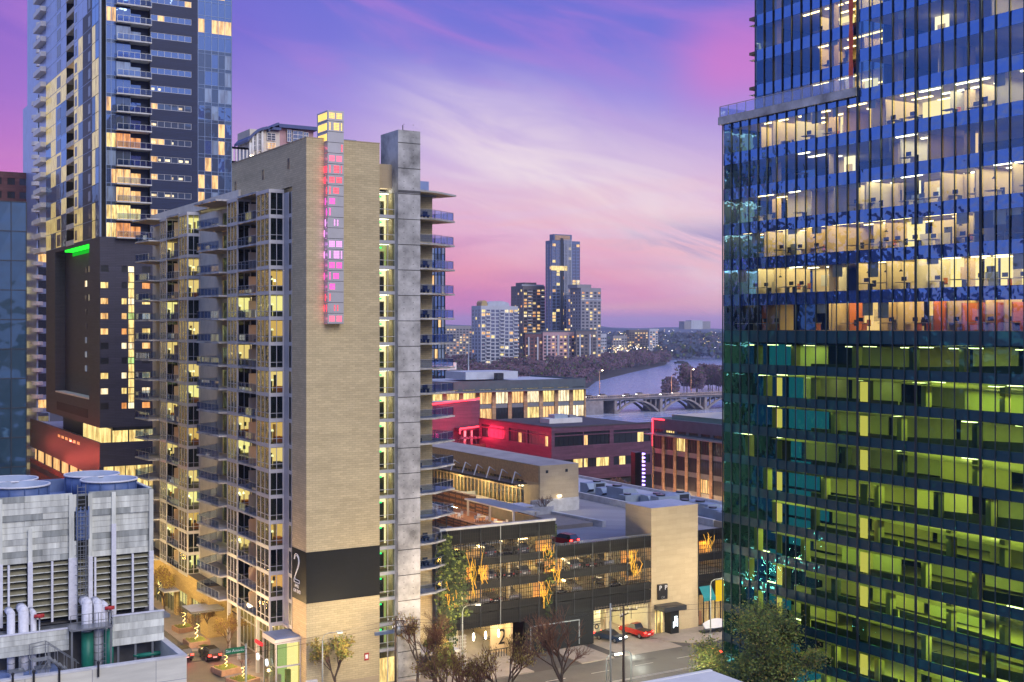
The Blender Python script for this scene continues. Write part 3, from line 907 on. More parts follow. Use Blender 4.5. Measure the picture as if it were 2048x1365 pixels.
# ------------------------------------------------------------------ the tan brick condominium in the centre
def room_box(mb, axis, plane, a0, a1, z0, z1, deep, key, lamp=True):
    """the inside of a lit room: back wall, side walls, floor, ceiling, a few furnishings"""
    def bx(o0, o1, p, q, r, s, m): slabbox(mb, axis, plane, p, q, r, s, o0, o1, m)
    bx(deep, deep + .05, a0, a1, z0, z1, key)
    bx(.12, deep, a0, a0 + .04, z0, z1, 'interior_wall'); bx(.12, deep, a1 - .04, a1, z0, z1, 'interior_wall')
    bx(.12, deep, a0 + .04, a1 - .04, z0, z0 + .04, 'floor_in'); bx(.12, deep, a0 + .04, a1 - .04, z1 - .04, z1, 'cream_wall')
    w = a1 - a0
    c = a0 + w * R.uniform(.25, .75)
    if w > 1.2:
        bx(deep - .05, deep - .01, c - .3, c + .3, z0 + 1.2, z0 + 1.9, R.choice(('dark_in', 'interior_tan', 'desk', 'white_paint')))
        bx(deep * .35, deep * .7, a0 + .2, a0 + w * .55, z0 + .04, z0 + R.uniform(.5, .85), R.choice(('desk', 'chair_in', 'orange_in', 'interior_tan')))
        if R.random() < .5: bx(deep * .5, deep * .6, a1 - .6, a1 - .25, z0 + .04, z0 + 1.5, R.choice(('desk', 'chair_in', 'leaf_dark')))
        if R.random() < .45: bx(.14, .17, a0 + .05, a0 + R.uniform(.3, .7), z0, z1, 'curtain')
    if lamp: bx(deep * .45, deep * .55, c - .2, c + .2, z1 - .14, z1 - .06, 'ceil_warm')


def bay_pane(axis, plane, a0, a1, z0, z1, split=2, fm='pale_frame', gm='bay_glass', low=.62, fw=.07):
    """bay glazing: mullions, a low transom, clear glass"""
    mb = MB()
    slabbox(mb, axis, plane, a0 + .02, a1 - .02, z0 + .02, z1 - .02, .05, .06, gm)
    for k in range(split + 1):
        c = a0 + (a1 - a0) * k / split
        slabbox(mb, axis, plane, max(a0, c - fw / 2), min(a1, c + fw / 2), z0, z1, -.02, .045, fm)
    slabbox(mb, axis, plane, a0 + .04, a1 - .04, z0 + low, z0 + low + .06, -.015, .044, fm)
    return mb


def condo():
    FX, FY, XP = 54.9, 138.9, 53.0                # brick face towards the street on the left, face towards the viewer, face of the bays
    zt, pitch, nf = 61.8, 3.2, 18
    ztop = 67.5
    root = thing('condo_tower', 'tan brick condominium tower with a black number band, in the centre of the photo', 'condominium', (FX, FY, 0))
    xr = 64.6
    bz0, bz1 = 11.2, 17.4
    # ---- blind front wall of brick with its black band
    mb = MB()
    for z0, z1, m in ((0, bz0, 'tan_brick'), (bz1, ztop, 'tan_brick')):
        mb.box(FX, FY, z0, xr, FY + .5, z1, m)
        mb.box(FX, FY + .5, z0, FX + .5, 143.6, z1, m)
    mb.box(FX + .02, 143.6, zt + .3, FX + .5, 167.0, ztop, 'tan_brick')
    mb.box(xr - .3, FY + .5, 0, xr, 141.5, ztop, 'tan_brick')
    mb.box(FX + .5, 166.6, zt, 70, 167, ztop, 'tan_brick')
    # a low stone base course
    mb.box(FX + .0, FY - .12, 0, xr - .2, FY - .003, 1.2, 'tan_panel')
    mb.build('brick_wall', root)
    mb = MB(); mb.box(FX - .03, FY - .03, bz0, xr + .02, FY + .5, bz1, 'black_brick'); mb.box(FX - .03, FY + .5, bz0, FX + .5, 143.62, bz1, 'black_brick')
    band = mb.build('sign_band', root)
    # the outlined numeral and the small lettering below it, read from the left-hand street
    mb = MB()
    def stroke(pts, r=.045):
        for (a, b), (c, d) in zip(pts, pts[1:]): mb.tube((FX - .07, a, b), (FX - .07, c, d), r, 'sign_white', 5)
    yl = 142.75                                    # left side of the numeral as it is read
    def q(u, v): return (yl - u * 1.75, 13.25 + v * 3.5)
    outer = [(.0, .80), (.06, .92), (.28, 1.0), (.60, 1.0), (.86, .93), (.97, .80), (.95, .68), (.80, .55), (.0, .10), (.0, .0), (1.0, .0), (1.0, .10), (.22, .10)]
    inner = [(.10, .80), (.16, .88), (.32, .94), (.58, .94), (.78, .88), (.85, .79), (.82, .69), (.70, .58), (.10, .17)]
    stroke([q(*p) for p in outer]); stroke([q(*p) for p in inner]); stroke([q(.0, .80), q(.10, .80)]); stroke([q(.22, .10), q(.10, .17)])
    mb.build('numeral', band)
    def text(body, name, parent, size, loc, rot, m, extr=.01, align='CENTER'):
        cu = bpy.data.curves.new(name, 'FONT'); cu.body = body; cu.size = size; cu.extrude = extr; cu.align_x = align; cu.align_y = 'CENTER'
        o = bpy.data.objects.new(name, cu); COL.objects.link(o)
        me = bpy.data.meshes.new_from_object(o); bpy.data.objects.remove(o)
        o = bpy.data.objects.new(name, me); COL.objects.link(o); me.materials.clear(); me.materials.append(MATS[m])
        g = ORG.get(parent.name, Vector()) if parent else Vector()
        o.parent = parent; o.location = Vector(loc) - g; o.rotation_euler = rot; return o
    globals()['text'] = text
    text('AMLI', 'lettering', band, .62, (FX - .06, 141.9, 12.82), (rad(90), 0, rad(-90)), 'sign_white')
    text('ON 2ND', 'lettering', band, .62, (FX - .06, 141.8, 12.2), (rad(90), 0, rad(-90)), 'sign_white')
    # three slot windows high in the side wall
    for y in (onX(471, FX), onX(526, FX), onX(577, FX)):
        z = zz(362, FX, y) if y < 150 else zz(355, FX, y)
        z = 63.6 if y > 160 else (64.0 if y > 150 else 64.4)
        mb = MB(); mb.box(FX + .0, y - .35, z, FX + .35, y + .35, z + 1.3, 'dark_in'); mb.box(FX - .015, y - .42, z - .06, FX + .02, y - .35, z + 1.36, 'tan_panel'); mb.box(FX - .012, y - .35, z, FX - .002, y + .35, z + 1.3, 'dark_glass')
        mb.build('slot_window', root)
    # roofs
    mb = MB(); mb.box(FX + .5, FY + .5, ztop - .8, xr - .3, 166.6, ztop - .5, 'roof_blue'); mb.box(FX - .04, FY - .04, ztop, xr + .04, FY + .54, ztop + .12, 'tan_panel'); mb.box(FX - .04, FY + .54, ztop, FX + .54, 167.04, ztop + .12, 'tan_panel')
    mb.box(58.6, 141, ztop - .5, 62.4, 143.5, ztop + .55, 'zinc_blue'); mb.box(60.2, 144, ztop - .5, 60.3, 144.1, ztop + .9, 'black_metal')
    mb.box(FX + .5, 167, zt + 1.0, 70, 209, zt + 1.3, 'roof_blue'); mb.box(FX - .3, 163.2, zt + .35, FX + .3, 209.2, zt + 1.75, 'cream_wall')
    mb.box(64.6, 141.5, 61.6, 74, 209, 61.9, 'roof_blue')
    mb.build('roof', root)
    # hidden core that closes the building behind the rooms
    mb = MB(); mb.box(FX + 6.2, 145, 0, 70, 208.6, zt + 1, 'dark_in'); mb.box(66.5, 209, 0, 73.4, 209.2, zt, 'tan_brick'); mb.box(70, 146, 0, 73.6, 209, zt - .2, 'tan_brick'); mb.build('core', root)

    lv = [zt - pitch * (k + 1) for k in range(nf)]           # floor level of storey k, counted from the top
    # ---- three bays of glass, and the one beside the high corner
    bays = [(146.5, 151.3, {3, 4, 5, 7, 9, 10, 13, 15}), (158.9, 163.1, {4, 6, 9, 10, 12, 14}), (182.0, 186.6, {0, 2, 3, 5, 7, 8, 10, 12, 13, 14, 16}), (193.5, 197.2, {1, 4, 6, 9, 11, 13, 15})]
    for bi, (y0, y1, lit) in enumerate(bays):
        for k in range(nf - 1):
            z = lv[k]
            fr = MB()
            # sill band and corner posts
            fr.box(XP - .06, y0 - .06, z - .30, FX + .0, y1, z + .16, 'pale_frame')
            fr.box(XP - .04, y0 - .04, z + .16, XP + .12, y0 + .12, z + 2.9, 'pale_frame')
            fr.box(FX - .14, y0 - .04, z + .16, FX, y0 + .10, z + 2.9, 'pale_frame')
            fr.box(XP - .04, y1 - .12, z + .16, XP + .12, y1, z + 2.9, 'pale_frame')
            if k == 0: fr.box(XP - .08, y0 - .08, z + 2.9, FX, y1, z + 3.35, 'pale_frame')
            b = fr.build('bay_window', root)
            bay_pane('Y', y0 - .03, XP + .12, FX - .14, z + .16, z + 2.9, 2).build('front_pane', b)
            bay_pane('X', XP - .03, y0 + .12, y1 - .12, z + .16, z + 2.9, 3, gm='bay_side_glass').build('side_pane', b)
            rm = MB()
            on = k in lit
            key = R.choice(('room_amber', 'room_warm', 'room_warm', 'room_yellow')) if on else 'dark_in'
            if bi == 0 and k == 15: key = 'room_orange'
            rm.box(FX + 2.2, y0 + .1, z + .16, FX + 2.3, y1 - .1, z + 2.9, key)
            rm.box(XP + .1, y1 - .12, z + .16, FX + 2.2, y1 - .06, z + 2.9, (key if on else 'dark_in'))
            rm.box(XP + .1, y0 + .1, z + .17, FX + 2.2, y1 - .13, z + .2, 'floor_in'); rm.box(XP + .1, y0 + .1, z + 2.84, FX + 2.2, y1 - .13, z + 2.88, 'cream_wall' if on else 'dark_in')
            rm.box(FX + .1, y0 + .1, z + .2, FX + 2.2, y0 + .16, z + 2.84, 'interior_wall' if on else 'dark_in')
            if on:
                rm.box(FX - .5, y0 + 1.2, z + .2, FX + .4, y0 + 2.6, z + .9, R.choice(('chair_in', 'desk', 'orange_in')))
                rm.box(XP + .35, y1 - .22, z + 1.3, XP + .95, y1 - .16, z + 2.0, R.choice(('dark_in', 'desk', 'interior_tan')))
                rm.box(FX - 1.0, y0 + 2.2, z + .2, FX - .7, y0 + 2.5, z + 1.7, R.choice(('leaf_dark', 'desk', 'chair_in')))
                for q in range(4):                         # what stands and hangs along the far side of the room
                    xx = XP + .25 + q * .62 + R.uniform(0, .25); t = R.random(); yy = y1 - .20 - R.random() * .5
                    if t < .28: rm.box(xx, yy, z + .2, xx + R.uniform(.3, .5), y1 - .15, z + R.uniform(.8, 1.1), R.choice(('desk', 'chair_in', 'orange_in', 'interior_tan')))
                    elif t < .46: rm.box(xx, y1 - .18, z + .2, xx + .38, y1 - .14, z + 2.25, R.choice(('interior_tan', 'dark_in', 'curtain')))
                    elif t < .60: rm.tube((xx, yy, z + 1.5), (xx, yy, z + 1.8), .16, 'ceil_warm', 8, .1); rm.tube((xx, yy, z + .2), (xx, yy, z + 1.5), .03, 'dark_in', 5)
                    elif t < .74: rm.box(xx, y1 - .17, z + 1.2, xx + .35, y1 - .14, z + 1.75, R.choice(('dark_in', 'leaf_dark', 'interior_tan', 'blue_wall')))
                rm.tube((FX - .9, y0 + 1.7, z + 1.6), (FX - .9, y0 + 1.7, z + 1.85), .20, 'room_pale', 8, .12)
                rm.box(FX + .5, y0 + 1, z + 2.78, FX + 1.0, y0 + 1.6, z + 2.83, 'ceil_warm')
            elif R.random() < .5:
                h = R.uniform(.6, 2.3)
                rm.box(XP + .18, y0 + .3, z + 2.84 - h, XP + .2, y0 + R.uniform(1.5, 4), z + 2.84, R.choice(('curtain', 'blue_wall', 'curtain')))
            rm.build('room', b)
    # dark slot of windows between the near bay and the brick corner
    mb = MB()
    for k in range(nf - 1):
        z = lv[k]
        mb.box(FX - .02, 143.6, z + .16, FX + .06, 144.7, z + 2.9, 'dark_glass'); mb.box(FX - .06, 144.7, z + .16, FX + .06, 144.8, z + 2.9, 'pale_frame'); mb.box(FX - .06, 143.6, z + .16, FX + .06, 143.7, z + 2.9, 'pale_frame')
        mb.box(FX - .05, 143.6, z - .30, FX + .06, 144.8, z + .16, 'grey_frame')
        mb.box(FX + .02, 144.8, z - .3, FX + .3, 146.5, z + 2.9, 'grey_frame')
    mb.build('slot_glazing', root)

    # ---- balconies
    def railing(pts, z, parent, h=1.08, solid=False):
        m2 = MB()
        for (xa, ya), (xb, yb) in zip(pts, pts[1:]):
            L = math.hypot(xb - xa, yb - ya); n = max(1, int(L / 1.3))
            for i in range(n + 1):
                t = i / n; m2.box(xa + (xb - xa) * t - .025, ya + (yb - ya) * t - .025, z, xa + (xb - xa) * t + .025, ya + (yb - ya) * t + .025, z + h, 'steel')
            ux, uy = (xb - xa) / L, (yb - ya) / L; nx, ny = -uy * .012, ux * .012
            m2.prism([(xa + ux * .03 + nx, ya + uy * .03 + ny), (xb - ux * .03 + nx, yb - uy * .03 + ny), (xb - ux * .03 - nx, yb - uy * .03 - ny), (xa + ux * .03 - nx, ya + uy * .03 - ny)], z + .1, z + h - .06, 'rail_glass')
            m2.tube((xa, ya, z + h), (xb, yb, z + h), .03, 'steel', 5)
        return m2.build('railing', parent)
    def back(y0, y1, z, on, xw, parent, key=None, div=None):
        """the recessed wall behind a balcony: sliding doors, a partition"""
        m2 = MB()
        key = key or R.choice(('room_warm', 'room_yellow', 'room_orange', 'room_warm'))
        w = y1 - y0
        m2.box(xw + 2.0, y0 + .1, z, xw + 2.05, y1 - .1, z + 2.85, key if on else 'dark_in')
        m2.box(xw, y0, z + 2.3, xw + .1, y1, z + 2.9, 'divider' if on else 'grey_frame')
        for t in (0, .5, 1): m2.box(xw, y0 + (w - .08) * t, z, xw + .08, y0 + (w - .08) * t + .08, z + 2.3, 'pale_frame')
        m2.box(xw + .04, y0 + .08, z + .02, xw + .05, y1 - .08, z + 2.3, 'bay_glass')
        if on: m2.box(xw + 1.2, y0 + w * .3, z, xw + 1.6, y0 + w * .5, z + 1.1, R.choice(('desk', 'chair_in', 'orange_in')))
        if on: m2.box(xw + .9, y0 + w * .55, z + 2.6, xw + 1.3, y0 + w * .7, z + 2.66, 'ceil_warm')
        m2.build('sliding_door', parent)
    nears = {1, 3, 5, 6, 7, 9, 10, 12, 14, 16}; fars = {0, 2, 4, 5, 6, 8, 10, 11, 12, 13, 15}; wings = {1, 3, 5, 7, 10, 12, 14}
    for k in range(nf - 1):
        z = lv[k]
        # near recess
        m2 = MB(); m2.box(XP - .02, 151.3, z - .22, FX + 1.6, 158.9, z, 'concrete', bot='balc_soffit')
        b = m2.build('balcony', root)
        railing([(XP + .06, 151.35), (XP + .06, 158.85)], z, b)
        back(151.4, 155.6, z, k in nears, FX + 1.6, b)
        m3 = MB(); m3.box(XP + .5, 155.7, z, FX + 1.6, 155.82, z + 2.3, 'divider'); m3.box(FX + 1.5, 155.82, z, FX + 1.6, 158.85, z + 2.97, 'divider'); m3.build('divider', b)
        if R.random() < .45:
            f = MB(); yy = 152.2 + R.random() * 2.5
            f.box(FX - .9, yy, z + .40, FX - .3, yy + .6, z + .46, 'chair_in'); f.box(FX - .38, yy, z + .46, FX - .32, yy + .6, z + .9, 'chair_in')
            for p in ((-.88, .02), (-.34, .02), (-.88, .54), (-.34, .54)): f.box(FX + p[0], yy + p[1], z, FX + p[0] + .04, yy + p[1] + .04, z + .4, 'chair_in')
            tag(f.build('balcony_chair'), 'dark balcony chair on the condominium balcony, storey %d from its roof' % (k + 1), 'chair', 'chairs out on the condominium balconies')
        # wing balconies between the high and the low half
        m2 = MB(); m2.prism([(51.2, 171.4), (FX, 174.0), (FX, 163.15), (51.8, 163.15)], z - .22, z, 'concrete', bot='balc_soffit')
        b = m2.build('balcony', root)
        railing([(51.86, 163.25), (51.28, 171.3), (FX, 173.9)], z, b)
        m3 = MB(); m3.box(XP, 163.1, z, FX + .1, 163.3, z + 2.97, 'cream_wall'); m3.build('divider', b)
        back(165.8, 171.4, z, k in wings, FX + .05, b)
        # far recess
        m2 = MB(); m2.box(XP - .02, 186.6, z - .22, FX + 1.4, 193.5, z, 'concrete', bot='balc_soffit')
        b = m2.build('balcony', root)
        railing([(XP + .06, 186.7), (XP + .06, 193.4)], z, b)
        back(186.7, 190.5, z, k in fars, FX + 1.4, b)
        m3 = MB(); m3.box(XP + .4, 190.5, z, FX + 1.4, 190.62, z + 2.4, 'divider'); m3.build('divider', b)
        # far wing
        m2 = MB(); m2.prism([(50.6, 203.6), (FX, 207.5), (FX, 197.3), (51.2, 197.3)], z - .22, z, 'concrete', bot='balc_soffit')
        b = m2.build('balcony', root)
        railing([(51.28, 197.4), (50.7, 203.5), (FX, 207.3)], z, b)
        back(199, 204, z, R.random() < .35, FX + .05, b)
    # plain wall between them
    for k in range(nf - 1):
        mb = MB()
        z = lv[k]
        for y0, y1 in ((163.3, 165.8), (171.4, 182.0), (197.3, 199.0), (204.0, 209.0)):
            mb.box(FX + .02, y0, z - .22, FX + .3, y1, z + 2.98, 'cream_wall')
        mb.box(FX + .03, 165.8, z - .22, FX + .3, 171.4, z, 'cream_wall'); mb.box(FX + .03, 199, z - .22, FX + .3, 204, z, 'cream_wall')
        mb.build('plaster_wall', root)['kind'] = 'stuff'
    mb = MB(); mb.prism([(50.9, 171.8), (FX, 174.4), (FX, 163.15), (51.4, 163.15)], zt + .05, zt + .3, 'concrete', bot='balc_soffit'); mb.prism([(50.3, 204), (FX, 207.9), (FX, 197.3), (50.9, 197.3)], zt + .05, zt + .3, 'concrete', bot='balc_soffit')
    mb.box(XP - .02, 151.3, zt + .02, FX + 1.6, 158.9, zt + .3, 'concrete', bot='balc_soffit'); mb.box(XP - .02, 186.6, zt + .02, FX + 1.4, 193.5, zt + .3, 'concrete', bot='balc_soffit')
    mb.build('canopy', root)

    # ---- right-hand end: lit stair windows, bare concrete shaft, wedge balconies
    xs0, xs1 = 64.6, 66.9
    mb = MB(); mb.box(xs1, FY - .55, 0, 70.0, 143.5, 69.4, 'concrete')
    mb.box(xs0 - .0, 140.2, zt + .35, xs1, 143, 65.2, 'tan_panel')
    mb.build('concrete_shaft', root)
    mb = MB()
    for k in range(22):
        z = 3.2 * k + .6
        if z > 69: break
        mb.box(xs1 - .012, FY - .562, z - .045, 70.012, FY - .54, z + .045, 'joint')
        for i in range(2):
            for j in range(3): mb.box(xs1 + .75 + i * 1.3, FY - .556, z + .7 + j * .8, xs1 + .85 + i * 1.3, FY - .545, z + .78 + j * .8, 'joint')
    mb.tube((68.3, FY + 1, 69.4), (68.3, FY + 1, 70.3), .06, 'black_metal')
    mb.box(xs1 - .01, FY - .565, 61.5, 70.01, FY - .54, 61.85, 'concrete_dk')
    mb.build('form_joints', root)['kind'] = 'stuff'
    for k in range(nf):
        z = lv[k]
        f = MB(); f.box(xs0, FY + .25, z - .28, xs1, FY + .9, z + .12, 'grey_frame')
        f.box(xs0, FY + .3, z + .12, xs0 + .07, FY + .4, z + 2.92, 'pale_frame'); f.box(xs1 - .07, FY + .3, z + .12, xs1, FY + .4, z + 2.92, 'pale_frame'); f.box(xs0 + 1.25, FY + .3, z + .12, xs0 + 1.31, FY + .4, z + 2.92, 'pale_frame')
        f.box(xs0 + .07, FY + .31, z + .8, xs1 - .07, FY + .39, z + .86, 'pale_frame')
        b = f.build('stair_window', root)
        g = MB(); g.box(xs0 + .07, FY + .345, z + .12, xs1 - .07, FY + .352, z + 2.92, 'shop_glass'); g.build('pane', b)
        rm = MB()
        key = 'room_yellow' if k < 14 and k != 2 else 'room_green_dim'
        rm.box(xs0 + .05, FY + 3.0, z, xs1, FY + 3.1, z + 2.95, 'room_pale' if key == 'room_yellow' else 'room_green_stair')
        rm.box(xs0 + .02, FY + .95, z, xs0 + .06, FY + 3, z + 2.95, 'interior_wall'); rm.box(xs1 - .06, FY + .95, z, xs1 - .02, FY + 3, z + 2.95, 'interior_wall')
        rm.box(xs0 + 1.15, FY + 2.9, z, xs0 + 2.0, FY + 2.98, z + 2.1, 'interior_tan'); rm.box(xs0 + 1.3, FY + 2.86, z + .2, xs0 + 1.85, FY + 2.89, z + 2.0, 'dark_in')
        rm.box(xs0 + .2, FY + 1.5, z + 2.85, xs1 - .3, FY + 1.9, z + 2.9, 'ceil_light'); rm.box(xs0 + .06, FY + .95, z - .02, xs1 - .06, FY + 3, z + .02, 'floor_in')
        rm.box(xs0 + .25, FY + .8, z + 2.3, xs0 + .65, FY + .85, z + 2.5, 'exit_green')
        rm.build('stairwell', b)
        if k < nf - 2:
            m2 = MB(); m2.prism([(70, FY - .1), (72.6, FY + .3), (76.9, 141.9), (74.3, 148), (73.6, 148), (73.6, 142), (70, 142)], z - .22, z, 'concrete', bot='balc_soffit')
            bb = m2.build('balcony', root)
            railing([(70.1, FY + .05), (72.6, FY + .42), (76.7, 142.0), (74.2, 147.8)], z, bb)
            if R.random() < .7:
                f = MB(); n = R.choice((1, 2, 2))
                for i in range(n):
                    xx = 70.6 + i * 1.1
                    f.box(xx, 140.4, z + .38, xx + .7, 141.1, z + .5, 'chair_in'); f.box(xx, 141.0, z + .5, xx + .7, 141.1, z + 1.0, 'chair_in'); f.box(xx + .05, 140.45, z, xx + .12, 141.05, z + .38, 'chair_in'); f.box(xx + .58, 140.45, z, xx + .65, 141.05, z + .38, 'chair_in')
                f.build('lounge_chair', bb)
    mb = MB(); mb.prism([(70, FY - .3), (72.6, FY + .2), (77.1, 141.9), (74.3, 148.2), (73.6, 148.2), (73.6, 142), (70, 142)], zt + .05, zt + .28, 'concrete', bot='balc_soffit'); mb.build('canopy', root)
    mb = MB(); mb.box(70, 142, 2.9, 73.6, 142.4, zt + .05, 'tan_brick'); mb.box(73.3, 142.4, 2.9, 73.6, 150, zt + .05, 'tan_brick'); mb.box(70, 142.6, zt + .28, 73.4, 148, zt + 1.9, 'hotel_white'); mb.build('end_wall', root)
    for k in range(7):
        z = lv[2 * k + 3]
        mb = MB(); mb.box(73.62, 142.8, z + .9, 73.68, 143.8, z + 2.2, 'dark_glass'); mb.build('window', root)

    # ---- tall perforated light column on the front wall
    x0, x1, y0, y1, zb, zc = 57.2, 59.3, 137.8, 141.2, 45.0, 70.9
    mb = MB(); mb.box(x0 + .06, y0 + .06, zb, x1 - .06, y1, zc - .02, 'stainless_art')
    col = mb.build('light_column', root)
    R2 = random.Random(5); nr = 20; rh = (zc - zb) / nr
    pat = ['gg', 'vgs', 'b', 'bbs', 'gg', 'vgs', 'gg', 'sg', 'g', 's', 'vv', 'b', 'gg', 'vg', 'gg', 'sg', 'g', 's', 'vv', 'gg'][::1]
    keys = ['art_yellow'] * 3 + ['art_red', 'art_rose', 'art_red', 'art_red', 'art_red', 'art_magenta', 'art_magenta', 'art_pink', 'art_pink', 'art_pink', 'art_pink', 'art_magenta', 'art_magenta', 'art_magenta', 'art_red', 'art_red', 'art_rose']
    for r in range(nr):
        z1_ = zc - r * rh; z0_ = z1_ - rh
        m2 = MB(); m2.box(x0, y0, z0_ + .03, x1, y0 + .05, z1_ - .03, 'stainless_art'); m2.box(x0, y0 + .05, z0_ + .03, x0 + .05, y1, z1_ - .03, 'stainless_art')
        m2.box(x0 + .02, y0 + .02, z0_ - .03, x1 - .02, y0 + .05, z0_ + .03, 'joint')
        pn = m2.build('panel', col)
        l = MB(); k = keys[r]
        def dots(cx, cz, n, m, sz=.13, st=.185):
            for i in range(n):
                for j in range(m): l.box(cx + (i - (n - 1) / 2) * st - sz / 2, y0 - .012, cz + (j - (m - 1) / 2) * st - sz / 2, cx + (i - (n - 1) / 2) * st + sz / 2, y0 - .004, cz + (j - (m - 1) / 2) * st + sz / 2, k)
        cz = (z0_ + z1_) / 2
        p = pat[r]
        if p == 'gg': dots(x0 + .55, cz, 4, 4); dots(x0 + 1.5, cz, 4, 4)
        elif p in ('vgs', 'vg'): dots(x0 + .3, cz, 1, 5); dots(x0 + 1.15, cz, 4, 5); dots(x0 + 1.8, cz, 1, 5)
        elif p == 'sg': dots(x0 + .3, cz, 1, 5); dots(x0 + 1.1, cz, 4, 4)
        elif p == 'g': dots(x0 + .6, cz, 4, 4)
        elif p == 's': dots(x0 + .3, cz, 1, 5)
        elif p == 'bbs': dots(x0 + 1.85, cz, 1, 5)
        elif p == 'vv': dots(x0 + .9, cz, 1, 4); dots(x0 + 1.3, cz, 1, 4)
        for i in range(8):
            if r < 3 or R2.random() < .30:
                yy = y0 + .25 + i * .36
                if r >= 3 and yy > FY - .1: continue
                l.box(x0 - .012, yy, z0_ + .2, x0 - .004, yy + .2, z1_ - .25, k)
        if r >= 3: l.box(x0 + .01, y0 + .3, z0_ + .02, x0 + .03, FY - .1, z0_ + .06, k)
        if l.v: l.build('perforation', pn)
        if r >= 3:                                   # light spilling out of the slit beside the wall
            ld = bpy.data.lights.new('column_glow', 'POINT'); ld.energy = 4 if r not in (9, 10, 11) else 3; ld.color = {'art_red': (1, .08, .16), 'art_rose': (1, .12, .2), 'art_magenta': (1, .07, .5), 'art_pink': (.9, .25, 1)}[k]; ld.shadow_soft_size = .15
            lo = bpy.data.objects.new('column_glow', ld); COL.objects.link(lo); lo.location = (x0 - .25, FY - .4, cz)

    # ---- street level: shop glazing, canopy over the corner door
    mb = MB()
    zs = 7.1
    mb.box(FX - .3, 144.8, zs, FX + .4, 170, zs + .3, 'cream_wall')
    mb.box(FX + 4.2, 143.6, 0, FX + 4.3, 172, zs, 'room_yellow'); mb.box(FX + .1, 144.9, zs - .1, FX + 6, 172, zs, 'cream_wall')
    mb.box(FX + 1.5, 143.6, 3.8, FX + 4.2, 172, 4.0, 'interior_wall')
    y = 143.8
    while y < 168:
        mb.box(FX + 1.2, y, .14, FX + 1.35, y + .12, zs, 'pale_frame'); y += 1.55
        mb.box(FX + R.uniform(2.2, 3.4), y - 1, .2, FX + 3.8, y - .5, R.uniform(1, 3.2), R.choice(('interior_tan', 'leaf_green', 'interior_wall', 'orange_in', 'dark_in')))
    for z in (.14, 3.7): mb.box(FX + 1.22, 143.8, z, FX + 1.34, 168, z + .2, 'pale_frame')
    mb.box(FX + 1.27, 143.8, .3, FX + 1.28, 168, zs, 'shop_glass')
    for yy in (146.6, 151.4, 158.9, 163): mb.box(XP, yy - .2, .14, XP + .4, yy + .2, zs, 'pale_frame')
    mb.build('shopfront', root)
    mb = MB()
    mb.box(51.6, 140.6, 6.3, FX + 1.2, 145.2, 6.9, 'pale_frame', top='zinc_blue'); mb.box(52.0, 141, 6.9, FX - .3, 144.8, 6.95, 'zinc_blue')
    for x, yv in ((51.7, 140.7), (FX - .12, 140.7), (51.7, 145)): mb.box(x, yv, .14, x + .14, yv + .14, 6.3, 'pale_frame')
    mb.box(51.7, 140.76, 3.4, FX - .1, 140.82, 3.6, 'pale_frame'); mb.box(51.76, 140.7, 3.4, 51.82, 145, 3.6, 'pale_frame')
    mb.box(51.72, 140.85, .14, FX - .1, 140.87, 6.3, 'shop_glass'); mb.box(51.74, 140.9, .14, 51.76, 145, 6.3, 'shop_glass')
    mb.box(FX - .25, 141.2, .14, FX - .15, 144.9, 6.2, 'room_yellow'); mb.box(53.4, 144.6, .14, 54.6, 144.7, 6.2, 'room_green_stair'); mb.box(52.4, 142, .14, 52.9, 142.6, 2.2, 'desk'); mb.box(53.6, 142.2, .14, 54.2, 142.7, 2.6, 'leaf_green')
    mb.build('entrance_porch', root)
    mb = MB()
    for yv in (146.4, 143.2): mb.tube((51.5, yv, 3.6), (51.42, yv, 3.6), .42, 'sign_glow', 20); mb.tube((51.62, yv, 3.6), (51.5, yv, 3.6), .46, 'pale_frame', 20)
    mb.box(51.5, 145.2, 5.1, 51.7, 147.6, 5.5, 'neon_dim'); mb.build('shop_sign', root)
    mb = MB(); mb.box(FX + 9.0, FY - .2, 6.2, FX + 12.2, FY + .3, 6.6, 'zinc_blue'); mb.box(70.1, 137.4, 3.0, 75.2, 142, 3.3, 'concrete_lt', top='roof_pale')
    mb.box(xs0, FY + .1, .14, xs1, FY + .2, 3.2, 'lit_yellow'); mb.box(xs0 + 1.1, FY + .05, .14, xs0 + 1.2, FY + .2, 6, 'pale_frame')
    mb.build('door_canopy', root)
    mb = MB(); mb.box(onY(733, FY) - .3, FY - .06, 3.3, onY(733, FY) + .3, FY - .02, 4.2, 'valve_red'); mb.box(onY(733, FY) - .18, FY - .075, 3.5, onY(733, FY) + .18, FY - .062, 4.0, 'sign_white'); mb.build('wall_plate', root)
    # low brick wing with shops along the left-hand street
    mb = MB()
    WX = 53.0
    mb.box(WX, 171.8, 4.4, 54.8, 214, 7.5, 'warm_brick', top='roof_dark'); mb.box(WX, 171.8, .14, 56.5, 175.5, 4.4, 'warm_brick'); mb.box(54.8, 171.8, 4.4, 56.5, 172.2, 7.1, 'warm_brick')
    for y in (181, 188, 195, 202, 209): mb.box(WX, y, .14, WX + .6, y + 1.2, 4.4, 'warm_brick')
    mb.box(56.4, 175.5, .14, 56.5, 214, 4.4, 'room_yellow'); mb.box(WX + .3, 175.5, .3, WX + .32, 214, 4.3, 'shop_glass')
    for k in range(24): mb.box(WX + .2, 175.6 + k * 1.6, .14, WX + .28, 175.7 + k * 1.6, 4.4, 'dark_frame')
    mb.box(49.6, 168.6, 4.6, 54.4, 173.2, 4.9, 'concrete_dk', top='roof_blue'); mb.box(50.6, 186, 4.2, WX, 189, 4.4, 'concrete_lt')
    mb.build('shop_wing', root)
    return root
E('room_amber', (1.0, .56, .17), 1.1)
E('neon_dim', (1.0, .05, .05), 1.6)
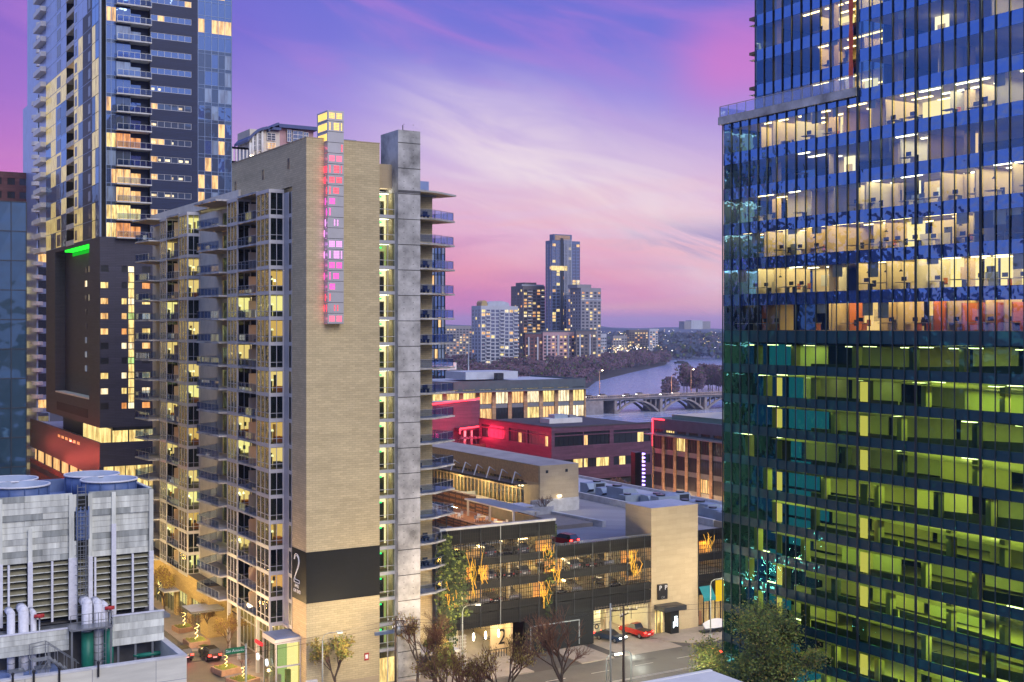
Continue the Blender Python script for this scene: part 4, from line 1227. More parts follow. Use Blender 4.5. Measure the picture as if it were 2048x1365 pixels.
BR('warm_brick', (0.48, 0.36, 0.16), (0.40, 0.30, 0.13), (0.25, 0.19, 0.09), 0.62, 0.21, 0.012, var=0.2)  # tan brick with warm lamplight painted into its colour
E('room_green_stair', (0.72, 0.92, 0.34), 0.75)
condo()


# ------------------------------------------------------------------ the dark hotel tower behind the condominium
LITS = ['lit_warm', 'lit_yellow', 'lit_orange', 'lit_pale', 'lit_warm', 'lit_yellow']


def hotel():
    X, Y = 53.5, 242.0
    root = thing('hotel_tower', 'dark clad hotel tower with blue glass, slot windows and stacked balconies, at the upper left', 'hotel tower', (X, Y, 0))
    zb, zt = 62.06, 134.0
    fp = 3.48
    g = lambda px: onY(px, Y)
    xa, xb, xc, xd, xe, xf = X, g(232), g(300), g(383), g(396), g(463)
    n = 20
    # dark field with long slot windows
    mb = MB()
    rows = [(zb + fp * k + 1.15, zb + fp * k + 2.35) for k in range(n)]
    wall(mb, 'Y', Y, xc, xe, zb, zt, [(xc + .15, xd)], rows, 'dark_clad', .3)
    mb.build('cladding', root)
    cells = []
    lit_slots = {12: (1,), 13: (5,), 10: (6,), 7: (0,), 5: (0, 1), 4: (0,), 3: (0,), 1: (0,), 16: (2,)}
    for k, (r0, r1) in enumerate(rows):
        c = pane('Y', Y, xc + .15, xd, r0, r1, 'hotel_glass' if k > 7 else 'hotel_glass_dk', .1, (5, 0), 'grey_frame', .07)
        for j in lit_slots.get(k, ()):
            w = (xd - xc - .15) / 6
            c.box(xc + .2 + w * j, Y + .08, r0 + .08, xc + .1 + w * (j + 1), Y + .095, r1 - .08, 'lit_warm')
        if k < 9:
            for j in range(6):
                if R.random() < .35:
                    w = (xd - xc - .15) / 6; c.box(xc + .3 + w * j, Y + .08, r0 + .25, xc + .15 + w * (j + R.uniform(.3, .9)), Y + .095, r0 + .7, 'lit_pale')
        cells.append(c)
    parts(root, cells, 'slot_window')
    # glass curtain wall on its right and beside the corner
    cells = []
    for k in range(n):
        z = zb + fp * k
        for (p, q, nn) in ((xe, xf, 5), (xa + 1.2, xb, 2)):
            c = MB(); wv = (q - p) / nn
            for i in range(nn):
                r = R.random()
                m = 'hotel_glass'
                if k < 11 and p == xe: m = R.choice(('hotel_glass_dk', 'lit_blue', 'hotel_glass_dk', 'hotel_glass'))
                if k < 9 and r < .16: m = 'lit_warm'
                if p != xe and k in (0, 1, 5): m = 'lit_yellow'
                if p != xe and k in (2, 4): m = 'lit_blue'
                if k in (12, 16, 14) and r < .35: m = 'lit_warm'
                c.face([(p + wv * i + .04, Y + .05, z + .05), (p + wv * (i + 1) - .04, Y + .05 + R.uniform(-.01, .01), z + .05), (p + wv * (i + 1) - .04, Y + .05, z + 2.75), (p + wv * i + .04, Y + .05, z + 2.75)], m)
                c.face([(p + wv * i + .04, Y + .05, z + 2.82), (p + wv * (i + 1) - .04, Y + .05, z + 2.82), (p + wv * (i + 1) - .04, Y + .05, z + fp - .02), (p + wv * i + .04, Y + .05, z + fp - .02)], 'hotel_glass' if k > 10 else 'hotel_glass_dk')
            for i in range(nn + 1): c.box(p + wv * i - .05, Y - .02, z, p + wv * i + .05, Y + .1, z + fp, 'blue_frame')
            c.box(p, Y - .01, z + 2.75, q, Y + .08, z + 2.82, 'blue_frame'); c.box(p, Y - .01, z - .04, q, Y + .08, z + .05, 'blue_frame')
            cells.append(c)
    parts(root, cells, 'glass_bay')
    # balconies
    lit_b = {0: 'lit_orange', 1: 'lit_yellow', 2: 'lit_warm', 3: 'lit_warm', 5: 'lit_orange', 14: 'lit_pale', 15: 'lit_pale', 9: 'lit_blue', 11: 'lit_blue'}
    for k in range(n):
        z = zb + fp * k
        m2 = MB(); m2.box(xb - .1, Y - 1.3, z - .25, xc + .05, Y + 1.6, z, 'concrete_lt'); b = m2.build('balcony', root)
        m3 = MB()
        for i in range(7): m3.box(xb + (xc - xb) * i / 6 - .03, Y - 1.28, z, xb + (xc - xb) * i / 6 + .03, Y - 1.22, z + 1.1, 'steel')
        m3.box(xb, Y - 1.26, z + .1, xc, Y - 1.24, z + 1.04, 'rail_glass'); m3.box(xb, Y - 1.3, z + 1.06, xc, Y - 1.2, z + 1.12, 'steel'); m3.build('railing', b)
        m4 = MB(); xm = xb + (xc - xb) * .42
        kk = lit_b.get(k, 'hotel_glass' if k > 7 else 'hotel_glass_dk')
        m4.box(xb, Y + .02, z, xm, Y + .06, z + 2.8, kk); m4.box(xm, Y + 1.5, z, xb + (xc - xb) * .78, Y + 1.55, z + 2.3, lit_b.get(k, 'hotel_glass'))
        for i in range(3): m4.box(xb + (xm - xb) * i / 2 - .04, Y - .02, z, xb + (xm - xb) * i / 2 + .04, Y + .02, z + 2.8, 'blue_frame')
        m4.box(xb, Y - .02, z + 2.8, xm, Y + .1, z + fp - .25, 'dark_clad'); m4.build('glazed_door', b)
    ys_end = onX(76, X)
    mb = MB(); mb.box(xb + (xc - xb) * .42, Y + 1.6, zb, xc, Y + 1.9, zt, 'dark_clad'); mb.box(xa + .2, Y + 1.9, zb, xf - .05, Y + 22, zt - .3, 'dark_in'); mb.box(xf - .02, Y + .02, zb, xf + .1, Y + 22, zt, 'dark_clad'); mb.box(X + 1.7, Y + 1.9, zb, X + 2.0, ys_end, zt, 'dark_in')
    mb.build('core', root)
    # street side: pale panels, columns of openings, gold reflection painted as glow lower down
    ys = [Y, onX(184, X), onX(148, X), onX(133, X), onX(92, X), onX(76, X)]
    mb = MB(); 
    mb.box(X, ys[0] - .02, zb, X + .3, ys[0] + .9, zt, 'blue_frame')
    hw = []
    for k in range(n * 1):
        z = zb + fp * k
        for i in range(2):
            w = (ys[1] - ys[0] - .9) / 2; p = ys[0] + .9 + w * i
            c = MB(); c.face([(X, p + w - .05, z), (X + R.uniform(-.02, .02), p + .05, z), (X, p + .05, z + fp - .12), (X, p + w - .05, z + fp - .12)], 'hotel_glass' if k > 11 else R.choice(('gold_reflection', 'gold_reflection', 'hotel_glass', 'hotel_glass_dk')))
            hw.append(c)
        for i in range(4):
            w = (ys[2] - ys[1]) / 4; p = ys[1] + w * i
            c = MB(); c.box(X, p, z, X + .2, p + w, z + .14, 'blue_frame')
            m = 'hotel_white' if k > 13 - i * .7 else ('gold_reflection' if (i == 2 and k in (10, 11, 12)) or (i == 3 and k < 11) else ('brown_clad' if i < 2 else R.choice(('hotel_glass_dk', 'hotel_glass_dk', 'gold_reflection'))))
            c.face([(X, p + w - .03, z + .14), (X, p + .03, z + .14), (X, p + .03, z + fp), (X, p + w - .03, z + fp)], m); 
            if i == 3 or i == 0: c.box(X - .02, p + w * .3, z + .6, X + .1, p + w * .8, z + 2.6, 'dark_glass')
            hw.append(c)
        c = MB(); c.box(X - .1, ys[2], z - .15, X + 1.5, ys[3], z + .9, 'concrete_lt'); c.box(X + 1.5, ys[2], z, X + 1.6, ys[3], z + fp, 'dark_glass' if R.random() < .8 else 'lit_warm'); hw.append(c)
        for i in range(4):
            w = (ys[4] - ys[3]) / 4; p = ys[3] + w * i
            c = MB(); c.box(X - .02, p, z, X + .2, p + w, z + .12, 'blue_frame')
            m = 'hotel_white' if k > 10 else R.choice(('gold_reflection', 'gold_reflection', 'hotel_glass', 'hotel_glass_dk'))
            if k in (9, 10) and i < 4: m = 'gold_reflection'
            c.face([(X, p + w - .03, z + .12), (X, p + .03, z + .12), (X, p + .03, z + fp), (X, p + w - .03, z + fp)], m)
            if i == 1: c.box(X - .03, p + w * .1, z + .4, X + .1, p + w * .8, z + 2.9, 'dark_glass')
            hw.append(c)
        c = MB(); c.box(X + .3, ys[4], z, X + .5, ys[5], z + fp, 'hotel_white'); c.box(X - 1.2, ys[4], z - .2, X + .3, ys[5] - .5, z + .9, 'white_paint'); hw.append(c)
    mb.build('corner_post', root)
    hw.sort(key=lambda c: c.v[0][1]); parts(root, hw, 'side_glazing')

    # ---- dark box of the hotel rooms below, with its deep framed recess
    z0, z1 = 25.2, zb
    mb = MB()
    fl = [y for y in (525, 558, 590, 620, 651, 680, 710, 740, 771, 801)]
    rows = []
    for y in sorted(fl, reverse=True): rows.append((zz(y + 19, X, Y), zz(y + 6, X, Y)))
    cols = [(g(201), g(217)), (g(243), g(254)), (g(256), g(269)), (g(284), g(301))]
    xr = g(330)
    wall(mb, 'Y', Y, X, xr, z0, z1, cols, rows, 'brown_clad', .35)
    mb.build('room_block', root)
    cells = []
    for ri, (r0, r1) in enumerate(rows):
        for ci, (c0, c1) in enumerate(cols):
            m = R.choice(LITS) if R.random() < (.65, .8, 1, .85)[ci] else 'dark_glass'
            if ci == 2: m = R.choice(('lit_yellow', 'lit_green', 'lit_pale', 'lit_yellow'))
            c = pane('Y', Y, c0, c1, r0, r1, m, .15, (1 if c1 - c0 > 1.8 else 0, 0), 'dark_frame', .06)
            cells.append(c)
    parts(root, cells, 'room_window')
    mb = MB()
    for ri, (r0, r1) in enumerate(rows[:-1]): mb.box(g(257), Y - .02, r1 + .1, g(268), Y - .005, rows[ri + 1][0] - .1, 'lit_yellow')
    mb.build('stair_glazing', root)
    ye, yi0, yi1 = onX(92, X), onX(178, X), onX(110, X)
    zi0, zi1 = zz(800, X, onX(178, X)), zz(497, X, onX(178, X))
    mb = MB()
    mb.box(X + .02, Y + .35, z0, X + 2.6, yi0, z1 - .01, 'brown_clad'); mb.box(X + .02, yi1, z0, X + 2.6, ye, z1 - .01, 'brown_clad')
    mb.box(X + .02, yi0, zi1 + 1.0, X + 2.6, yi1, z1 - .01, 'brown_clad'); mb.box(X + .02, yi0, z0, X + 2.6, yi1, zi0, 'brown_clad')
    mb.box(X + 2.2, yi0, zi0, X + 2.6, yi1, zi1 + 1.0, 'brown_clad'); mb.box(X + 2.6, Y + .35, z0, X + 20, ye, z1 - .02, 'dark_in')
    mb.box(X - .01, yi0 + 1, z0 + 1.2, X + .02, yi1 - 2, z0 + 3.0, 'dark_in')
    mb.box(X + .02, yi0 + .3, zi0 + .02, X + 2.1, yi1 - .3, zi0 + .3, 'white_paint')
    mb.build('recessed_wall', root)
    mb = MB(); mb.box(X + .5, yi0 + .05, zi1 + .6, X + 2.1, onX(125, X), zi1 + .98, 'neon_green'); mb.box(X + 2.1, yi0 + .05, zi1 - .3, X + 2.19, onX(125, X), zi1 + .6, 'green_wash'); mb.build('green_light', root)  # neon strip, and its wash on the wall painted as a glowing sheet
    cells = []
    for k in range(9):
        zz0 = zi1 - 4.3 - k * 2.95
        for i in range(4):
            p = yi0 + .8 + i * (yi1 - yi0) * .11
            if i % 4 == 3 and R.random() < .3: continue
            c = MB(); c.box(X + 2.12, p, zz0, X + 2.19, p + 1.7, zz0 + 1.25, R.choice(('dark_glass', 'lit_pale', 'lit_yellow', 'dark_glass', 'lit_warm')) if k < 4 else R.choice(('dark_glass', 'dark_glass', 'lit_blue')))
            cells.append(c)
    parts(root, cells, 'room_window')
    # glazed bar storey, then the red-lit podium
    zp = zz(897, X, Y) ; yl = onX(60, X) 
    mb = MB(); mb.box(X + 3, Y + 2.5, zp, X + 20, ye - 4, z0, 'dark_clad'); mb.build('bar_core', root)
    mb = MB()
    for i in range(5): mb.box(X + 2.6, Y + 2.5 + i * 5, zp + .1, X + 2.7, Y + 7.2 + i * 5, z0 - .5, 'lit_yellow')
    for i in range(4): mb.box(X + 2.9 + i * 3.2, Y + 2.1, zp + .1, X + 5.8 + i * 3.2, Y + 2.2, z0 - .8, 'lit_yellow' if i < 3 else 'cream_wall')
    mb.build('bar_glazing', root)
    mb = MB()
    zq = zz(935, X, Y); zr = zz(975, X, Y)
    mb.box(X, Y, zq, X + 26, Y + .4, zp + 1.0, 'brown_clad'); mb.box(X, Y + .4, zq - 1, X + .4, yl, zp + 1.0, 'brown_clad')
    mb.box(X + .4, Y + .4, zp - .4, X + 26, yl, zp, 'roof_pale')
    mb.box(X + 1, Y + 1, zr - 8, X + 26, Y + 1.1, zq, 'lit_yellow')
    for i in range(12): mb.box(X + .6 + i * 2.2, Y + .8, zr - 8, X + .75 + i * 2.2, Y + .95, zq, 'dark_frame')
    mb.box(X + .02, Y + .5, 3, X + .38, yl, zq - 5, 'red_brick')
    for k in range(3):
        zk = zq - 1 - k * 5
        mb.box(X + .5, Y + 1, zk - 4, X + .6, yl - 4, zk - 1.2, ('lit_warm', 'lit_orange', 'lit_pale')[k])
        mb.box(X + .0, Y + .5, zk - 1.2, X + .4, yl, zk, 'brown_clad')
        for i in range(8): mb.box(X + .2, Y + 2 + i * 9.2, zk - 4.2, X + .45, Y + 3.0 + i * 9.2, zk - 1.2, 'brown_clad')
    for i in range(6): mb.box(X - .02, Y + 18 + i * 4, zp - .9, X - .002, Y + 20.6 + i * 4, zp - .3, 'lit_orange')
    mb.build('podium', root)
    for (y, z, e) in ((Y + 22, 18, 2600), (Y + 42, 15, 4200), (Y + 62, 17, 2200), (Y + 8, 17, 500)):
        ld = bpy.data.lights.new('street_red', 'POINT'); ld.energy = e * .75; ld.color = (1, .12, .09); ld.shadow_soft_size = .6
        lo = bpy.data.objects.new('street_red', ld); COL.objects.link(lo); lo.location = (X - 7, y, z)
M('blue_frame', (0.16, 0.22, 0.36), 0.4, metal=0.3, var=0.1)
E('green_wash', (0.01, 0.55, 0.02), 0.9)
mirror('gold_reflection', (0.2, 0.15, 0.04), (1.0, 0.95, 0.7), 0.05, edge=0.25, emis=(1.0, 0.80, 0.30), es=0.62, evar=1.6)  # reflected gold painted as glow, no lit room behind
hotel()


# ------------------------------------------------------------------ buildings at the left edge
def glass_corner():
    x1, y0 = 26.4, 159.0
    root = thing('glass_office', 'teal reflective glass office block cut by the left edge of the photo', 'office building', (x1 - 20, y0, 0))
    zt = zz(405, x1, y0)
    cells = []; fh = 3.6; wv = 1.75
    for k in range(int(zt / fh) + 1):
        for i in range(14):
            a = x1 - (i + 1) * wv; z0 = zt - (k + 1) * fh
            if z0 < -1: continue
            c = MB(); t = R.uniform(-.05, .05)
            r = R.random()
            m = 'teal_glass' if r < (.94 if k < 8 else .8) else R.choice(('lit_warm', 'lit_blue', 'teal_glass'))
            c.face([(a + .04, y0 + t, z0 + .05), (a + wv - .04, y0 - t, z0 + .05), (a + wv - .04, y0 + R.uniform(-.04, .04), z0 + fh), (a + .04, y0 + R.uniform(-.04, .04), z0 + fh)], m)
            cells.append(c)
    parts(root, cells, 'glass_panel')
    mb = MB()
    for i in range(15): mb.box(x1 - i * wv - .05, y0 - .1, 0, x1 - i * wv + .05, y0 + .06, zt, 'dark_frame')
    for k in range(int(zt / fh) + 1): mb.box(x1 - 24.5, y0 - .06, zt - k * fh - .06, x1, y0 + .05, zt - k * fh + .06, 'dark_frame')
    mb.build('mullion', root)
    mb = MB(); mb.box(x1 - 40, y0 + .1, 0, x1, y0 + 36, zt - .05, 'teal_glass', top='roof_dark'); mb.build('body', root)
glass_corner()


def brick_tower():
    px0, px1, Y = -80, 66, 345.0
    x0, x1 = onY(px0, Y), onY(px1, Y); zt = zz(347, x1, Y)
    root = thing('brick_tower', 'brown brick tower with a grid of small dark windows at the left edge', 'tower', ((x0 + x1) / 2, Y, 0))
    mb = MB(); cols = []; x = x1 - 1.2
    while x > x0 + 3: cols.append((x - 1.9, x)); x -= 3.3
    cols[0] = (x1 - 3.4, x1 - 1.6)
    rows = [(zt - 3.4 - k * 3.6, zt - 1.6 - k * 3.6) for k in range(25)]
    wall(mb, 'Y', Y, x0, x1, 0, zt, cols, rows, 'red_brick', .4); mb.box(x0, Y + .6, 0, x1, Y + 25, zt - .2, 'red_brick'); mb.build('wall', root)
    cells = []
    for k, (r0, r1) in enumerate(rows):
        for i, (c0, c1) in enumerate(cols):
            lit = (i == 0 and k > 3) or R.random() < .06
            cells.append(pane('Y', Y, c0, c1, r0, r1, 'lit_yellow' if lit else 'dark_glass', .25))
    cells.sort(key=lambda c: -c.v[0][0] - c.v[0][2] * .3)
    parts(root, cells, 'window')
brick_tower()


def balcony_tower():
    Y = 330.0
    x0, x1 = onY(69, Y), onY(100, Y); zt = 142
    root = thing('white_tower', 'narrow white tower with rounded balconies, half hidden behind the hotel', 'tower', ((x0 + x1) / 2, Y, 0))
    mb = MB(); mb.box(x0 + .5, Y, 0, x1, Y + 20, zz(195, x0, Y), 'hotel_white'); mb.box(x0 + 1.6, Y, zz(195, x0, Y), x1, Y + 20, zt, 'hotel_white'); mb.build('wall', root)
    cells = []
    for k in range(40):
        z = 6 + k * 3.4
        low = z < zz(195, x0, Y)
        mb = MB(); c = (x0 + (.6 if low else 1.7), Y + .3)
        pts = [(c[0] + 2.0, c[1])] + [(c[0] + 1.3 * math.cos(t), c[1] + 1.5 * math.sin(t)) for t in [math.pi + math.pi * i / 8 - .3 for i in range(9)]]
        mb.prism(pts, z, z + 1.0, 'white_paint', bot='balc_soffit')
        b = mb.build('balcony', root)
        mb = MB(); mb.box(x0 + (.9 if low else 2.2), Y - .06, z + .9, x0 + 3.4, Y - .01, z + 3.0, 'far_glass' if R.random() < .8 else 'lit_warm'); mb.build('window', b)
balcony_tower()


def arched_tower():
    d = 315
    x0, Y = at(470, d)[0], at(470, d)[1]
    x1 = onY(660, Y)
    root = thing('arched_tower', 'pink tower with a curved blue penthouse roof and lit white columns, rising behind the condominium', 'apartment tower', ((x0 + x1) / 2, Y, 0))
    g = lambda px: onY(px, Y)
    z = lambda py, px=560: zz(py, g(px), Y)
    mb = MB(); mb.box(g(420), Y + 1, 0, g(665), Y + 22, z(335), 'pink_wall', top='roof_pale'); mb.build('wall', root)
    # pergola frame at the left
    mb = MB()
    for i in range(6): mb.box(g(464) + i * (g(500) - g(464)) / 5, Y, z(335), g(464) + i * (g(500) - g(464)) / 5 + .35, Y + .4, z(303), 'white_paint')
    for i in range(5):
        for y in (303, 331): mb.box(g(462), Y - .02, z(y + 2), g(502), Y + .42, z(y - 2), 'white_paint')
    mb.build('pergola', root)
    def vault(pa, pb, ytop, yside, dep, name):
        a, b = g(pa), g(pb); m2 = MB(); n = 10
        c = (a + b) / 2
        P = [(a + (b - a) * i / n, z(yside) + (z(ytop) - z(yside)) * math.sin(math.pi * (.5 * i / n))) for i in range(n + 1)]
        for (xa, za), (xb, zb) in zip(P, P[1:]):
            m2.face([(xa, Y - 1, za), (xb, Y - 1, zb), (xb, Y + dep, zb), (xa, Y + dep, za)], 'blue_roof')
            m2.face([(xa, Y - 1, za - .7), (xa, Y - 1, za), (xa, Y + dep, za), (xa, Y + dep, za - .7)], 'blue_roof')
            m2.face([(xa, Y - 1, za - .7), (xb, Y - 1, zb - .7), (xb, Y - 1, zb), (xa, Y - 1, za)], 'blue_roof')
        return m2
    m2 = vault(493, 530, 258, 285, 10, 'r'); m2.box(g(530), Y - 1, z(262), g(560), Y + 10, z(257), 'blue_roof'); m2.build('roof', root)
    m2 = vault(535, 556, 247, 262, 14, 'r'); m2.box(g(556), Y - 1, z(256), g(634), Y + 14, z(249), 'blue_roof'); m2.build('roof', root)
    mb = MB(); mb.box(g(500), Y + .2, z(335), g(560), Y + 10, z(263), 'cream_wall'); mb.box(g(556), Y + .4, z(335), g(628), Y + 14, z(256), 'pink_wall'); mb.build('penthouse', root)
    for px, top in ((500, 291), (505, 275), (514, 269), (524, 263)):
        mb = MB(); mb.tube((g(px), Y - .1, z(335)), (g(px), Y - .1, z(top)), .35, 'white_paint', 8)
        mb.tube((g(px), Y - .5, z(318)), (g(px), Y - .5, z(316)), .12, 'lamp_glow', 6); mb.build('column', root)
    cells = []
    for a, b, y0, y1, m in ((507, 513, 305, 277, 'dark_glass'), (516, 523, 305, 271, 'dark_glass'), (534, 551, 283, 268, 'dark_glass'), (534, 552, 300, 287, 'lit_warm'), (574, 583, 283, 258, 'far_glass'), (585, 606, 283, 259, 'far_glass'), (607, 617, 283, 260, 'far_glass')):
        cells.append(pane('Y', Y, g(a), g(b), z(y0), z(y1), m, -.06, (1, 2), 'white_paint', .12))
    parts(root, cells, 'window')
M('blue_roof', (0.05, 0.08, 0.22), 0.5, var=.1)
arched_tower()


# ------------------------------------------------------------------ cooling plant in the lower left corner
def plant():
    root = thing('plant_building', 'concrete plant building with a stained parapet around its sunken roof, lower left corner', 'plant building', (5, 84, 0))
    X1, Y0 = 24.3, 83.6
    zp = 21.9
    mb = MB()
    x = X1
    mb.box(-40, Y0, 14, X1, Y0 + .4, zp, 'precast'); mb.box(X1 - .4, Y0 + .4, 14, X1, 104, zp, 'precast')
    mb.box(-40, Y0 - .04, zp, X1 + .04, Y0 + .44, zp + .12, 'concrete_lt'); mb.box(X1 - .44, Y0 + .44, zp, X1 + .04, 104, zp + .12, 'concrete_lt')
    mb.box(-40, Y0 + .4, 0, X1 - .4, 104, 19.4, 'concrete_dk', top='blue_floor')
    mb.box(-40, 103.6, 14, X1, 104, zp - .6, 'precast'); mb.box(-40, Y0 + .41, 19.4, onY(132, 86), 90.2, 20.95, 'blue_floor'); mb.box(onY(132, 86) + .01, Y0 + .41, 19.4, onY(132, 86) + .2, 90, 20.9, 'concrete_dk')
    mb.box(-40, Y0 + .1, 0, X1 - .05, Y0 + .39, 14, 'precast'); mb.box(X1 - .39, Y0 + .4, 0, X1 - .05, 104, 14, 'precast')
    mb.build('wall', root)
    mb = MB(); mb.box(-40, 79.0, 15.8, 26.2, Y0 - .02, 19.0, 'concrete_lt', top='roof_blue'); mb.build('lower_roof', root)
    mb = MB()
    for px in (25, 67, 118, 196):
        xx = onY(px, Y0)
        mb.box(xx - .06, Y0 - .16, zp - .5, xx + .06, Y0 - .02, zp + .45, 'black_metal'); mb.ball((xx, Y0 - .1, zp + .45), .12, 'black_metal', 6)
    mb.build('parapet_light', root)

    # ---- the cooling tower itself: boarded upper casing, louvred lower half, fan stacks on top
    Y, x1 = 90.7, onY(305, 90.7)
    g = lambda px: onY(px, Y); z = lambda py, px: zz(py, g(px), Y)
    zt = z(976, 305); zm = z(1104, 303); zb = z(1212, 303)
    ct = thing('cooling_tower', 'weathered white cooling tower with louvres and blue fan stacks on the plant roof', 'cooling tower', (10, Y + 4, 19.4))
    x0 = g(-40); dep = 9.2
    ctp = MB()
    xs = [x0, g(60), g(145), g(227), x1]
    gx0, gx1 = g(148), g(176)
    n = 11
    # boards one by one, uneven in tone and a little in depth
    for k in range(n):
        z0 = zm + (zt - zm) * k / n; z1 = zm + (zt - zm) * (k + 1) / n - .02
        for a, b in ((x0, gx0 - .1), (gx1 + .1, x1)):
            s = a
            while s < b - .05:
                e = min(b, s + R.choice((2.9, 4.1, 5.3)))
                o = R.uniform(0, .05) + (.14 if k < n * .62 else 0)
                ctp.box(s, Y + o, z0, e - .01, Y + .3, z1, R.choice(('tower_board', 'tower_board2', 'tower_board', 'tower_board3')))
                s = e
    ctp.box(gx0 - .1, Y + .7, zm, gx1 + .1, Y + .9, zt - .2, 'tower_board3'); ctp.box(x0, Y + .3, zm - .1, x1, Y + .5, zt - .3, 'louver_dark')
    # right flank and inner top rim
    ctp.box(x1 - .25, Y + .3, zb, x1, Y + dep, zt, 'tower_board'); ctp.box(x0, Y + dep - .25, zb, x1 - .25, Y + dep, zt, 'blue_board')
    ctp.box(x1 - .33, Y + .3, zt - 1.2, x1 - .26, Y + dep - .25, zt - .02, 'blue_board')
    ctp.box(x0, Y + .5, zt - 1.15, x1 - .33, Y + dep - .25, zt - .95, 'blue_floor')
    ctp.build('casing', ct)
    mb = MB()
    for px in (0, 60, 145, 180, 227, 302):
        w = .16 if px != 145 else .28
        mb.box(g(px) - w, Y - .16, zb - .3, g(px) + w, Y + .02, zm + .1 if px != 227 else zt - 2.4, 'pipe_white')
        mb.box(g(px) - w * .9, Y - .10, zm + .1 if px != 227 else zt - 2.4, g(px) + w * .9, Y - .004, zt - .1 if px != 60 else zt - 2.3, 'tower_board')
    for px in (17, 104, 190, 265): mb.box(g(px) - .07, Y - .12, zb - .3, g(px) + .07, Y + .02, zm, 'pipe_white')
    mb.build('post', ct)
    mb = MB(); mb.box(x0, Y + 1.0, zb - .4, x1 - .3, Y + 1.1, zm, 'louver_dark')
    zl = zb; k = 0
    while zl < zm - .2:
        for i in range(4):
            a, b = xs[i] + .2, xs[i + 1] - .2
            mb.face([(a, Y + .15, zl), (b, Y + .15, zl), (b, Y + .75, zl + .30), (a, Y + .75, zl + .30)], 'louver')
            mb.face([(a, Y + .15, zl - .06), (b, Y + .15, zl - .06), (b, Y + .15, zl), (a, Y + .15, zl)], 'tower_board')
        zl += .46
    mb.build('louvres', ct)
    for (px, py, yo) in ((40, 0, 2.7), (218, 0, 2.7), (18, 0, 6.6), (184, 0, 6.6)):
        yc = Y + yo; xc = onY(px + (yo - 2.7) * 0, yc); r = 1.95
        zc0 = zt - 1.0; zc1 = zt + .55
        mb = MB(); mb.ring((xc, yc), r - .07, r, zc0, zc1, 'blue_steel', 44, inner='stack_inner'); mb.ring((xc, yc), r - .02, r + .12, zc1 - .1, zc1 + .02, 'pipe_white', 44)
        s = mb.build('fan_stack', ct)
        mb = MB(); mb.tube((xc, yc, zc0 + .2), (xc, yc, zc0 + .55), .35, 'steel', 12)
        for q in range(6):
            t = q * math.pi / 3 + .3; ca, sa = math.cos(t), math.sin(t)
            mb.face([(xc + ca * .3 - sa * .1, yc + sa * .3 + ca * .1, zc0 + .5), (xc + ca * .3 + sa * .1, yc + sa * .3 - ca * .1, zc0 + .38), (xc + ca * 1.8 + sa * .25, yc + sa * 1.8 - ca * .25, zc0 + .38), (xc + ca * 1.8 - sa * .25, yc + sa * 1.8 + ca * .25, zc0 + .5)], 'steel')
        mb.build('fan_blades', s)
        mb = MB()
        for q in range(12):
            t = q * math.pi / 6; mb.tube((xc + (r + .04) * math.cos(t), yc + (r + .04) * math.sin(t), zc0), (xc + (r + .04) * math.cos(t), yc + (r + .04) * math.sin(t), zc1), .04, 'blue_steel', 5)
        mb.build('stack_rib', s)
    # caged ladder in the gap
    mb = MB(); xl = (gx0 + gx1) / 2
    for s in (-.28, .28): mb.tube((xl + s, Y - .22, zb - .6), (xl + s, Y - .22, zt + .6), .035, 'steel', 5)
    zl = zb - .5
    while zl < zt + .5: mb.tube((xl - .28, Y - .22, zl), (xl + .28, Y - .22, zl), .022, 'steel', 4); zl += .3
    zl = zm - 3.2
    while zl < zt - 1.4:
        pts = [(xl + .45 * math.cos(t), Y - .25 - .7 * math.sin(t), zl) for t in [math.pi * q / 6 for q in range(7)]]
        mb.path(pts, .022, 'steel', 4); zl += .7
    for q in range(1, 6):
        t = math.pi * q / 6; mb.tube((xl + .45 * math.cos(t), Y - .25 - .7 * math.sin(t), zm - 3.2), (xl + .45 * math.cos(t), Y - .25 - .7 * math.sin(t), zt - 1.4), .018, 'steel', 4)
    mb.build('ladder', ct)
    mb = MB(); mb.box(gx0, Y - .1, zt - 1.3, gx1, Y + .6, zt - 3.4 + .0, 'blue_steel')
    for i in range(4): mb.box(gx0 + .1 + i * .28, Y - .14, zt - 3.3, gx0 + .2 + i * .28, Y - .101, zt - 1.0, 'blue_floor')
    mb.build('drain_box', ct)
    # basin, boarded walls, pipes in front
    zf = 19.4
    mb = MB(); mb.box(x0, Y - .2, zf, x1 + .6, Y + dep, zb - .5, 'concrete_dk'); mb.box(x0, Y - 1.1, zb - .75, x1 + 1.0, Y + .1, zb - .5, 'steel'); mb.build('basin', ct)
    YB = 88.6
    def bw(pa, pb, ya, yb, lab):
        a, b = onY(pa, YB), onY(pb, YB)
        m2 = MB(); zz0, zz1 = zz(yb, b, YB), zz(ya, b, YB)
        for i in range(4):
            h = (zz1 - zz0) / 4; m2.box(a, YB + R.uniform(0, .03), zz0 + h * i, b, YB + .16, zz0 + h * (i + 1) - .015, R.choice(('tower_board', 'tower_board2')))
        m2.box(a - .03, YB - .03, zz1, b + .03, YB + .2, zz1 + .08, 'pipe_white')
        for i in range(3): m2.box(a + (b - a) * (i + .3) / 3, YB + .17, zf, a + (b - a) * (i + .3) / 3 + .15, YB + .3, zz1, 'steel')
        return tag(m2.build('boarded_screen'), lab, 'screen')
    bw(-40, 138, 1258, 1300, 'long boarded screen of pale planks at the lower left corner, below the white pipes')
    bw(225, 328, 1222, 1280, 'short boarded screen of pale planks standing beside the red valve')
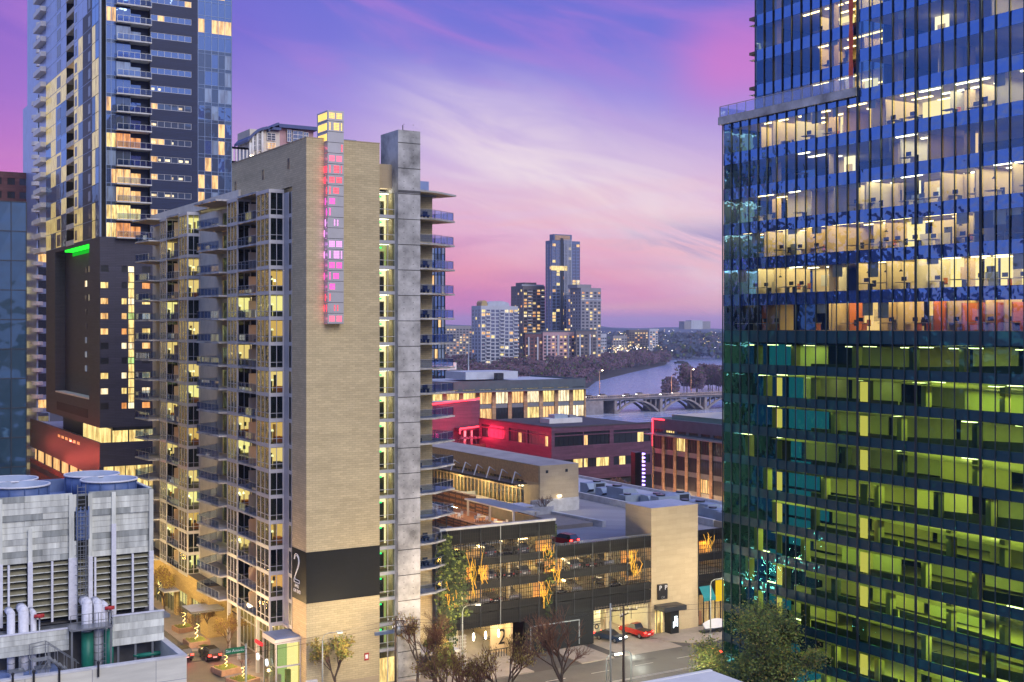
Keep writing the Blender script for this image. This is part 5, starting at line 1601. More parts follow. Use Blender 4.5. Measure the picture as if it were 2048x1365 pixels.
    def pipe(px, ytop, r, lab):
        Yp = 89.3; a = onY(px, Yp); zt2 = zz(ytop, a, Yp)
        m2 = MB(); m2.tube((a, Yp, zf + .6), (a, Yp, zt2 - r), r, 'pipe_white', 14); m2.ball((a, Yp, zt2 - r), r, 'pipe_white', 14)
        m2.tube((a, Yp, zt2 - r), (a, Yp + 1.2, zt2 - r), r, 'pipe_white', 12)
        for q in range(5): m2.tube((a, Yp, zf + 1.6 + q * .55), (a, Yp, zf + 1.66 + q * .55), r * 1.04, 'steel', 14)
        p = m2.build('insulated_pipe'); tag(p, lab, 'pipe', 'lagged pipes in front of the cooling tower'); return p
    for px, yt, r, lab in ((22, 1220, .26, 'first of the lagged white pipes from the photo left edge, thin and upright'), (47, 1212, .34, 'thick lagged white pipe between two thinner ones at the left edge'), (67, 1221, .2, 'thin lagged white pipe just left of the left red valve'),
                          (174, 1197, .36, 'thickest lagged white pipe, below the caged ladder'), (196, 1199, .30, 'lagged white pipe in the middle of the three below the ladder'), (210, 1205, .22, 'thin lagged white pipe next to the right red valve')): pipe(px, yt, r, lab)
    for px, py, lab in ((79, 1232, 'red hand valve on the pipes at the left edge'), (220, 1216, 'red hand valve on the pipes below the louvres, right one')):
        Yp = 89.0; a = onY(px, Yp); zv = zz(py, a, Yp)
        m2 = MB(); m2.tube((a - .35, Yp, zv), (a + .3, Yp, zv), .13, 'valve_red', 10); m2.tube((a, Yp, zv), (a, Yp - .35, zv), .05, 'valve_red', 6); m2.ring((a, Yp - .35), .14, .2, zv - .03, zv + .03, 'valve_red', 14); m2.tube((a, Yp, zf), (a, Yp, zv), .06, 'steel', 6)
        tag(m2.build('valve'), lab, 'valve', 'red valves')
    for k, (pts, r, lab) in enumerate(((((0, 0, 0), (0, 0, 3.75)), .42, 'thick green riser pipe under the platform'), (((1.45, 0, 0), (1.45, 0, 3.75)), .34, 'thinner green riser pipe right of the thick one'), (((3.4, 0, 1.6), (5.9, 0, 1.6), (5.9, 0, .2)), .16, 'thin green pipe with a bend under the short boarded screen'))):
        Yp = 88.9; a = onY(175, Yp)
        m2 = MB(); m2.path([(a + p[0], Yp + p[1], zf + p[2]) for p in pts], r, 'green_pipe', 14)
        for p in pts[1:-1]: m2.ball((a + p[0], Yp + p[1], zf + p[2]), r * 1.02, 'green_pipe', 10)
        m2.tube((a + pts[0][0], Yp + pts[0][1], zf + pts[0][2] + .0), (a + pts[0][0], Yp + pts[0][1], zf + pts[0][2] + .12), r * 1.5, 'green_pipe', 14)
        tag(m2.build('green_pipe'), lab, 'pipe', 'green process pipes')
    # grated platform and its steps
    mb = MB(); a = onY(138, 88.2); b = onY(222, 88.2); zpz = zz(1258, a, 88.2)
    mb.box(a, 87.6, zpz - .12, b, 89.0, zpz, 'steel')
    for i in range(8): mb.tube((a + (b - a) * i / 7, 87.62, zpz), (a + (b - a) * i / 7, 87.62, zpz + 1.0), .025, 'steel', 4)
    for h in (.5, 1.0): mb.tube((a, 87.62, zpz + h), (b, 87.62, zpz + h), .025, 'steel', 4)
    for xx in (a + .1, b - .1): mb.box(xx - .06, 87.7, zf, xx + .06, 87.82, zpz, 'steel')
    tag(mb.build('platform'), 'narrow steel platform with handrail below the caged ladder', 'platform')
    mb = MB(); s0 = onY(205, 87.2)
    for s in (-.25, .25): mb.tube((s0 + s, 87.3, zf), (s0 + s, 87.3, zpz + 1.1), .03, 'steel', 4)
    for i in range(11): mb.tube((s0 - .25, 87.3, zf + .2 + i * .3), (s0 + .25, 87.3, zf + .2 + i * .3), .02, 'steel', 4)
    tag(mb.build('rung_ladder'), 'plain steel ladder rising to the narrow platform', 'ladder')
    zf = 20.95; mb = MB(); sx = onY(106, 86.4)
    for i in range(6):
        mb.box(sx - .5 + i * .32, 85.4, zf + 1.5 - i * .26, sx - .2 + i * .32, 86.3, zf + 1.54 - i * .26, 'steel')
    for yy in (85.4, 86.3):
        mb.tube((sx - .5, yy, zf + 1.6), (sx + 1.5, yy, zf), .05, 'steel', 4); mb.tube((sx - .5, yy, zf + 2.6), (sx + 1.5, yy, zf + 1.0), .03, 'steel', 4)
        for i in range(4): mb.tube((sx - .5 + i * .6, yy, zf + 1.6 - i * .5), (sx - .5 + i * .6, yy, zf + 2.6 - i * .5), .025, 'steel', 4)
        mb.tube((sx - .5, yy, zf), (sx - .5, yy, zf + 2.6), .04, 'steel', 4); mb.tube((sx - 1.6, yy, zf), (sx - .5, yy, zf + 1.5), .03, 'steel', 4)
        mb.tube((sx - 1.5, yy, zf), (sx - 1.5, yy, zf + 2.5), .04, 'steel', 4); mb.tube((sx - 1.5, yy, zf + 2.5), (sx - .5, yy, zf + 2.6), .03, 'steel', 4)
    mb.box(sx - 1.5, 85.4, zf + 1.5, sx - .5, 86.3, zf + 1.54, 'steel')
    for v in range(len(mb.v)): mb.v[v] = (mb.v[v][0], mb.v[v][1], max(20.95, mb.v[v][2]))
    tag(mb.build('crossover_stair'), 'metal crossover stair with handrails on the blue plant roof', 'stair')
    for px, py, lab in ((60, 1318, 'low rooftop vent box on the blue plant roof'), (8, 1322, 'low rooftop vent box at the very left of the blue roof')):
        zf = 20.95; xx, yy = gnd(px, py, zf); yy = min(max(yy, 84.6), 87.5)
        m2 = MB(); m2.box(xx - .4, yy - .3, zf, xx + .4, yy + .3, zf + .5, 'roof_blue'); m2.box(xx - .5, yy - .4, zf + .5, xx + .5, yy + .4, zf + .58, 'steel'); tag(m2.build('vent_box'), lab, 'vent', 'vent boxes on the plant roof')
    # small grey gate frame beyond the parapet
    mb = MB(); x2 = 26.0; mb.box(x2, 104.6, 10, x2 + .9, 105.4, 17.2, 'dark_frame'); mb.box(x2 - 5, 104.6, 16.4, x2, 105.4, 17.8, 'dark_frame'); mb.box(x2 - 6, 104.6, 0, x2 - 5, 105.4, 17.8, 'dark_frame'); mb.box(x2, 104.6, 0, x2 + .9, 105.4, 10, 'dark_frame')
    tag(mb.build('steel_portal'), 'dark steel portal frame beside the plant wall', 'portal frame')
M('tower_board2', (0.44, 0.46, 0.42), 0.9, var=0.45, scale=1.5, bump=.3, streak=True)
M('tower_board3', (0.28, 0.30, 0.28), 0.9, var=0.45, scale=1.5, bump=.3, streak=True)
M('blue_board', (0.12, 0.18, 0.34), 0.6, var=0.2)
M('blue_floor', (0.15, 0.21, 0.38), 0.7, var=0.25, scale=.6)
M('stack_inner', (0.30, 0.36, 0.48), 0.6, var=.15)
plant()


# ------------------------------------------------------------------ cars: one of each kind, copied afterwards
def car_proto(kind, paint, lights_on=True):
    """car standing along +Y at the origin, nose towards +Y"""
    root = thing(kind, '', 'car')
    L, W = (4.6, 1.82)
    def section(prof, hw, m, top_in=0.0):
        mb = MB(); n = len(prof)
        zmax = max(p[1] for p in prof); zmin = min(p[1] for p in prof)
        def xw(z): return hw - top_in * ((z - zmin) / max(.01, zmax - zmin)) ** 1.5
        for s in (-1, 1):
            f = [(s * xw(z), y, z) for y, z in prof]
            mb.face(f if s < 0 else f[::-1], m)
        for a in range(n):
            b = (a + 1) % n
            (ya, za), (yb, zb) = prof[a], prof[b]
            mb.face([(-xw(za), ya, za), (xw(za), ya, za), (xw(zb), yb, zb), (-xw(zb), yb, zb)][::-1], m, True)
        return mb
    if kind == 'pickup_truck':
        L = 5.4
        body = [(-2.7, .45), (2.6, .45), (2.68, .75), (2.6, 1.05), (1.25, 1.18), (-.55, 1.18), (-.6, 1.18), (-2.68, 1.15), (-2.72, .8)]
        cab = [(1.15, 1.17), (.45, 1.78), (-.35, 1.84), (-.75, 1.17)]
    elif kind == 'parked_suv':
        body = [(-2.25, .40), (2.2, .40), (2.3, .7), (2.2, 1.0), (1.1, 1.12), (-2.2, 1.15), (-2.3, .8)]
        cab = [(1.05, 1.11), (.25, 1.68), (-1.9, 1.70), (-2.25, 1.14)]
    else:
        body = [(-2.25, .32), (2.2, .32), (2.3, .55), (2.15, .80), (1.0, .94), (-1.6, .97), (-2.25, .92), (-2.32, .6)]
        cab = [(1.05, .93), (.25, 1.40), (-.95, 1.43), (-1.75, .96)]
    section(body, W / 2, paint, .06).build('body', root)
    section(cab, W / 2 - .10, 'dark_glass', .16).build('windows', root)
    yr0, yr1 = cab[2][0], cab[1][0]; zr = cab[2][1]
    mb = MB(); mb.prism([(-W / 2 + .30, yr0 + .05), (W / 2 - .30, yr0 + .05), (W / 2 - .30, yr1 - .05), (-W / 2 + .30, yr1 - .05)], zr - .03, zr + .03, paint); mb.build('roof', root)
    if kind == 'pickup_truck':
        mb = MB(); mb.box(-W / 2 + .14, -2.6, 1.14, W / 2 - .14, -.85, 1.185, 'black_metal'); mb.build('cargo_bed', root)
    for s in (-1, 1):
        for y in (-1.38 * L / 4.6, 1.40 * L / 4.6):
            mb = MB(); r = .33 if kind == 'parked_sedan' else .38
            mb.tube((s * (W / 2 - .2), y, r), (s * (W / 2 + .015), y, r), r, 'rubber', 16); t = mb.build('wheel', root)
            mb = MB(); mb.tube((s * (W / 2 + .0), y, r), (s * (W / 2 + .03), y, r), r * .6, 'steel', 12); mb.build('rim', t)
        e = max(p[0] for p in body); f = min(p[0] for p in body); zb = body[2][1] + .08
        mb = MB(); mb.box(s * .52, e - .16, zb, s * .84, e + .0, zb + .16, 'head_white' if lights_on else 'car_silver'); mb.build('headlight', root)
        mb = MB(); mb.box(s * .55, f - .02, zb + .1, s * .88, f + .12, zb + .28, 'tail_red' if lights_on else 'valve_red'); mb.build('taillight', root)
    mb = MB(); mb.box(-.5, e - .03, body[0][1] + .12, .5, e + .03, body[0][1] + .25, 'black_metal'); mb.box(-.26, f - .05, body[0][1] + .25, .26, f - .01, body[0][1] + .38, 'sign_white'); mb.build('bumper', root)
    return root


# ------------------------------------------------------------------ parking garage with its screened front
def garage():
    Y = 141.0
    g = lambda px: onY(px, Y); z = lambda py, px: zz(py, g(px), Y)
    root = thing('parking_garage', 'parking garage with a dark mesh front, glowing yellow floors and planted roof terrace', 'parking garage', (g(1000), Y, 0))
    xl, xm, xs0, xs1, xr = g(879), g(1111), g(1302), g(1395), 126.0
    zhi, zlo = z(1052, 1000), z(1083, 1200)
    decks = [13.3, 10.2, 7.1]                              # parking storeys, floor level
    yb = 196.0
    # structure: floors, columns, back wall
    mb = MB()
    for f in decks: mb.box(xl + .3, Y + .9, f - .35, xr, yb, f, 'concrete_lt', bot='interior_wall')
    for f in decks[1:]:
        mb.box(xl + .3, Y + 17, f, xr, Y + 17.2, f + 2.75, 'interior_tan')
    x = xl + 3
    while x < xr:
        for yy in (Y + 1.4, Y + 9): mb.box(x, yy, 0, x + .5, yy + .5, 13, 'interior_wall')
        x += 8.2
    mb.box(xl, Y + 1, 0, xl + .4, 160, zhi - .2, 'concrete_lt')
    mb.box(xr - .3, Y, 0, xr, yb, 14.4, 'tan_panel')
    mb.build('floor_plate', root)
    # roof deck, higher terrace part on the left
    mb = MB(); mb.box(xm, Y + .9, 13.32, xr, yb, 13.4, 'deck_pave'); mb.box(xr - .5, Y + 6, 13.4, xr, yb, 14.5, 'concrete_lt'); mb.box(g(1165), yb - .4, 13.4, xr - .5, yb, 14.5, 'concrete_lt')
    mb.box(xl + .4, Y + .9, 15.5, 84.2, Y + 16, 15.6, 'blue_floor'); mb.box(xm - .3, Y + 1, 13.4, xm, Y + 18, zhi - .1, 'concrete_dk')
    mb.box(xl - .02, Y - .1, zhi, xm, Y + .5, zhi + .3, 'concrete_lt'); mb.box(xl - .02, Y + .5, zhi, xl + .5, Y + 14, zhi + .3, 'concrete_lt')
    mb.build('roof_deck', root)
    # mesh screen in bays, parapet bands between the storeys
    for a, b, zt in ((xl, xm, zhi), (xm, xs0, zlo), (xs1, xr, zlo)):
        mb = MB(); x = a
        while x < b - .1:
            e = min(b, x + 3.05); mb.box(x + .03, Y - .12, 5.3 if zt == zlo else 4.7, e - .03, Y - .09, zt, 'mesh_screen'); x = e
        mb.build('mesh_screen', root)
    mb = MB()
    for a, b, zt in ((xl, xm, zhi), (xm, xs0, zlo), (xs1, xr, zlo)):
        x = a
        while x <= b + .1:
            mb.box(x - .05, Y - .2, 4.6, x + .05, Y - .13, zt, 'dark_frame' if R.random() < .85 else 'steel'); x += 3.05
    for f in decks: mb.box(xl + .1, Y + .1, f - .45, xr, Y + .5, f + .55, 'black_brick')
    mb.box(xl + .1, Y + .1, 16.0, xm, Y + .5, zhi, 'black_brick')
    mb.box(xm, Y + .1, 12.7, xr, Y + .4, zlo - .05, 'black_brick')
    mb.box(xl + .1, Y + .1, 4.7, xr, Y + .5, 6.55, 'black_brick')
    x = xm
    for k in range(60): mb.box(xm + .3 + k * .32, Y - .05, zlo - .02, xm + .34 + k * .32, Y - .02, zlo + .25, 'steel')
    mb.box(xm, Y - .06, zlo + .25, xs0, Y - .01, zlo + .3, 'steel')
    mb.box(g(1050), Y - .05, .14, g(1187), Y + .5, 4.7, 'black_brick')
    for a, b in ((1060, 1062), (1157, 1159)): mb.box(g(a), Y - .08, .4, g(b), Y - .052, 3.8, 'steel')
    mb.box(g(1060), Y - .08, 3.7, g(1159), Y - .052, 3.85, 'steel')
    mb.build('screen_frame', root)
    # lamps in the storeys
    mb = MB()
    for f in decks:
        x = xl + 2
        while x < (xr - 2 if f < 13 else xm - 2):
            for yy in (Y + 3.5, Y + 11): mb.box(x, yy, f + 2.66 if f < 13 else 15.1, x + 1.4, yy + .2, f + 2.74 if f < 13 else 15.2, 'ceil_warm')
            x += 4.1
    mb.box(xl + .4, Y + 1, 16.01, xm, Y + 5, 16.15, 'interior_wall'); mb.box(xl + .4, Y + 5, 15.3, xm, Y + 16, 15.45, 'interior_wall')
    mb.build('ceiling_lamp', root)
    for f in decks:
        for x in ((xl + 7, xl + 20, xl + 36) if f < 13 else (xl + 6, xl + 16)):
            ld = bpy.data.lights.new('garage_lamp', 'POINT'); ld.energy = 5200; ld.color = (1, .60, .14); ld.shadow_soft_size = .5
            lo = bpy.data.objects.new('garage_lamp', ld); COL.objects.link(lo); lo.location = (x, Y + 6, f + 2.2)
    # glowing bent-rod figures hung on the screen
    for i, (px, y0, y1) in enumerate(((905, 1222, 1160), (951, 1196, 1103), (964, 1170, 1130), (1087, 1222, 1160), (1092, 1120, 1085), (1110, 1170, 1118), (1262, 1150, 1100), (1271, 1158, 1120), (1412, 1104, 1065))):
        a = g(px); zb, zt = z(y0, px), z(y1, px); w_ = 1.0 + R.random() * .5
        mb = MB()
        for q in range(7):                                 # a tall bundle of crooked rods
            x = a + R.uniform(-.75, .75); zq = zb + (zt - zb) * R.uniform(0, .35); pts = [(x, Y - .24 - R.random() * .3, zq)]
            for t in range(R.choice((2, 3, 3))):
                zq += (zt - zb) * R.uniform(.16, .34); x += R.uniform(-.5, .5); pts.append((x, Y - .24 - R.random() * .35, min(zq, zt)))
            mb.path(pts, .028, 'art_tube', 5)
        for q in range(3):
            z0 = zb + (zt - zb) * R.uniform(.1, .75); x = a + R.uniform(-.5, .2); mb.box(x, Y + .56, z0, x + R.uniform(.3, .6), Y + .58, z0 + R.uniform(.5, 1.1), 'art_tube')
        mb.box(a - 1.3, Y + .6, zb - .3, a + 1.3, Y + .7, zt + .2, 'glow_board')  # added board behind the rods, catches their glow as an orange patch
        mb.build('light_figure', root)
        ld = bpy.data.lights.new('figure_glow', 'POINT'); ld.energy = 420; ld.color = (1, .42, .05); ld.shadow_soft_size = .3
        lo = bpy.data.objects.new('figure_glow', ld); COL.objects.link(lo); lo.location = (a, Y + .25, (zb + zt) / 2)
    # ramp entrance on the left with its numeral, wide drive-in on the right
    mb = MB()
    e0, e1 = g(936), g(1037)
    mb.box(xl, Y - .05, 0, e0 - 3.6, Y + .4, 4.7, 'black_brick')
    mb.face([(e0 - 3, Y - .4, .02), (e1 - 1.2, Y - .4, .02), (e1 - 1.2, Y + 15, 2.2), (e0 - 3, Y + 15, 2.2)], 'sidewalk')
    mb.box(e1 - .9, Y + .5, 0, e1 - .6, Y + 15, 4.7, 'interior_tan'); mb.box(e0 - 3.2, Y + .5, 0, e0 - 3, Y + 15, 4.7, 'interior_tan'); mb.box(e0 - 3, Y + 15, 0, e1, Y + 15.3, 6.5, 'interior_wall')
    mb.box(g(997), Y + 2.2, .1, e1 - .9, Y + 2.5, 4.2, 'interior_tan')
    for k in range(9): mb.box(g(975) + k * .42, Y + .6 + .02 * k, .15, g(975) + k * .42 + .08, Y + .66, 1.25, 'dark_frame')
    mb.box(g(975), Y + .55, 1.2, g(975) + 3.6, Y + .7, 1.28, 'dark_frame')
    for a, b in ((982, 996),): mb.box(g(a), Y + 2.1, 2.6, g(b), Y + 2.19, 2.68, 'dark_frame'); mb.box(g(a), Y + 2.1, 2.35, g(b), Y + 2.19, 2.43, 'dark_frame')
    mb.build('ramp', root)
    n2 = text('2', 'numeral', root, 3.0, (g(1021), Y + 2.16, 2.3), (rad(90), 0, 0), 'sign_black')
    for px in (954, 978, 1004):
        mb = MB(); a = g(px); mb.ball((a, Y + .9, 3.3), .17, 'lamp_glow', 8, 3.4); mb.tube((a, Y + .9, 3.9), (a, Y + .9, 4.7), .03, 'dark_frame', 5); mb.build('pendant_lamp', root)
    mb = MB(); w0, w1 = g(1187), g(1300)
    mb.box(w0 + 2.8, Y + 13, 0, w1, Y + 13.3, 4.8, 'interior_pale'); mb.box(w1 - .2, Y + .5, 0, w1 + .05, Y + 13, 4.8, 'interior_pale'); mb.box(w0, Y + .4, 0, w0 + .2, Y + 2.8, 4.8, 'interior_tan'); mb.box(w0 + .2, Y + 2.6, 0, w0 + 3.0, Y + 13, 4.8, 'interior_pale')
    mb.face([(w0, 133.6, .012), (w1, 133.6, .012), (w1, Y + 13, .012), (w0, Y + 13, .012)], 'sidewalk')
    mb.box(w0 + .3, Y + .5, 4.55, w1, Y + 13, 4.65, 'interior_wall')
    for i, x in enumerate((w0 + 1.2, g(1255))):
        for k in range(2): mb.box(x - .1 + i * 0, Y + (2.5 if i == 0 else 12.9), 2.0 + k * .3, x + 1.8, Y + (2.59 if i == 0 else 12.99), 2.08 + k * .3, 'dark_frame')
    for px in (1240, 1258, 1279): mb.tube((g(px), Y + 2, 2.2), (g(px), Y + 2, 4.6), .04, 'dark_frame', 5)
    mb.build('driveway', root)
    mb = MB(); mb.tube((w0 + .8, Y + .39, 2.3), (w0 + .8, Y + .36, 2.3), .38, 'sign_black', 20); mb.tube((w0 + .8, Y + .36, 2.3), (w0 + .8, Y + .34, 2.3), .2, 'interior_tan', 16); mb.build('round_sign', root)
    mb = MB()
    x = w0 + .2
    for k in range(20): mb.box(w0 + .3 + k * .5, Y - .03, 4.1, w0 + .34 + k * .5, Y + .0, 5.2, 'rust')
    for k in range(3): mb.box(w0 + .2, Y - .05, 4.2 + k * .4, w1 - .1, Y - .02, 4.25 + k * .4, 'rust')
    mb.build('hanging_grille', root)
    for (x, y, e, zl) in ((g(1245), Y + 6, 1500, 4.0), (g(1225), Y + 2, 300, 4), (g(985), Y + 6, 500, 4.2), (g(1010), Y + 1.2, 160, 3.9)):
        ld = bpy.data.lights.new('drive_lamp', 'POINT'); ld.energy = e; ld.color = (1, .86, .52); ld.shadow_soft_size = .6
        lo = bpy.data.objects.new('drive_lamp', ld); COL.objects.link(lo); lo.location = (x, y, zl)
    # lift tower with its sign and doorway
    mb = MB(); mb.box(xs0, Y - .1, 0, xs1, Y + 6.2, z(1017, 1302), 'tan_panel', top='roof_pale'); mb.box(xs0 - .02, Y - .16, 0, xs1 + .02, Y - .103, 1.6, 'tan_panel'); b = mb.build('lift_tower', root)
    mb = MB(); a = g(1313); mb.box(a, Y - .5, z(1198, 1322), g(1331), Y - .12, z(1168, 1322), 'sign_black'); sb = mb.build('hanging_sign', b)
    text('P  P', 'lettering', sb, .95, (g(1322), Y - .53, z(1175, 1322)), (rad(90), 0, 0), 'sign_white'); text('OK', 'lettering', sb, .5, (g(1322), Y - .53, z(1194, 1322)), (rad(90), 0, 0), 'steel')
    mb = MB(); mb.box(g(1307), Y - 2.6, z(1217, 1320), g(1351), Y - .11, z(1208, 1320), 'dark_frame'); mb.box(g(1328), Y - 1.6, .14, g(1344), Y - .11, z(1219, 1330), 'black_brick')
    mb.box(g(1309), Y - .16, .14, g(1324), Y - .12, z(1222, 1315), 'lit_yellow'); mb.box(g(1311), Y - .2, .14, g(1312.5), Y - .15, 4.2, 'dark_frame'); mb.box(g(1318), Y - .2, .14, g(1319.5), Y - .15, 4.2, 'dark_frame'); mb.build('entrance_canopy', b)
    mb = MB()
    c = (g(1337), zz(1244, g(1337), Y - 1.6))
    for sx, sz, w2, h2 in ((-.35, -.4, .12, .9), (-.1, .1, .12, 1.3), (.15, .3, .12, 1.0), (.35, -.1, .12, 1.2), (0, -.55, .7, .12), (.1, .75, .5, .12)): mb.box(c[0] + sx - w2 / 2, Y - 1.66, c[1] + sz - h2 / 2, c[0] + sx + w2 / 2, Y - 1.61, c[1] + sz + h2 / 2, 'sign_glow')
    mb.build('glowing_sign', b)
    # shop under the screen on the right
    mb = MB(); mb.box(xs1 + .1, Y + 1, .14, xr, Y + 1.1, 5.2, 'lit_warm'); mb.box(xs1 + .1, Y + .2, .14, xr - .3, Y + .23, 5, 'shop_glass')
    for k in range(10): mb.box(xs1 + .2 + k * 1.1, Y + .1, .14, xs1 + .3 + k * 1.1, Y + .3, 5.2, 'black_metal')
    mb.box(xs1 + .3, Y + .5, .14, xs1 + 1.2, Y + .8, 2.2, 'orange_in'); mb.build('shop_window', root)
    mb = MB(); mb.face([(xs1 + .2, Y - 1.2, z(1192, 1410)), (g(1421), Y - 1.2, z(1192, 1410)), (g(1421), Y - .1, z(1172, 1410)), (xs1 + .2, Y - .1, z(1172, 1410))], 'teal'); mb.box(xs1 + .2, Y - 1.22, z(1192, 1410) - .5, g(1421), Y - 1.18, z(1192, 1410), 'teal'); mb.build('awning', root)
    mb = MB(); mb.box(g(1424), Y - 1.0, z(1200, 1430), g(1446), Y - .8, z(1158, 1430), 'sign_yellow'); mb.box(g(1423), Y - 1.03, z(1158, 1430), g(1447), Y - .77, z(1155, 1430), 'dark_frame'); mb.tube((g(1435), Y - .8, z(1160, 1430)), (g(1435), Y, z(1160, 1430)), .05, 'dark_frame'); mb.build('banner_sign', root)
    # ivy over the left end of the screen
    mb = MB()
    for k in range(1700):
        px = R.gauss(893, 14) if k < 1300 else R.choice((R.gauss(925, 5), R.gauss(1096, 5), R.gauss(905, 18)))
        hi = 1070 if px < 900 else 1100
        if px < 868 or px > 1110: continue
        a = g(px); zc = z(R.uniform(hi, 1290 if px < 910 else 1235), px) 
        s = R.uniform(.10, .24); t = R.uniform(0, 3.14); y = Y - .2 - R.random() * .35
        c_, s_ = math.cos(t) * s, math.sin(t) * s
        mb.face([(a - c_, y, zc - s_), (a + s_, y - .1 * R.random(), zc - c_), (a + c_, y, zc + s_), (a - s_, y + .1, zc + c_)], 'leaf_green' if R.random() < .22 else 'ivy_dark')
    mb.build('ivy', root)
    mb = MB()
    for k in range(1500):
        a = R.uniform(g(846), g(882)); y = R.uniform(137.6, 141); zc = 3.3 + abs(R.gauss(0, .35)); s = R.uniform(.1, .22); t = R.uniform(0, 3.14); c_, s_ = math.cos(t) * s, math.sin(t) * s
        if R.random() < .45: zc = R.uniform(1.4, 3.3); y = 137.5 + R.uniform(-.2, .1)
        mb.face([(a - c_, y, zc - s_), (a + s_, y - .15, zc - c_), (a + c_, y, zc + s_), (a - s_, y + .15, zc + c_)], 'leaf_green' if R.random() < .6 else 'leaf_dark')
    mb.build('hanging_plants', root)
    mb = MB()
    for k in range(8): mb.box(g(896) + k * .32, Y - .5, .14, g(896) + k * .32 + .05, Y - .45, 4.2, 'white_paint')
    for k in range(9): mb.box(g(896), Y - .51, .4 + k * .45, g(896) + 2.5, Y - .46, .44 + k * .45, 'white_paint')
    mb.build('trellis', root)

    # parked cars behind the screen
    protos = [car_proto('parked_sedan', 'car_dark', False), car_proto('parked_suv', 'car_silver', False)]
    names = ['top', 'middle', 'lowest']
    n = 0
    for li, f in enumerate(decks):
        xs = [x for x in ([g(p) for p in (930, 990, 1022, 1056)] if f > 13 else [g(p) for p in (915, 990, 1026, 1058, 1126, 1160, 1192, 1228)] if li == 1 else [g(p) for p in (915, 978, 1000, 1040, 1132, 1163, 1200, 1240)])]
        for i, x in enumerate(xs):
            if li == 2 and i > 4 and R.random() < .3: continue
            p = protos[n % 2]; lab = '%s on the %s garage storey, number %d from the left' % ('dark parked sedan' if n % 2 == 0 else 'silver parked utility car', names[li], i + 1)
            loc = (x, Y + 3.4, f + .01); rz = 0 if R.random() < .5 else math.pi
            if n < 2:
                p.location = loc; p.rotation_euler = (0, 0, rz); p['label'] = lab; p['group'] = 'cars parked in the garage'
            else: dup(p, loc, rz, lab, group='cars parked in the garage')
            n += 1
    return root, protos
M('interior_pale', (0.66, 0.62, 0.44), .8, var=.08)
M('ivy_dark', (0.025, 0.042, 0.014), .8, var=.4, scale=.6)
M('glow_board', (0.55, 0.34, 0.12), .8, var=.3, scale=2)
screenmat('mesh_screen', (0.008, 0.008, 0.010), 0.10, 0.36)
GAR, PROTOS = garage()
SEDAN, SUV = PROTOS


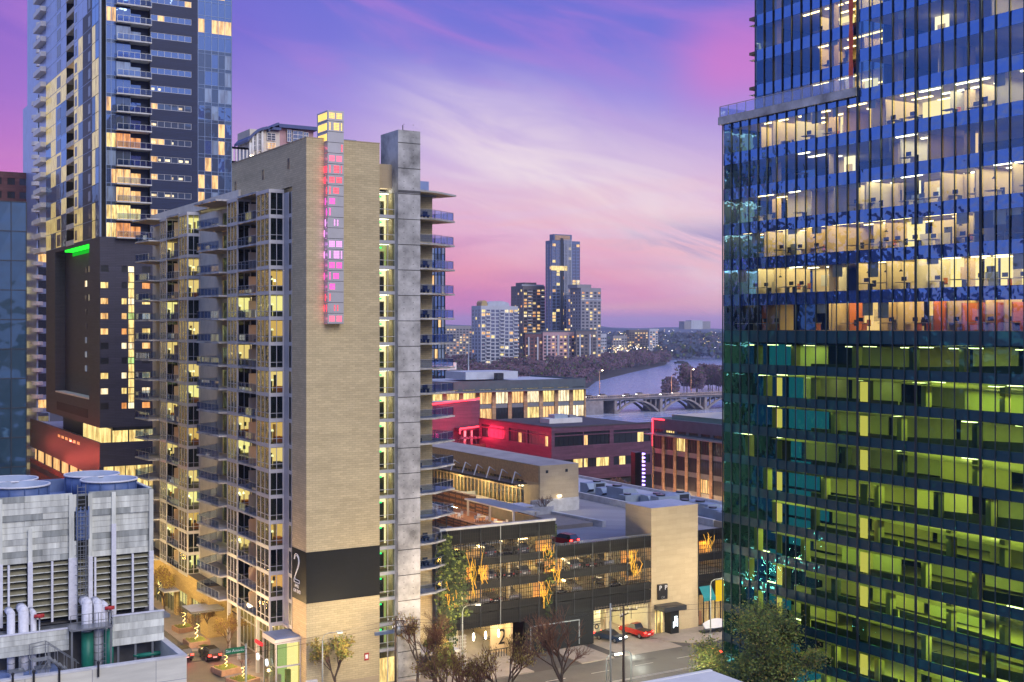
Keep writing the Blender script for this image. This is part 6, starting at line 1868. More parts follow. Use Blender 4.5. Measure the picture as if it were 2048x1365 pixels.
# ------------------------------------------------------------------ on the garage roof
def roof_stuff():
    Y0 = 141.0
    zd = 13.4
    # club house with a braced awning
    X, Yc = 110.0, 173.0
    xr, zt = onY(1157, Yc), zz(934, X, Yc)
    root = thing('club_house', 'tan roof-top club house with a lit glass side and strutted awning, on the garage roof', 'club house', (X, Yc, zd))
    yb = onX(800, X)
    mb = MB(); mb.box(X, Yc, zd, xr, Yc + .5, zt, 'tan_panel'); mb.box(X + .5, Yc + .5, zd, xr, yb, zt - .3, 'tan_panel', top='roof_pale'); mb.box(X, Yc + .5, zd + 5.0, X + .5, yb, zt, 'wood_tan'); mb.box(X, Yc + .5, zd, X + .5, Yc + 5.2, zd + 5, 'interior_tan')
    mb.box(X - .05, Yc - .03, zt, xr + .03, yb, zt + .15, 'tan_panel', top='roof_tan')
    mb.box(X + 1, Yc - .2, zd, xr, Yc - .01, zd + 2.2, 'concrete_lt'); mb.build('wall', root)
    mb = MB()
    for px in (1094, 1133):
        mb.box(onY(px, Yc) - .25, Yc - .03, zz(948, X, Yc), onY(px, Yc) + .25, Yc - .005, zz(942, X, Yc), 'dark_in')
    mb.build('vent', root)
    mb = MB(); mb.box(X + 4, Yc + 5.5, zd, X + 4.1, yb, zd + 5, 'room_yellow'); mb.box(X + .3, Yc + 5.2, zd + .1, X + .32, yb, zd + 5, 'shop_glass')
    y = Yc + 5.2
    while y < yb:
        mb.box(X + .2, y, zd, X + .4, y + .16, zd + 5, 'wood_tan')
        if R.random() < .8: mb.box(X + 1, y + .4, zd, X + R.uniform(1.4, 2.2), y + R.uniform(.7, 1.1), zd + R.uniform(.8, 1.7), R.choice(('dark_in', 'chair_in', 'interior_wall', 'desk')))
        y += 1.35
    mb.box(X + .1, Yc + 5.3, zd + 3.3, X + .3, yb, zd + 3.45, 'wood_tan'); mb.build('glass_side', root)
    mb = MB(); mb.box(X - 2.6, Yc + 4.2, zd + 4.35, X, yb, zd + 4.6, 'rust'); mb.box(X - 2.7, Yc + 4.2, zd + 4.3, X - 2.6, yb, zd + 4.65, 'dark_frame'); mb.build('awning', root)
    y = Yc + 5
    while y < yb:
        mb = MB(); mb.tube((X - 2.5, y, zd + 4.6), (X - 1.3, y + .9, zd + 6.4), .11, 'pale_frame', 5); mb.tube((X - 1.3, y + .9, zd + 6.4), (X, y + 1.1, zd + 5.6), .10, 'pale_frame', 5); mb.build('strut', root); y += 4.4
    for yy in (Yc + 9, Yc + 18, Yc + 28):
        ld = bpy.data.lights.new('club_lamp', 'POINT'); ld.energy = 2200; ld.color = (1, .80, .45); ld.shadow_soft_size = .6
        lo = bpy.data.objects.new('club_lamp', ld); COL.objects.link(lo); lo.location = (X - 1.2, yy, zd + 3.9)
    # raised pool terrace between condominium and club house
    tx0, tx1 = 78.5, 109.8
    mb = MB(); mb.box(tx0, 157.2, 13.4, tx1, 214, 14.0, 'sidewalk'); mb.box(96, 168, 14.0, 109.5, 168.3, 15.2, 'concrete_lt'); mb.box(onY(1060, 171), 170.5, 13.4, onY(1090, 171), 170.9, 16.0, 'concrete')
    tag(mb.build('pool_terrace'), 'raised paved pool terrace between the condominium and the club house', 'terrace')
    mb = MB(); mb.box(98, 178, 14.02, 105, 200, 14.05, 'pool_water'); mb.box(97.6, 177.6, 14.0, 105.4, 200.4, 14.02, 'concrete_lt'); tag(mb.build('pool'), 'long blue swimming pool beside the club house', 'pool')
    # brown timber terrace with fence
    fx0, fy0, fx1, fy1 = onX(0, 1), 0, 0, 0
    A = at(870, 171); B = at(1000, 162.0); C_ = at(1108, 169); D = at(962, 183)
    A = (80.5, 163.5); B = (96.5, 145.0); C_ = (101.0, 145.0); 
    mb = MB(); mb.box(84.5, 146.2, 15.6, 91.7, 172, 16.2, 'wood_deck'); tag(mb.build('timber_deck'), 'brown timber dining deck on the garage roof behind the mesh parapet', 'deck')
    def fence(a, b, z0, z1, lab):
        m2 = MB(); L = math.hypot(b[0] - a[0], b[1] - a[1]); n = max(2, int(L / 2)); r = thing('timber_fence', lab, 'fence', ((a[0] + b[0]) / 2, (a[1] + b[1]) / 2, z0), 'timber fences round the dining deck')
        nx, ny = -(b[1] - a[1]) / L * .04, (b[0] - a[0]) / L * .04
        for k in range(6):
            h = (z1 - z0) / 6
            m2.prism([(a[0] + nx, a[1] + ny), (b[0] + nx, b[1] + ny), (b[0] - nx, b[1] - ny), (a[0] - nx, a[1] - ny)], z0 + h * k, z0 + h * (k + 1) - .03, 'fence_brown' if k % 2 else 'wood_deck')
        m2.build('boards', r)
        for i in range(n + 1):
            t = i / n; p = MB(); x, y = a[0] + (b[0] - a[0]) * t, a[1] + (b[1] - a[1]) * t
            p.box(x - .08, y - .08, z0, x + .08, y + .08, z1 + .05, 'fence_brown'); p.build('post', r)
        m3 = MB(); m3.prism([(a[0] + nx * 3, a[1] + ny * 3), (b[0] + nx * 3, b[1] + ny * 3), (b[0] - nx * 3, b[1] - ny * 3), (a[0] - nx * 3, a[1] - ny * 3)], z1 + .05, z1 + .12, 'planter'); m3.build('top_rail', r)
    fence((84.4, 172), (84.4, 146), 15.6, 16.85, 'near timber fence in front of the white chairs on the dining deck')
    fence((92.0, 182), (92.0, 163.2), 16.2, 18.6, 'tall far timber fence behind the dining deck')
    fence((92.0, 163.0), (92.0, 146.2), 16.2, 17.7, 'right-hand timber fence beside the metal roofed pavilion')
    for (x, y, e) in ((86.5, 169, 400), (87.5, 162, 380), (89.5, 156, 380), (88, 149.5, 400)):
        ld = bpy.data.lights.new('deck_lamp', 'POINT'); ld.energy = e * 1.6; ld.color = (1, .66, .3); ld.shadow_soft_size = .25
        lo = bpy.data.objects.new('deck_lamp', ld); COL.objects.link(lo); lo.location = (x, y, 18.0)
    # pavilion
    c = (91.4, 154.8); r = thing('pavilion', 'open pavilion with a ribbed blue metal roof over dining tables', 'pavilion', (c[0], c[1], 16.2))
    x0, x1, y0, y1 = c[0] - 2.4, c[0] + 2.2, c[1] - 7.6, c[1] + 6.4
    mb = MB(); zr0, zr1 = 18.35, 18.75
    P = lambda x: zr1 + (zr0 - zr1) * (x - x0) / (x1 - x0)
    mb.face([(x0, y0, zr1), (x1, y0, zr0), (x1, y1, zr0), (x0, y1, zr1)], 'zinc_blue'); mb.face([(x0, y1, zr1 - .18), (x1, y1, zr0 - .18), (x1, y0, zr0 - .18), (x0, y0, zr1 - .18)], 'wood_deck')
    mb.face([(x0, y0, zr1 - .18), (x1, y0, zr0 - .18), (x1, y0, zr0), (x0, y0, zr1)], 'pale_frame'); mb.face([(x0, y0, zr1 - .18), (x0, y0, zr1), (x0, y1, zr1), (x0, y1, zr1 - .18)], 'pale_frame')
    for k in range(19):
        y = y0 + (y1 - y0) * k / 18; mb.face([(x0, y - .03, zr1 + .07), (x1, y - .03, zr0 + .07), (x1, y + .03, zr0 + .07), (x0, y + .03, zr1 + .07)], 'roof_blue'); mb.face([(x0, y - .03, zr1), (x1, y - .03, zr0), (x1, y - .03, zr0 + .07), (x0, y - .03, zr1 + .07)], 'roof_blue')
    mb.build('roof', r)
    for x in (x0 + .4, x1 - .4):
        for y in (y0 + .4, (y0 + y1) / 2, y1 - .4):
            m2 = MB(); m2.box(x - .13, y - .13, 16.2, x + .13, y + .13, P(x) - .18, 'pale_frame'); m2.build('post', r)
    # tables and chairs
    tb = thing('dining_table', '', 'table'); mb = MB(); mb.tube((0, 0, .70), (0, 0, .75), .75, 'desk', 20); mb.build('table_top', tb); mb = MB(); mb.tube((0, 0, 0), (0, 0, .7), .05, 'steel', 8); mb.tube((0, 0, 0), (0, 0, .03), .35, 'steel', 12); mb.build('leg', tb)
    ch = thing('terrace_chair', '', 'chair'); mb = MB(); mb.box(-.25, -.25, .42, .25, .25, .47, 'white_paint'); mb.build('seat', ch); mb = MB(); mb.box(-.25, .21, .47, .25, .26, .95, 'white_paint'); mb.build('backrest', ch)
    for sx in (-.22, .19):
        for sy in (-.22, .2): mb = MB(); mb.box(sx, sy, 0, sx + .04, sy + .04, .42, 'white_paint'); mb.build('leg', ch)
    n = 0; nt = 0
    words = ['nearest the condominium', 'second from the condominium', 'in the middle of the row', 'in front of the pavilion', 'under the pavilion roof', 'at the right end of the deck']
    spots = [(86.2, 170.5), (86.2, 167), (86.3, 163.6), (86.6, 159.8), (88.6, 155), (88.2, 149.4)]
    for i, (x, y) in enumerate(spots):
        lab = 'round table on the timber deck, ' + words[i]
        if i == 0: tb.location = (x, y, 16.2); tb['label'] = lab; tb['group'] = 'tables on the timber deck'
        else: dup(tb, (x, y, 16.2), 0, lab, group='tables on the timber deck')
        for j, (dx_, dy_, rz) in enumerate(((0, -1.0, math.pi), (1.0, 0, -math.pi / 2), (0, 1.0, 0), (-1.0, 0, math.pi / 2))):
            l2 = 'white chair on the %s side of the table %s' % (('near', 'right', 'far', 'left')[j], words[i])
            if n == 0: ch.location = (x + dx_, y + dy_, 16.2); ch.rotation_euler = (0, 0, rz); ch['label'] = l2; ch['group'] = 'white terrace chairs'
            else: dup(ch, (x + dx_, y + dy_, 16.2), rz + R.uniform(-.3, .3), l2, group='white terrace chairs')
            n += 1
    # white cabanas by the pool
    for i, (px, d) in enumerate(((916 + 62, 190), (1028, 192))):
        x, y = at(px, d)
        r = thing('cabana', ('white flat-roofed cabana left of the other, beside the pool', 'white flat-roofed cabana right of the other, near the club house')[i], 'cabana', (x, y, 14.0), 'white cabanas')
        mb = MB(); mb.box(x - 2.6, y - 2, 16.4, x + 2.6, y + 2, 16.6, 'white_paint'); mb.build('roof', r)
        for sx in (-2.5, 2.4):
            for sy in (-1.9, 1.8): mb = MB(); mb.box(x + sx, y + sy, 14.0, x + sx + .12, y + sy + .12, 16.4, 'white_paint'); mb.build('post', r)
        mb = MB(); mb.box(x - 1.6, y - .4, 14.35, x - .2, y + .8, 14.5, 'white_paint'); mb.box(x + .4, y - .4, 14.35, x + 1.8, y + .8, 14.5, 'white_paint'); mb.build('daybed', r)
    # roof box with antenna frame above the left end of the garage
    x, y = 77.0, 147.5; 
    mb = MB(); mb.path([(x, y, 15.6), (x, y, 18.9), (x + 1.6, y, 18.9), (x + 1.6, y, 15.6)], .09, 'black_metal', 6); mb.tube((x, y, 17.0), (x + 1.6, y, 17.0), .3, 'black_metal', 8); mb.ball((x + .3, y, 17.3), .35, 'black_metal', 8); mb.path([(x - 1.0, y + .6, 15.6), (x - 1.0, y + .6, 18.2), (x - .2, y + .6, 18.2)], .06, 'black_metal', 6)
    tag(mb.build('pipe_frame'), 'black pipe frame standing on the left end of the garage roof', 'pipework')
    # hedge and lamp behind the pavilion
    for k, (px0, px1, d, z0, lab) in enumerate(((1062, 1112, 172, 15.3, 'low green hedge along the right edge of the dining deck'), (905, 990, 187, 14.3, 'flowering hedge dotted with small lights beside the pool'))):
        mb = MB()
        for q in range(900):
            px = R.uniform(px0, px1); x, y = at(px, d + R.uniform(-1.4, 1.4)); x = max(x, 92.3) if k == 0 else x; zc = z0 + R.random() ** .7 * 1.3; s = R.uniform(.1, .26); t = R.uniform(0, 3.1); c_, s_ = math.cos(t) * s, math.sin(t) * s
            mb.face([(x - c_, y - .1, zc - s_), (x + s_, y + .1, zc - c_), (x + c_, y - .1, zc + s_), (x - s_, y + .1, zc + c_)], 'fairy' if (k == 1 and R.random() < .045) else ('leaf_green' if R.random() < .5 else 'leaf_dark'))
        tag(mb.build('hedge'), lab, 'hedge')
    # kerb between the ramp and the deck, wall lamp, entry pit
    x, y = at(1120, 186); p = gnd(1105, 1035, 13.4); q = gnd(1208, 1055, 13.4)
    mb = MB(); L = math.hypot(q[0] - p[0], q[1] - p[1]); nx, ny = -(q[1] - p[1]) / L * .35, (q[0] - p[0]) / L * .35
    mb.prism([(p[0] + nx, p[1] + ny), (q[0] + nx, q[1] + ny), (q[0] - nx, q[1] - ny), (p[0] - nx, p[1] - ny)], 13.41, 14.4, 'concrete_lt'); tag(mb.build('ramp_wall'), 'low pale wall beside the ramp up to the garage roof', 'wall')
    mb = MB(); x, y = onY(1118, Yc - .2), Yc - .3; mb.box(x - .3, y - .2, 15.9, x + .3, y + .1, 16.2, 'lamp_glow'); mb.box(x - .35, y - .15, 16.2, x + .35, y + .1, 16.3, 'dark_frame'); tag(mb.build('wall_lamp'), 'bright wall lamp low on the end of the club house', 'lamp')
    ld = bpy.data.lights.new('wall_lamp', 'POINT'); ld.energy = 350; ld.color = (1, .9, .65); lo = bpy.data.objects.new('wall_lamp', ld); COL.objects.link(lo); lo.location = (x, y - .8, 15.9)
    mb = MB(); mb.box(onY(1070, 171.2), 171.2, 13.41, X + .3, 171.6, 14.6, 'dark_in'); tag(mb.build('ramp_opening'), 'dark opening of the ramp below the club house end wall', 'opening')
    # red car that climbs on to the roof
    # air handlers on the neighbouring roof
    hv = thing('air_handler', '', 'air handler')
    mb = MB(); mb.box(-2.2, -1.1, .3, 2.2, 1.1, 2.2, 'hvac'); mb.box(-2.3, -1.2, .1, 2.3, 1.2, .3, 'steel'); mb.build('casing', hv)
    mb = MB(); mb.face([(-2.2, -1.12, 2.2), (-.6, -1.12, 2.2), (-1.2, -2.0, 1.2), (-2.2, -2.0, 1.2)], 'hvac'); mb.face([(-2.2, -2.0, 1.2), (-1.2, -2.0, 1.2), (-.6, -1.12, .6), (-2.2, -1.12, .6)], 'dark_in'); mb.face([(-2.2, -1.12, 2.2), (-2.2, -2, 1.2), (-2.2, -1.12, .6)], 'hvac'); mb.build('hood', hv)
    mb = MB(); mb.tube((.9, 0, 2.2), (.9, 0, 2.45), .75, 'dark_frame', 18); mb.tube((.9, 0, 2.45), (.9, 0, 2.47), .6, 'steel', 14); mb.build('fan', hv)
    mb = MB(); mb.box(-.1, -1.13, .5, 1.9, -1.11, 2.0, 'dark_frame'); mb.build('grille', hv)
    places = [(1186, 976), (1212, 982), (1241, 990), (1262, 999), (1306, 1000), (1330, 1006), (1352, 1000), (1378, 1014), (1408, 1022), (1432, 1030), (1420, 1046), (1440, 1056)]
    desc = ['at the far left end of the row', 'second from the far left', 'third from the far left, biggest hood', 'beside the violet pylon', 'in the middle of the roof', 'just behind the lift tower', 'behind the lift tower, farther back', 'right of the lift tower', 'by the office tower edge', 'touching the office tower edge', 'front row right of the lift tower', 'nearest one at the right edge']
    zh = 13.2
    rr = thing('low_roof', 'flat blue-grey roof crowded with air handlers behind the garage', 'building', (135, 180, 0)); mb = MB(); mb.box(126.3, 140, 0, 144, 214, zh, 'tan_panel', top='roof_blue'); mb.box(143.6, 140, zh, 144, 214, zh + .5, 'concrete_lt'); mb.box(126.3, 213.6, zh, 143.6, 214, zh + .5, 'concrete_lt'); mb.build('wall', rr)
    for i, (px, py) in enumerate(places):
        x, y = gnd(px, py + 12, zh); x = min(max(x, 128.8), 141.5)
        lab = 'grey roof-top air handler ' + desc[i]; rz = R.choice((0, 0, 1.5708, 3.1416)); s = R.uniform(.8, 1.15)
        if i == 0: hv.location = (x, y, zh); hv['label'] = lab; hv['group'] = 'air handlers behind the garage'; 
        else: dup(hv, (x, y, zh), rz, lab, s, 'air handlers behind the garage')
M('wood_tan', (0.50, 0.33, 0.16), .7, var=.2, scale=2)
M('hvac', (0.30, 0.37, 0.45), .5, metal=.2, var=.12)
M('pool_water', (0.02, 0.12, 0.20), .05, var=0)
roof_stuff()


# ------------------------------------------------------------------ civic block and offices between the garage and the river
def mid():
    # copper-clad civic building
    X, Y = 158.0, 243.4
    root = thing('civic_hall', 'low copper clad civic hall washed in red light, in front of the river', 'civic building', (X, Y, 0))
    zt = zz(857, X, Y); xr = onY(1306, Y); yb = onX(958, X)
    za, zb, zc = zz(875, X, Y), zz(888, X, Y), zz(905, X, Y)
    z1, z2, z3 = zz(916, X, Y), zz(932, X, Y), zz(948, X, Y)
    mb = MB()
    for axis, p, a0, a1 in (('Y', Y, X, xr), ('X', X, Y + .5, yb)):
        L = a1 - a0
        rows = [(z3 + 1.0, z2 + 1.2), (zb - .8, zb + 1.6), (za + .3, za + .9)]
        cols = [(a0 + L * .03, a0 + L * .30), (a0 + L * .31, a0 + L * .56), (a0 + L * .60, a0 + L * .97)]
        wall(mb, axis, p, a0, a1, z3 - 2, zt, cols, rows, 'copper', .5)
    mb.box(X + .6, Y + .6, 0, xr, yb, zt - .3, 'dark_in', top='roof_dark'); mb.box(X - .1, Y - .1, zt, xr, Y + .6, zt + .3, 'roof_dark'); mb.box(X - .1, Y + .6, zt, X + .6, yb, zt + .3, 'roof_dark')
    mb.box(X + 1, Y + 1, 0, xr, Y + 1.3, z3 - 2, 'limestone'); mb.box(X + 1, Y + 1.3, 0, X + 1.3, yb, z3 - 2, 'limestone')
    mb.build('wall', root)
    cells = []
    for axis, p, a0, a1 in (('Y', Y, X, xr), ('X', X, Y + .5, yb)):
        L = a1 - a0
        for (r0, r1, lp) in ((z3 + 1.0, z2 + 1.2, .30), (zb - .8, zb + 1.6, .10), (za + .3, za + .9, 0.0)):
            for c0, c1 in ((.03, .30), (.31, .56), (.60, .97)):
                n = 6
                for i in range(n):
                    q0, q1 = a0 + L * (c0 + (c1 - c0) * i / n) + .05, a0 + L * (c0 + (c1 - c0) * (i + 1) / n) - .05
                    cells.append(pane(axis, p, q0, q1, r0, r1, R.choice(('lit_warm', 'lit_yellow')) if R.random() < lp else 'dark_glass', .25))
    parts(root, cells, 'window')
    mb = MB(); c = gnd(1085, 835, zt); c = (X + 14, Y + 17)
    mb.box(c[0] - 5, c[1] - 2.2, zt - .3, c[0] + 5, c[1] + 2.2, zt + .9, 'roof_pale'); mb.box(c[0] - 3, c[1] - 1.5, zt + .9, c[0] + 1, c[1] + 1.5, zt + 1.8, 'hvac'); mb.box(c[0] + 2, c[1] - 1, zt + .9, c[0] + 4, c[1] + 1, zt + 1.5, 'steel'); mb.build('roof_plant', root)
    for i in range(3):
        mb = MB(); xx = X + 6 + i * 8; mb.box(xx, Y + .85, 4.0, xx + 2, Y + .99, 6, 'dark_glass'); mb.build('window', root)
    # red wing with neon edges
    Yn = 283.0
    rt = thing('neon_wing', 'dark red wing with red neon lines and a terrace, left of the civic hall', 'building', (150, Yn, 0))
    g = lambda px: onY(px, Yn); z = lambda py, px=920: zz(py, g(px), Yn)
    mb = MB(); mb.box(g(830), Yn, 0, g(960), Yn + 14, z(803), 'copper', top='roof_blue'); mb.build('wall', rt)
    mb = MB(); mb.tube((g(850), Yn - .2, z(808)), (g(959), Yn - .2, z(799)), .22, 'neon_red', 6); mb.build('neon_line', rt)
    mb = MB(); mb.tube((g(909), Yn - 3, z(856)), (g(961), Yn - 3, z(852)), .22, 'neon_red', 6); mb.tube((g(909), Yn - 3, z(856)), (g(909), Yn - 3, z(866)), .18, 'neon_red', 6); mb.build('neon_line', rt)
    mb = MB(); mb.box(g(908), Yn - 3, z(860), g(962), Yn, z(853) - .2, 'copper'); mb.box(g(918), Yn - 2.8, 0, g(922), Yn - 2.4, z(860), 'white_paint'); mb.box(g(932), Yn - 2.8, 0, g(935), Yn - 2.4, z(860), 'white_paint'); mb.box(g(860), Yn - 8, 0, g(1000), Yn, z(892), 'copper', top='wood_deck'); mb.box(g(860), Yn - 8.1, z(892), g(1000), Yn - 8.0, z(884), 'fence_brown'); mb.build('terrace', rt)
    mb = MB()
    for i in range(9):
        xx = g(905 + i * 9); mb.tube((xx, Yn - 6 + R.random() * 3, z(892)), (xx, Yn - 6 + R.random() * 3, z(892) + 2.8), .05, 'steel', 5); mb.tube((xx, Yn - 5, z(892) + 2.3), (xx, Yn - 5, z(892) + 2.9), 1.3, 'copper', 8, .1)
    mb.build('parasols', rt)
    for (x, y, zl, e) in ((g(930), Yn - 9, z(862), 5000), (X - 20, Y + 8, 17, 9000), (X - 20, Y + 26, 17, 15000), (g(890), Yn - 3, z(800), 1500), (X + 10, Y - 10, 6, 900), (X + 20, Y - 9, 6, 900)):
        ld = bpy.data.lights.new('red_wash', 'POINT'); ld.energy = e; ld.color = (1, .02, .06) if e != 900 else (1, .45, .25); ld.shadow_soft_size = 3.0
        lo = bpy.data.objects.new('red_wash', ld); COL.objects.link(lo); lo.location = (x, y, zl)
    # stone and glass offices: the lit block behind and the one at the right
    def stone_office(name, label, axis, plane, a0, a1, zt, zfloors, bays, litp, top_rows, pitch, loc):
        r = thing(name, label, 'office building', loc)
        mb = MB(); L = a1 - a0
        w = L / bays; cols = [(a0 + w * i + w * .13, a0 + w * (i + 1) - w * .10) for i in range(bays)]
        rows = [(zt - 6.4 - pitch * k, zt - 6.4 - pitch * k + pitch * .74) for k in range(zfloors)]
        top = [(zt - 5.2, zt - 2.4)]
        wall(mb, axis, plane, a0, a1, 0, rows[0][1] + .15, cols, [(rows[-1][0], rows[0][1])], 'limestone', .5)
        mbt = MB(); wall(mbt, axis, plane + .3, a0 - .3 * (axis == 'Y'), a1, rows[0][1] + .35, zt, cols, [(max(rows[0][1] + .6, zt - 5.0), zt - 2.3)], 'slate', .5)
        if axis == 'Y': mb.box(a0, plane + .7, 0, a1, plane + 30, zt - .5, 'dark_in', top='roof_blue'); mbt.box(a0, plane + .8, rows[0][1] + .35, a0 + .3, plane + 30, zt, 'slate'); mbt.box(a1 - .3, plane + .8, 0, a1, plane + 30, zt, 'slate')
        else: mb.box(plane + .7, a0, 0, plane + 40, a1, zt - .5, 'dark_in', top='roof_blue'); mbt.box(plane + .8, a1 - .3, 0, plane + 40, a1, zt, 'slate'); mbt.box(plane + .8, a0, 0, plane + 40, a0 + .3, zt, 'slate')
        mb.build('stone_wall', r); mbt.build('top_storey', r)
        mb = MB()
        slabbox(mb, axis, plane, a0, a1, rows[0][1] + .15, rows[0][1] + .35, -2.2, .6, 'steel'); mb.build('sunshade', r)
        mb = MB()
        for c0, c1 in cols:
            for r0, r1 in rows[1:]: slabbox(mb, axis, plane, c0, c1, r1, r1 + pitch * .26, .25, .45, 'steel')
        mb.build('spandrel', r)
        cells = []
        for k, (r0, r1) in enumerate([(max(rows[0][1] + .6, zt - 5.0), zt - 2.3)] + rows):
            for c0, c1 in cols:
                m = R.choice(('lit_yellow', 'lit_pale', 'lit_yellow', 'lit_warm')) if R.random() < litp(k) else 'dark_glass'
                cells.append(pane(axis, plane + (.3 if k == 0 else 0), c0, c1, r0, r1, m, .2, (3, 0), 'dark_frame', .10))
        parts(r, cells, 'window')
        return r
    Yo = 288.6
    x0, x1 = onY(855, Yo), onY(1172, Yo)
    stone_office('stone_office', 'office block with slate top storey and lit yellow windows, in front of the river', 'Y', Yo, x0, x1, zz(757, x1, Yo), 5, 10, lambda k: (.95, .8, .5, .3, .2, .2)[k], 1, 4.4, ((x0 + x1) / 2, Yo, 0))
    m2 = MB(); m2.box(x0 + 3, Yo + 6, 33, x0 + 12, Yo + 16, zz(728, x0, Yo), 'white_paint'); m2.box(x0 + 16, Yo + 8, 30, x1 - 18, Yo + 20, zz(742, x1, Yo) , 'roof_blue'); m2.box(onY(1010, Yo), Yo + 4, 30, onY(1022, Yo), Yo + 6, zz(744, x1, Yo), 'dark_frame'); tag(m2.build('roof_house'), 'white and blue roof house on top of the lit office block', 'roof house')
    Xo = 160.0; y1, y0 = onX(1304, Xo), onX(1500, Xo)
    ro = stone_office('stone_block', 'stone and slate office block with dark windows beside the glass tower', 'X', Xo, y0, y1, zz(836, Xo, y1), 6, 8, lambda k: (.12, .05, .25, .12, .25, .25, .2)[k], 1, 3.9, (Xo, (y0 + y1) / 2, 0))
    zt = zz(836, Xo, y1)
    m2 = MB(); m2.tube((Xo + .1, y1 - .1, zt - .2), (Xo + .1, y1 - .1, zt - 6), .14, 'neon_red', 6); m2.tube((Xo + .1, y1 - .1, zt - .2), (Xo + .1, y1 - 4, zt - .2), .14, 'neon_red', 6); m2.build('neon_line', ro)
    m2 = MB(); m2.box(Xo + 3, y0, zt - .4, Xo + 20, y1 - 3, zt + .8, 'green_roof'); m2.build('glass_roof', ro)
    for i, y in enumerate((y1 - 4, y1 - 12, y1 - 20)):
        ld = bpy.data.lights.new('facade_uplight', 'POINT'); ld.energy = 1900; ld.color = (1, .58, .28); ld.shadow_soft_size = .4
        lo = bpy.data.objects.new('facade_uplight', ld); COL.objects.link(lo); lo.location = (Xo - 5, y, 9)
    # violet light pylon on the plaza
    x, y = at(1279, 268); zt, zb = zz(905, x, y), zz(975, x, y)
    p = thing('light_pylon', 'dark pylon with violet light bars on the plaza', 'pylon', (x, y, 0)); mb = MB(); mb.box(x - 1.2, y, 0, x + .7, y + 1.5, zt, 'sign_black'); mb.build('shaft', p)
    for k in range(9):
        mb = MB(); zk = zb + (zt - zb) * k / 9 + .3; mb.box(x + .7, y - .3, zk, x + 1.35, y + 1.4, zk + .32, 'pylon_violet'); mb.build('light_bar', p)
    # red-brown plaza plants
    mb = MB()
    for q in range(2500):
        px = R.uniform(1180, 1300); x, y = at(px, 285 + R.uniform(-6, 6)); zc = 3 + R.random() * 5 * (1 - abs(px - 1235) / 90) + 1; s = R.uniform(.2, .5); t = R.uniform(0, 3.1); c_, s_ = math.cos(t) * s, math.sin(t) * s
        mb.face([(x - c_, y, zc - s_), (x + s_, y + .2, zc - c_), (x + c_, y, zc + s_), (x - s_, y + .2, zc + c_)], 'twig' if R.random() < .8 else 'leaf_wood_red')
    tag(mb.build('shrub_bed'), 'reddish shrub bed on the plaza below the civic hall', 'shrubs')
    # slim blue glass tower peeping out behind the balconies
    Yb = 330.0; x0, x1 = onY(840, Yb), onY(889, Yb); zt = zz(488, x1, Yb)
    r = thing('blue_tower', 'slim blue glass tower just right of the condominium, behind its balconies', 'tower', (x0, Yb, 0)); mb = MB(); mb.box(x0, Yb, 0, x1, Yb + 20, zt, 'hotel_glass_dk'); mb.build('body', r)
    cells = []
    for k in range(34):
        for i in range(7):
            z0 = zt - (k + 1) * 3.2; w = (x1 - x0) / 7
            cells.append(pane('Y', Yb - .2, x0 + w * i + .1, x0 + w * (i + 1) - .1, z0 + .1, z0 + 3.0, R.choice(('hotel_glass', 'hotel_glass', 'hotel_glass_dk', 'lit_blue')) if R.random() < (.97 if k < 22 else .8) else 'lit_warm', .1))
    parts(r, cells, 'window')
    mb = MB(); 
    for i in range(8): mb.box(x0 + (x1 - x0) * i / 7 - .08, Yb - .4, 0, x0 + (x1 - x0) * i / 7 + .08, Yb - .12, zt + .5, 'dark_frame')
    mb.build('mullion', r)
    # bandshell and mast in the park beyond
    x, y = at(903, 640); mb = MB()
    n = 14
    for i in range(n):
        for j in range(6):
            def P(a, b): t = math.pi * a / n; q = math.pi / 2 * b / 6; return (x + 12 * math.cos(t) * math.cos(q * .6), y + 8 * math.sin(q) - 4, 4 + 20 * math.sin(t) * math.cos(q))
            mb.face([P(i, j), P(i + 1, j), P(i + 1, j + 1), P(i, j + 1)], 'white_paint')
    tag(mb.build('band_shell'), 'pale arched band shell in the park behind the condominium balconies', 'band shell')
    x, y = at(937, 420); mb = MB(); mb.tube((x, y, 0), (x, y, zz(690, x, y)), .35, 'steel', 8, .2); tag(mb.build('mast'), 'tall thin grey mast left of the distant towers', 'mast')
M('slate', (0.075, 0.10, 0.125), .6, var=.15)
mirror('green_roof', (.12, .2, .17), (.7, .9, .85), .2)
mid()


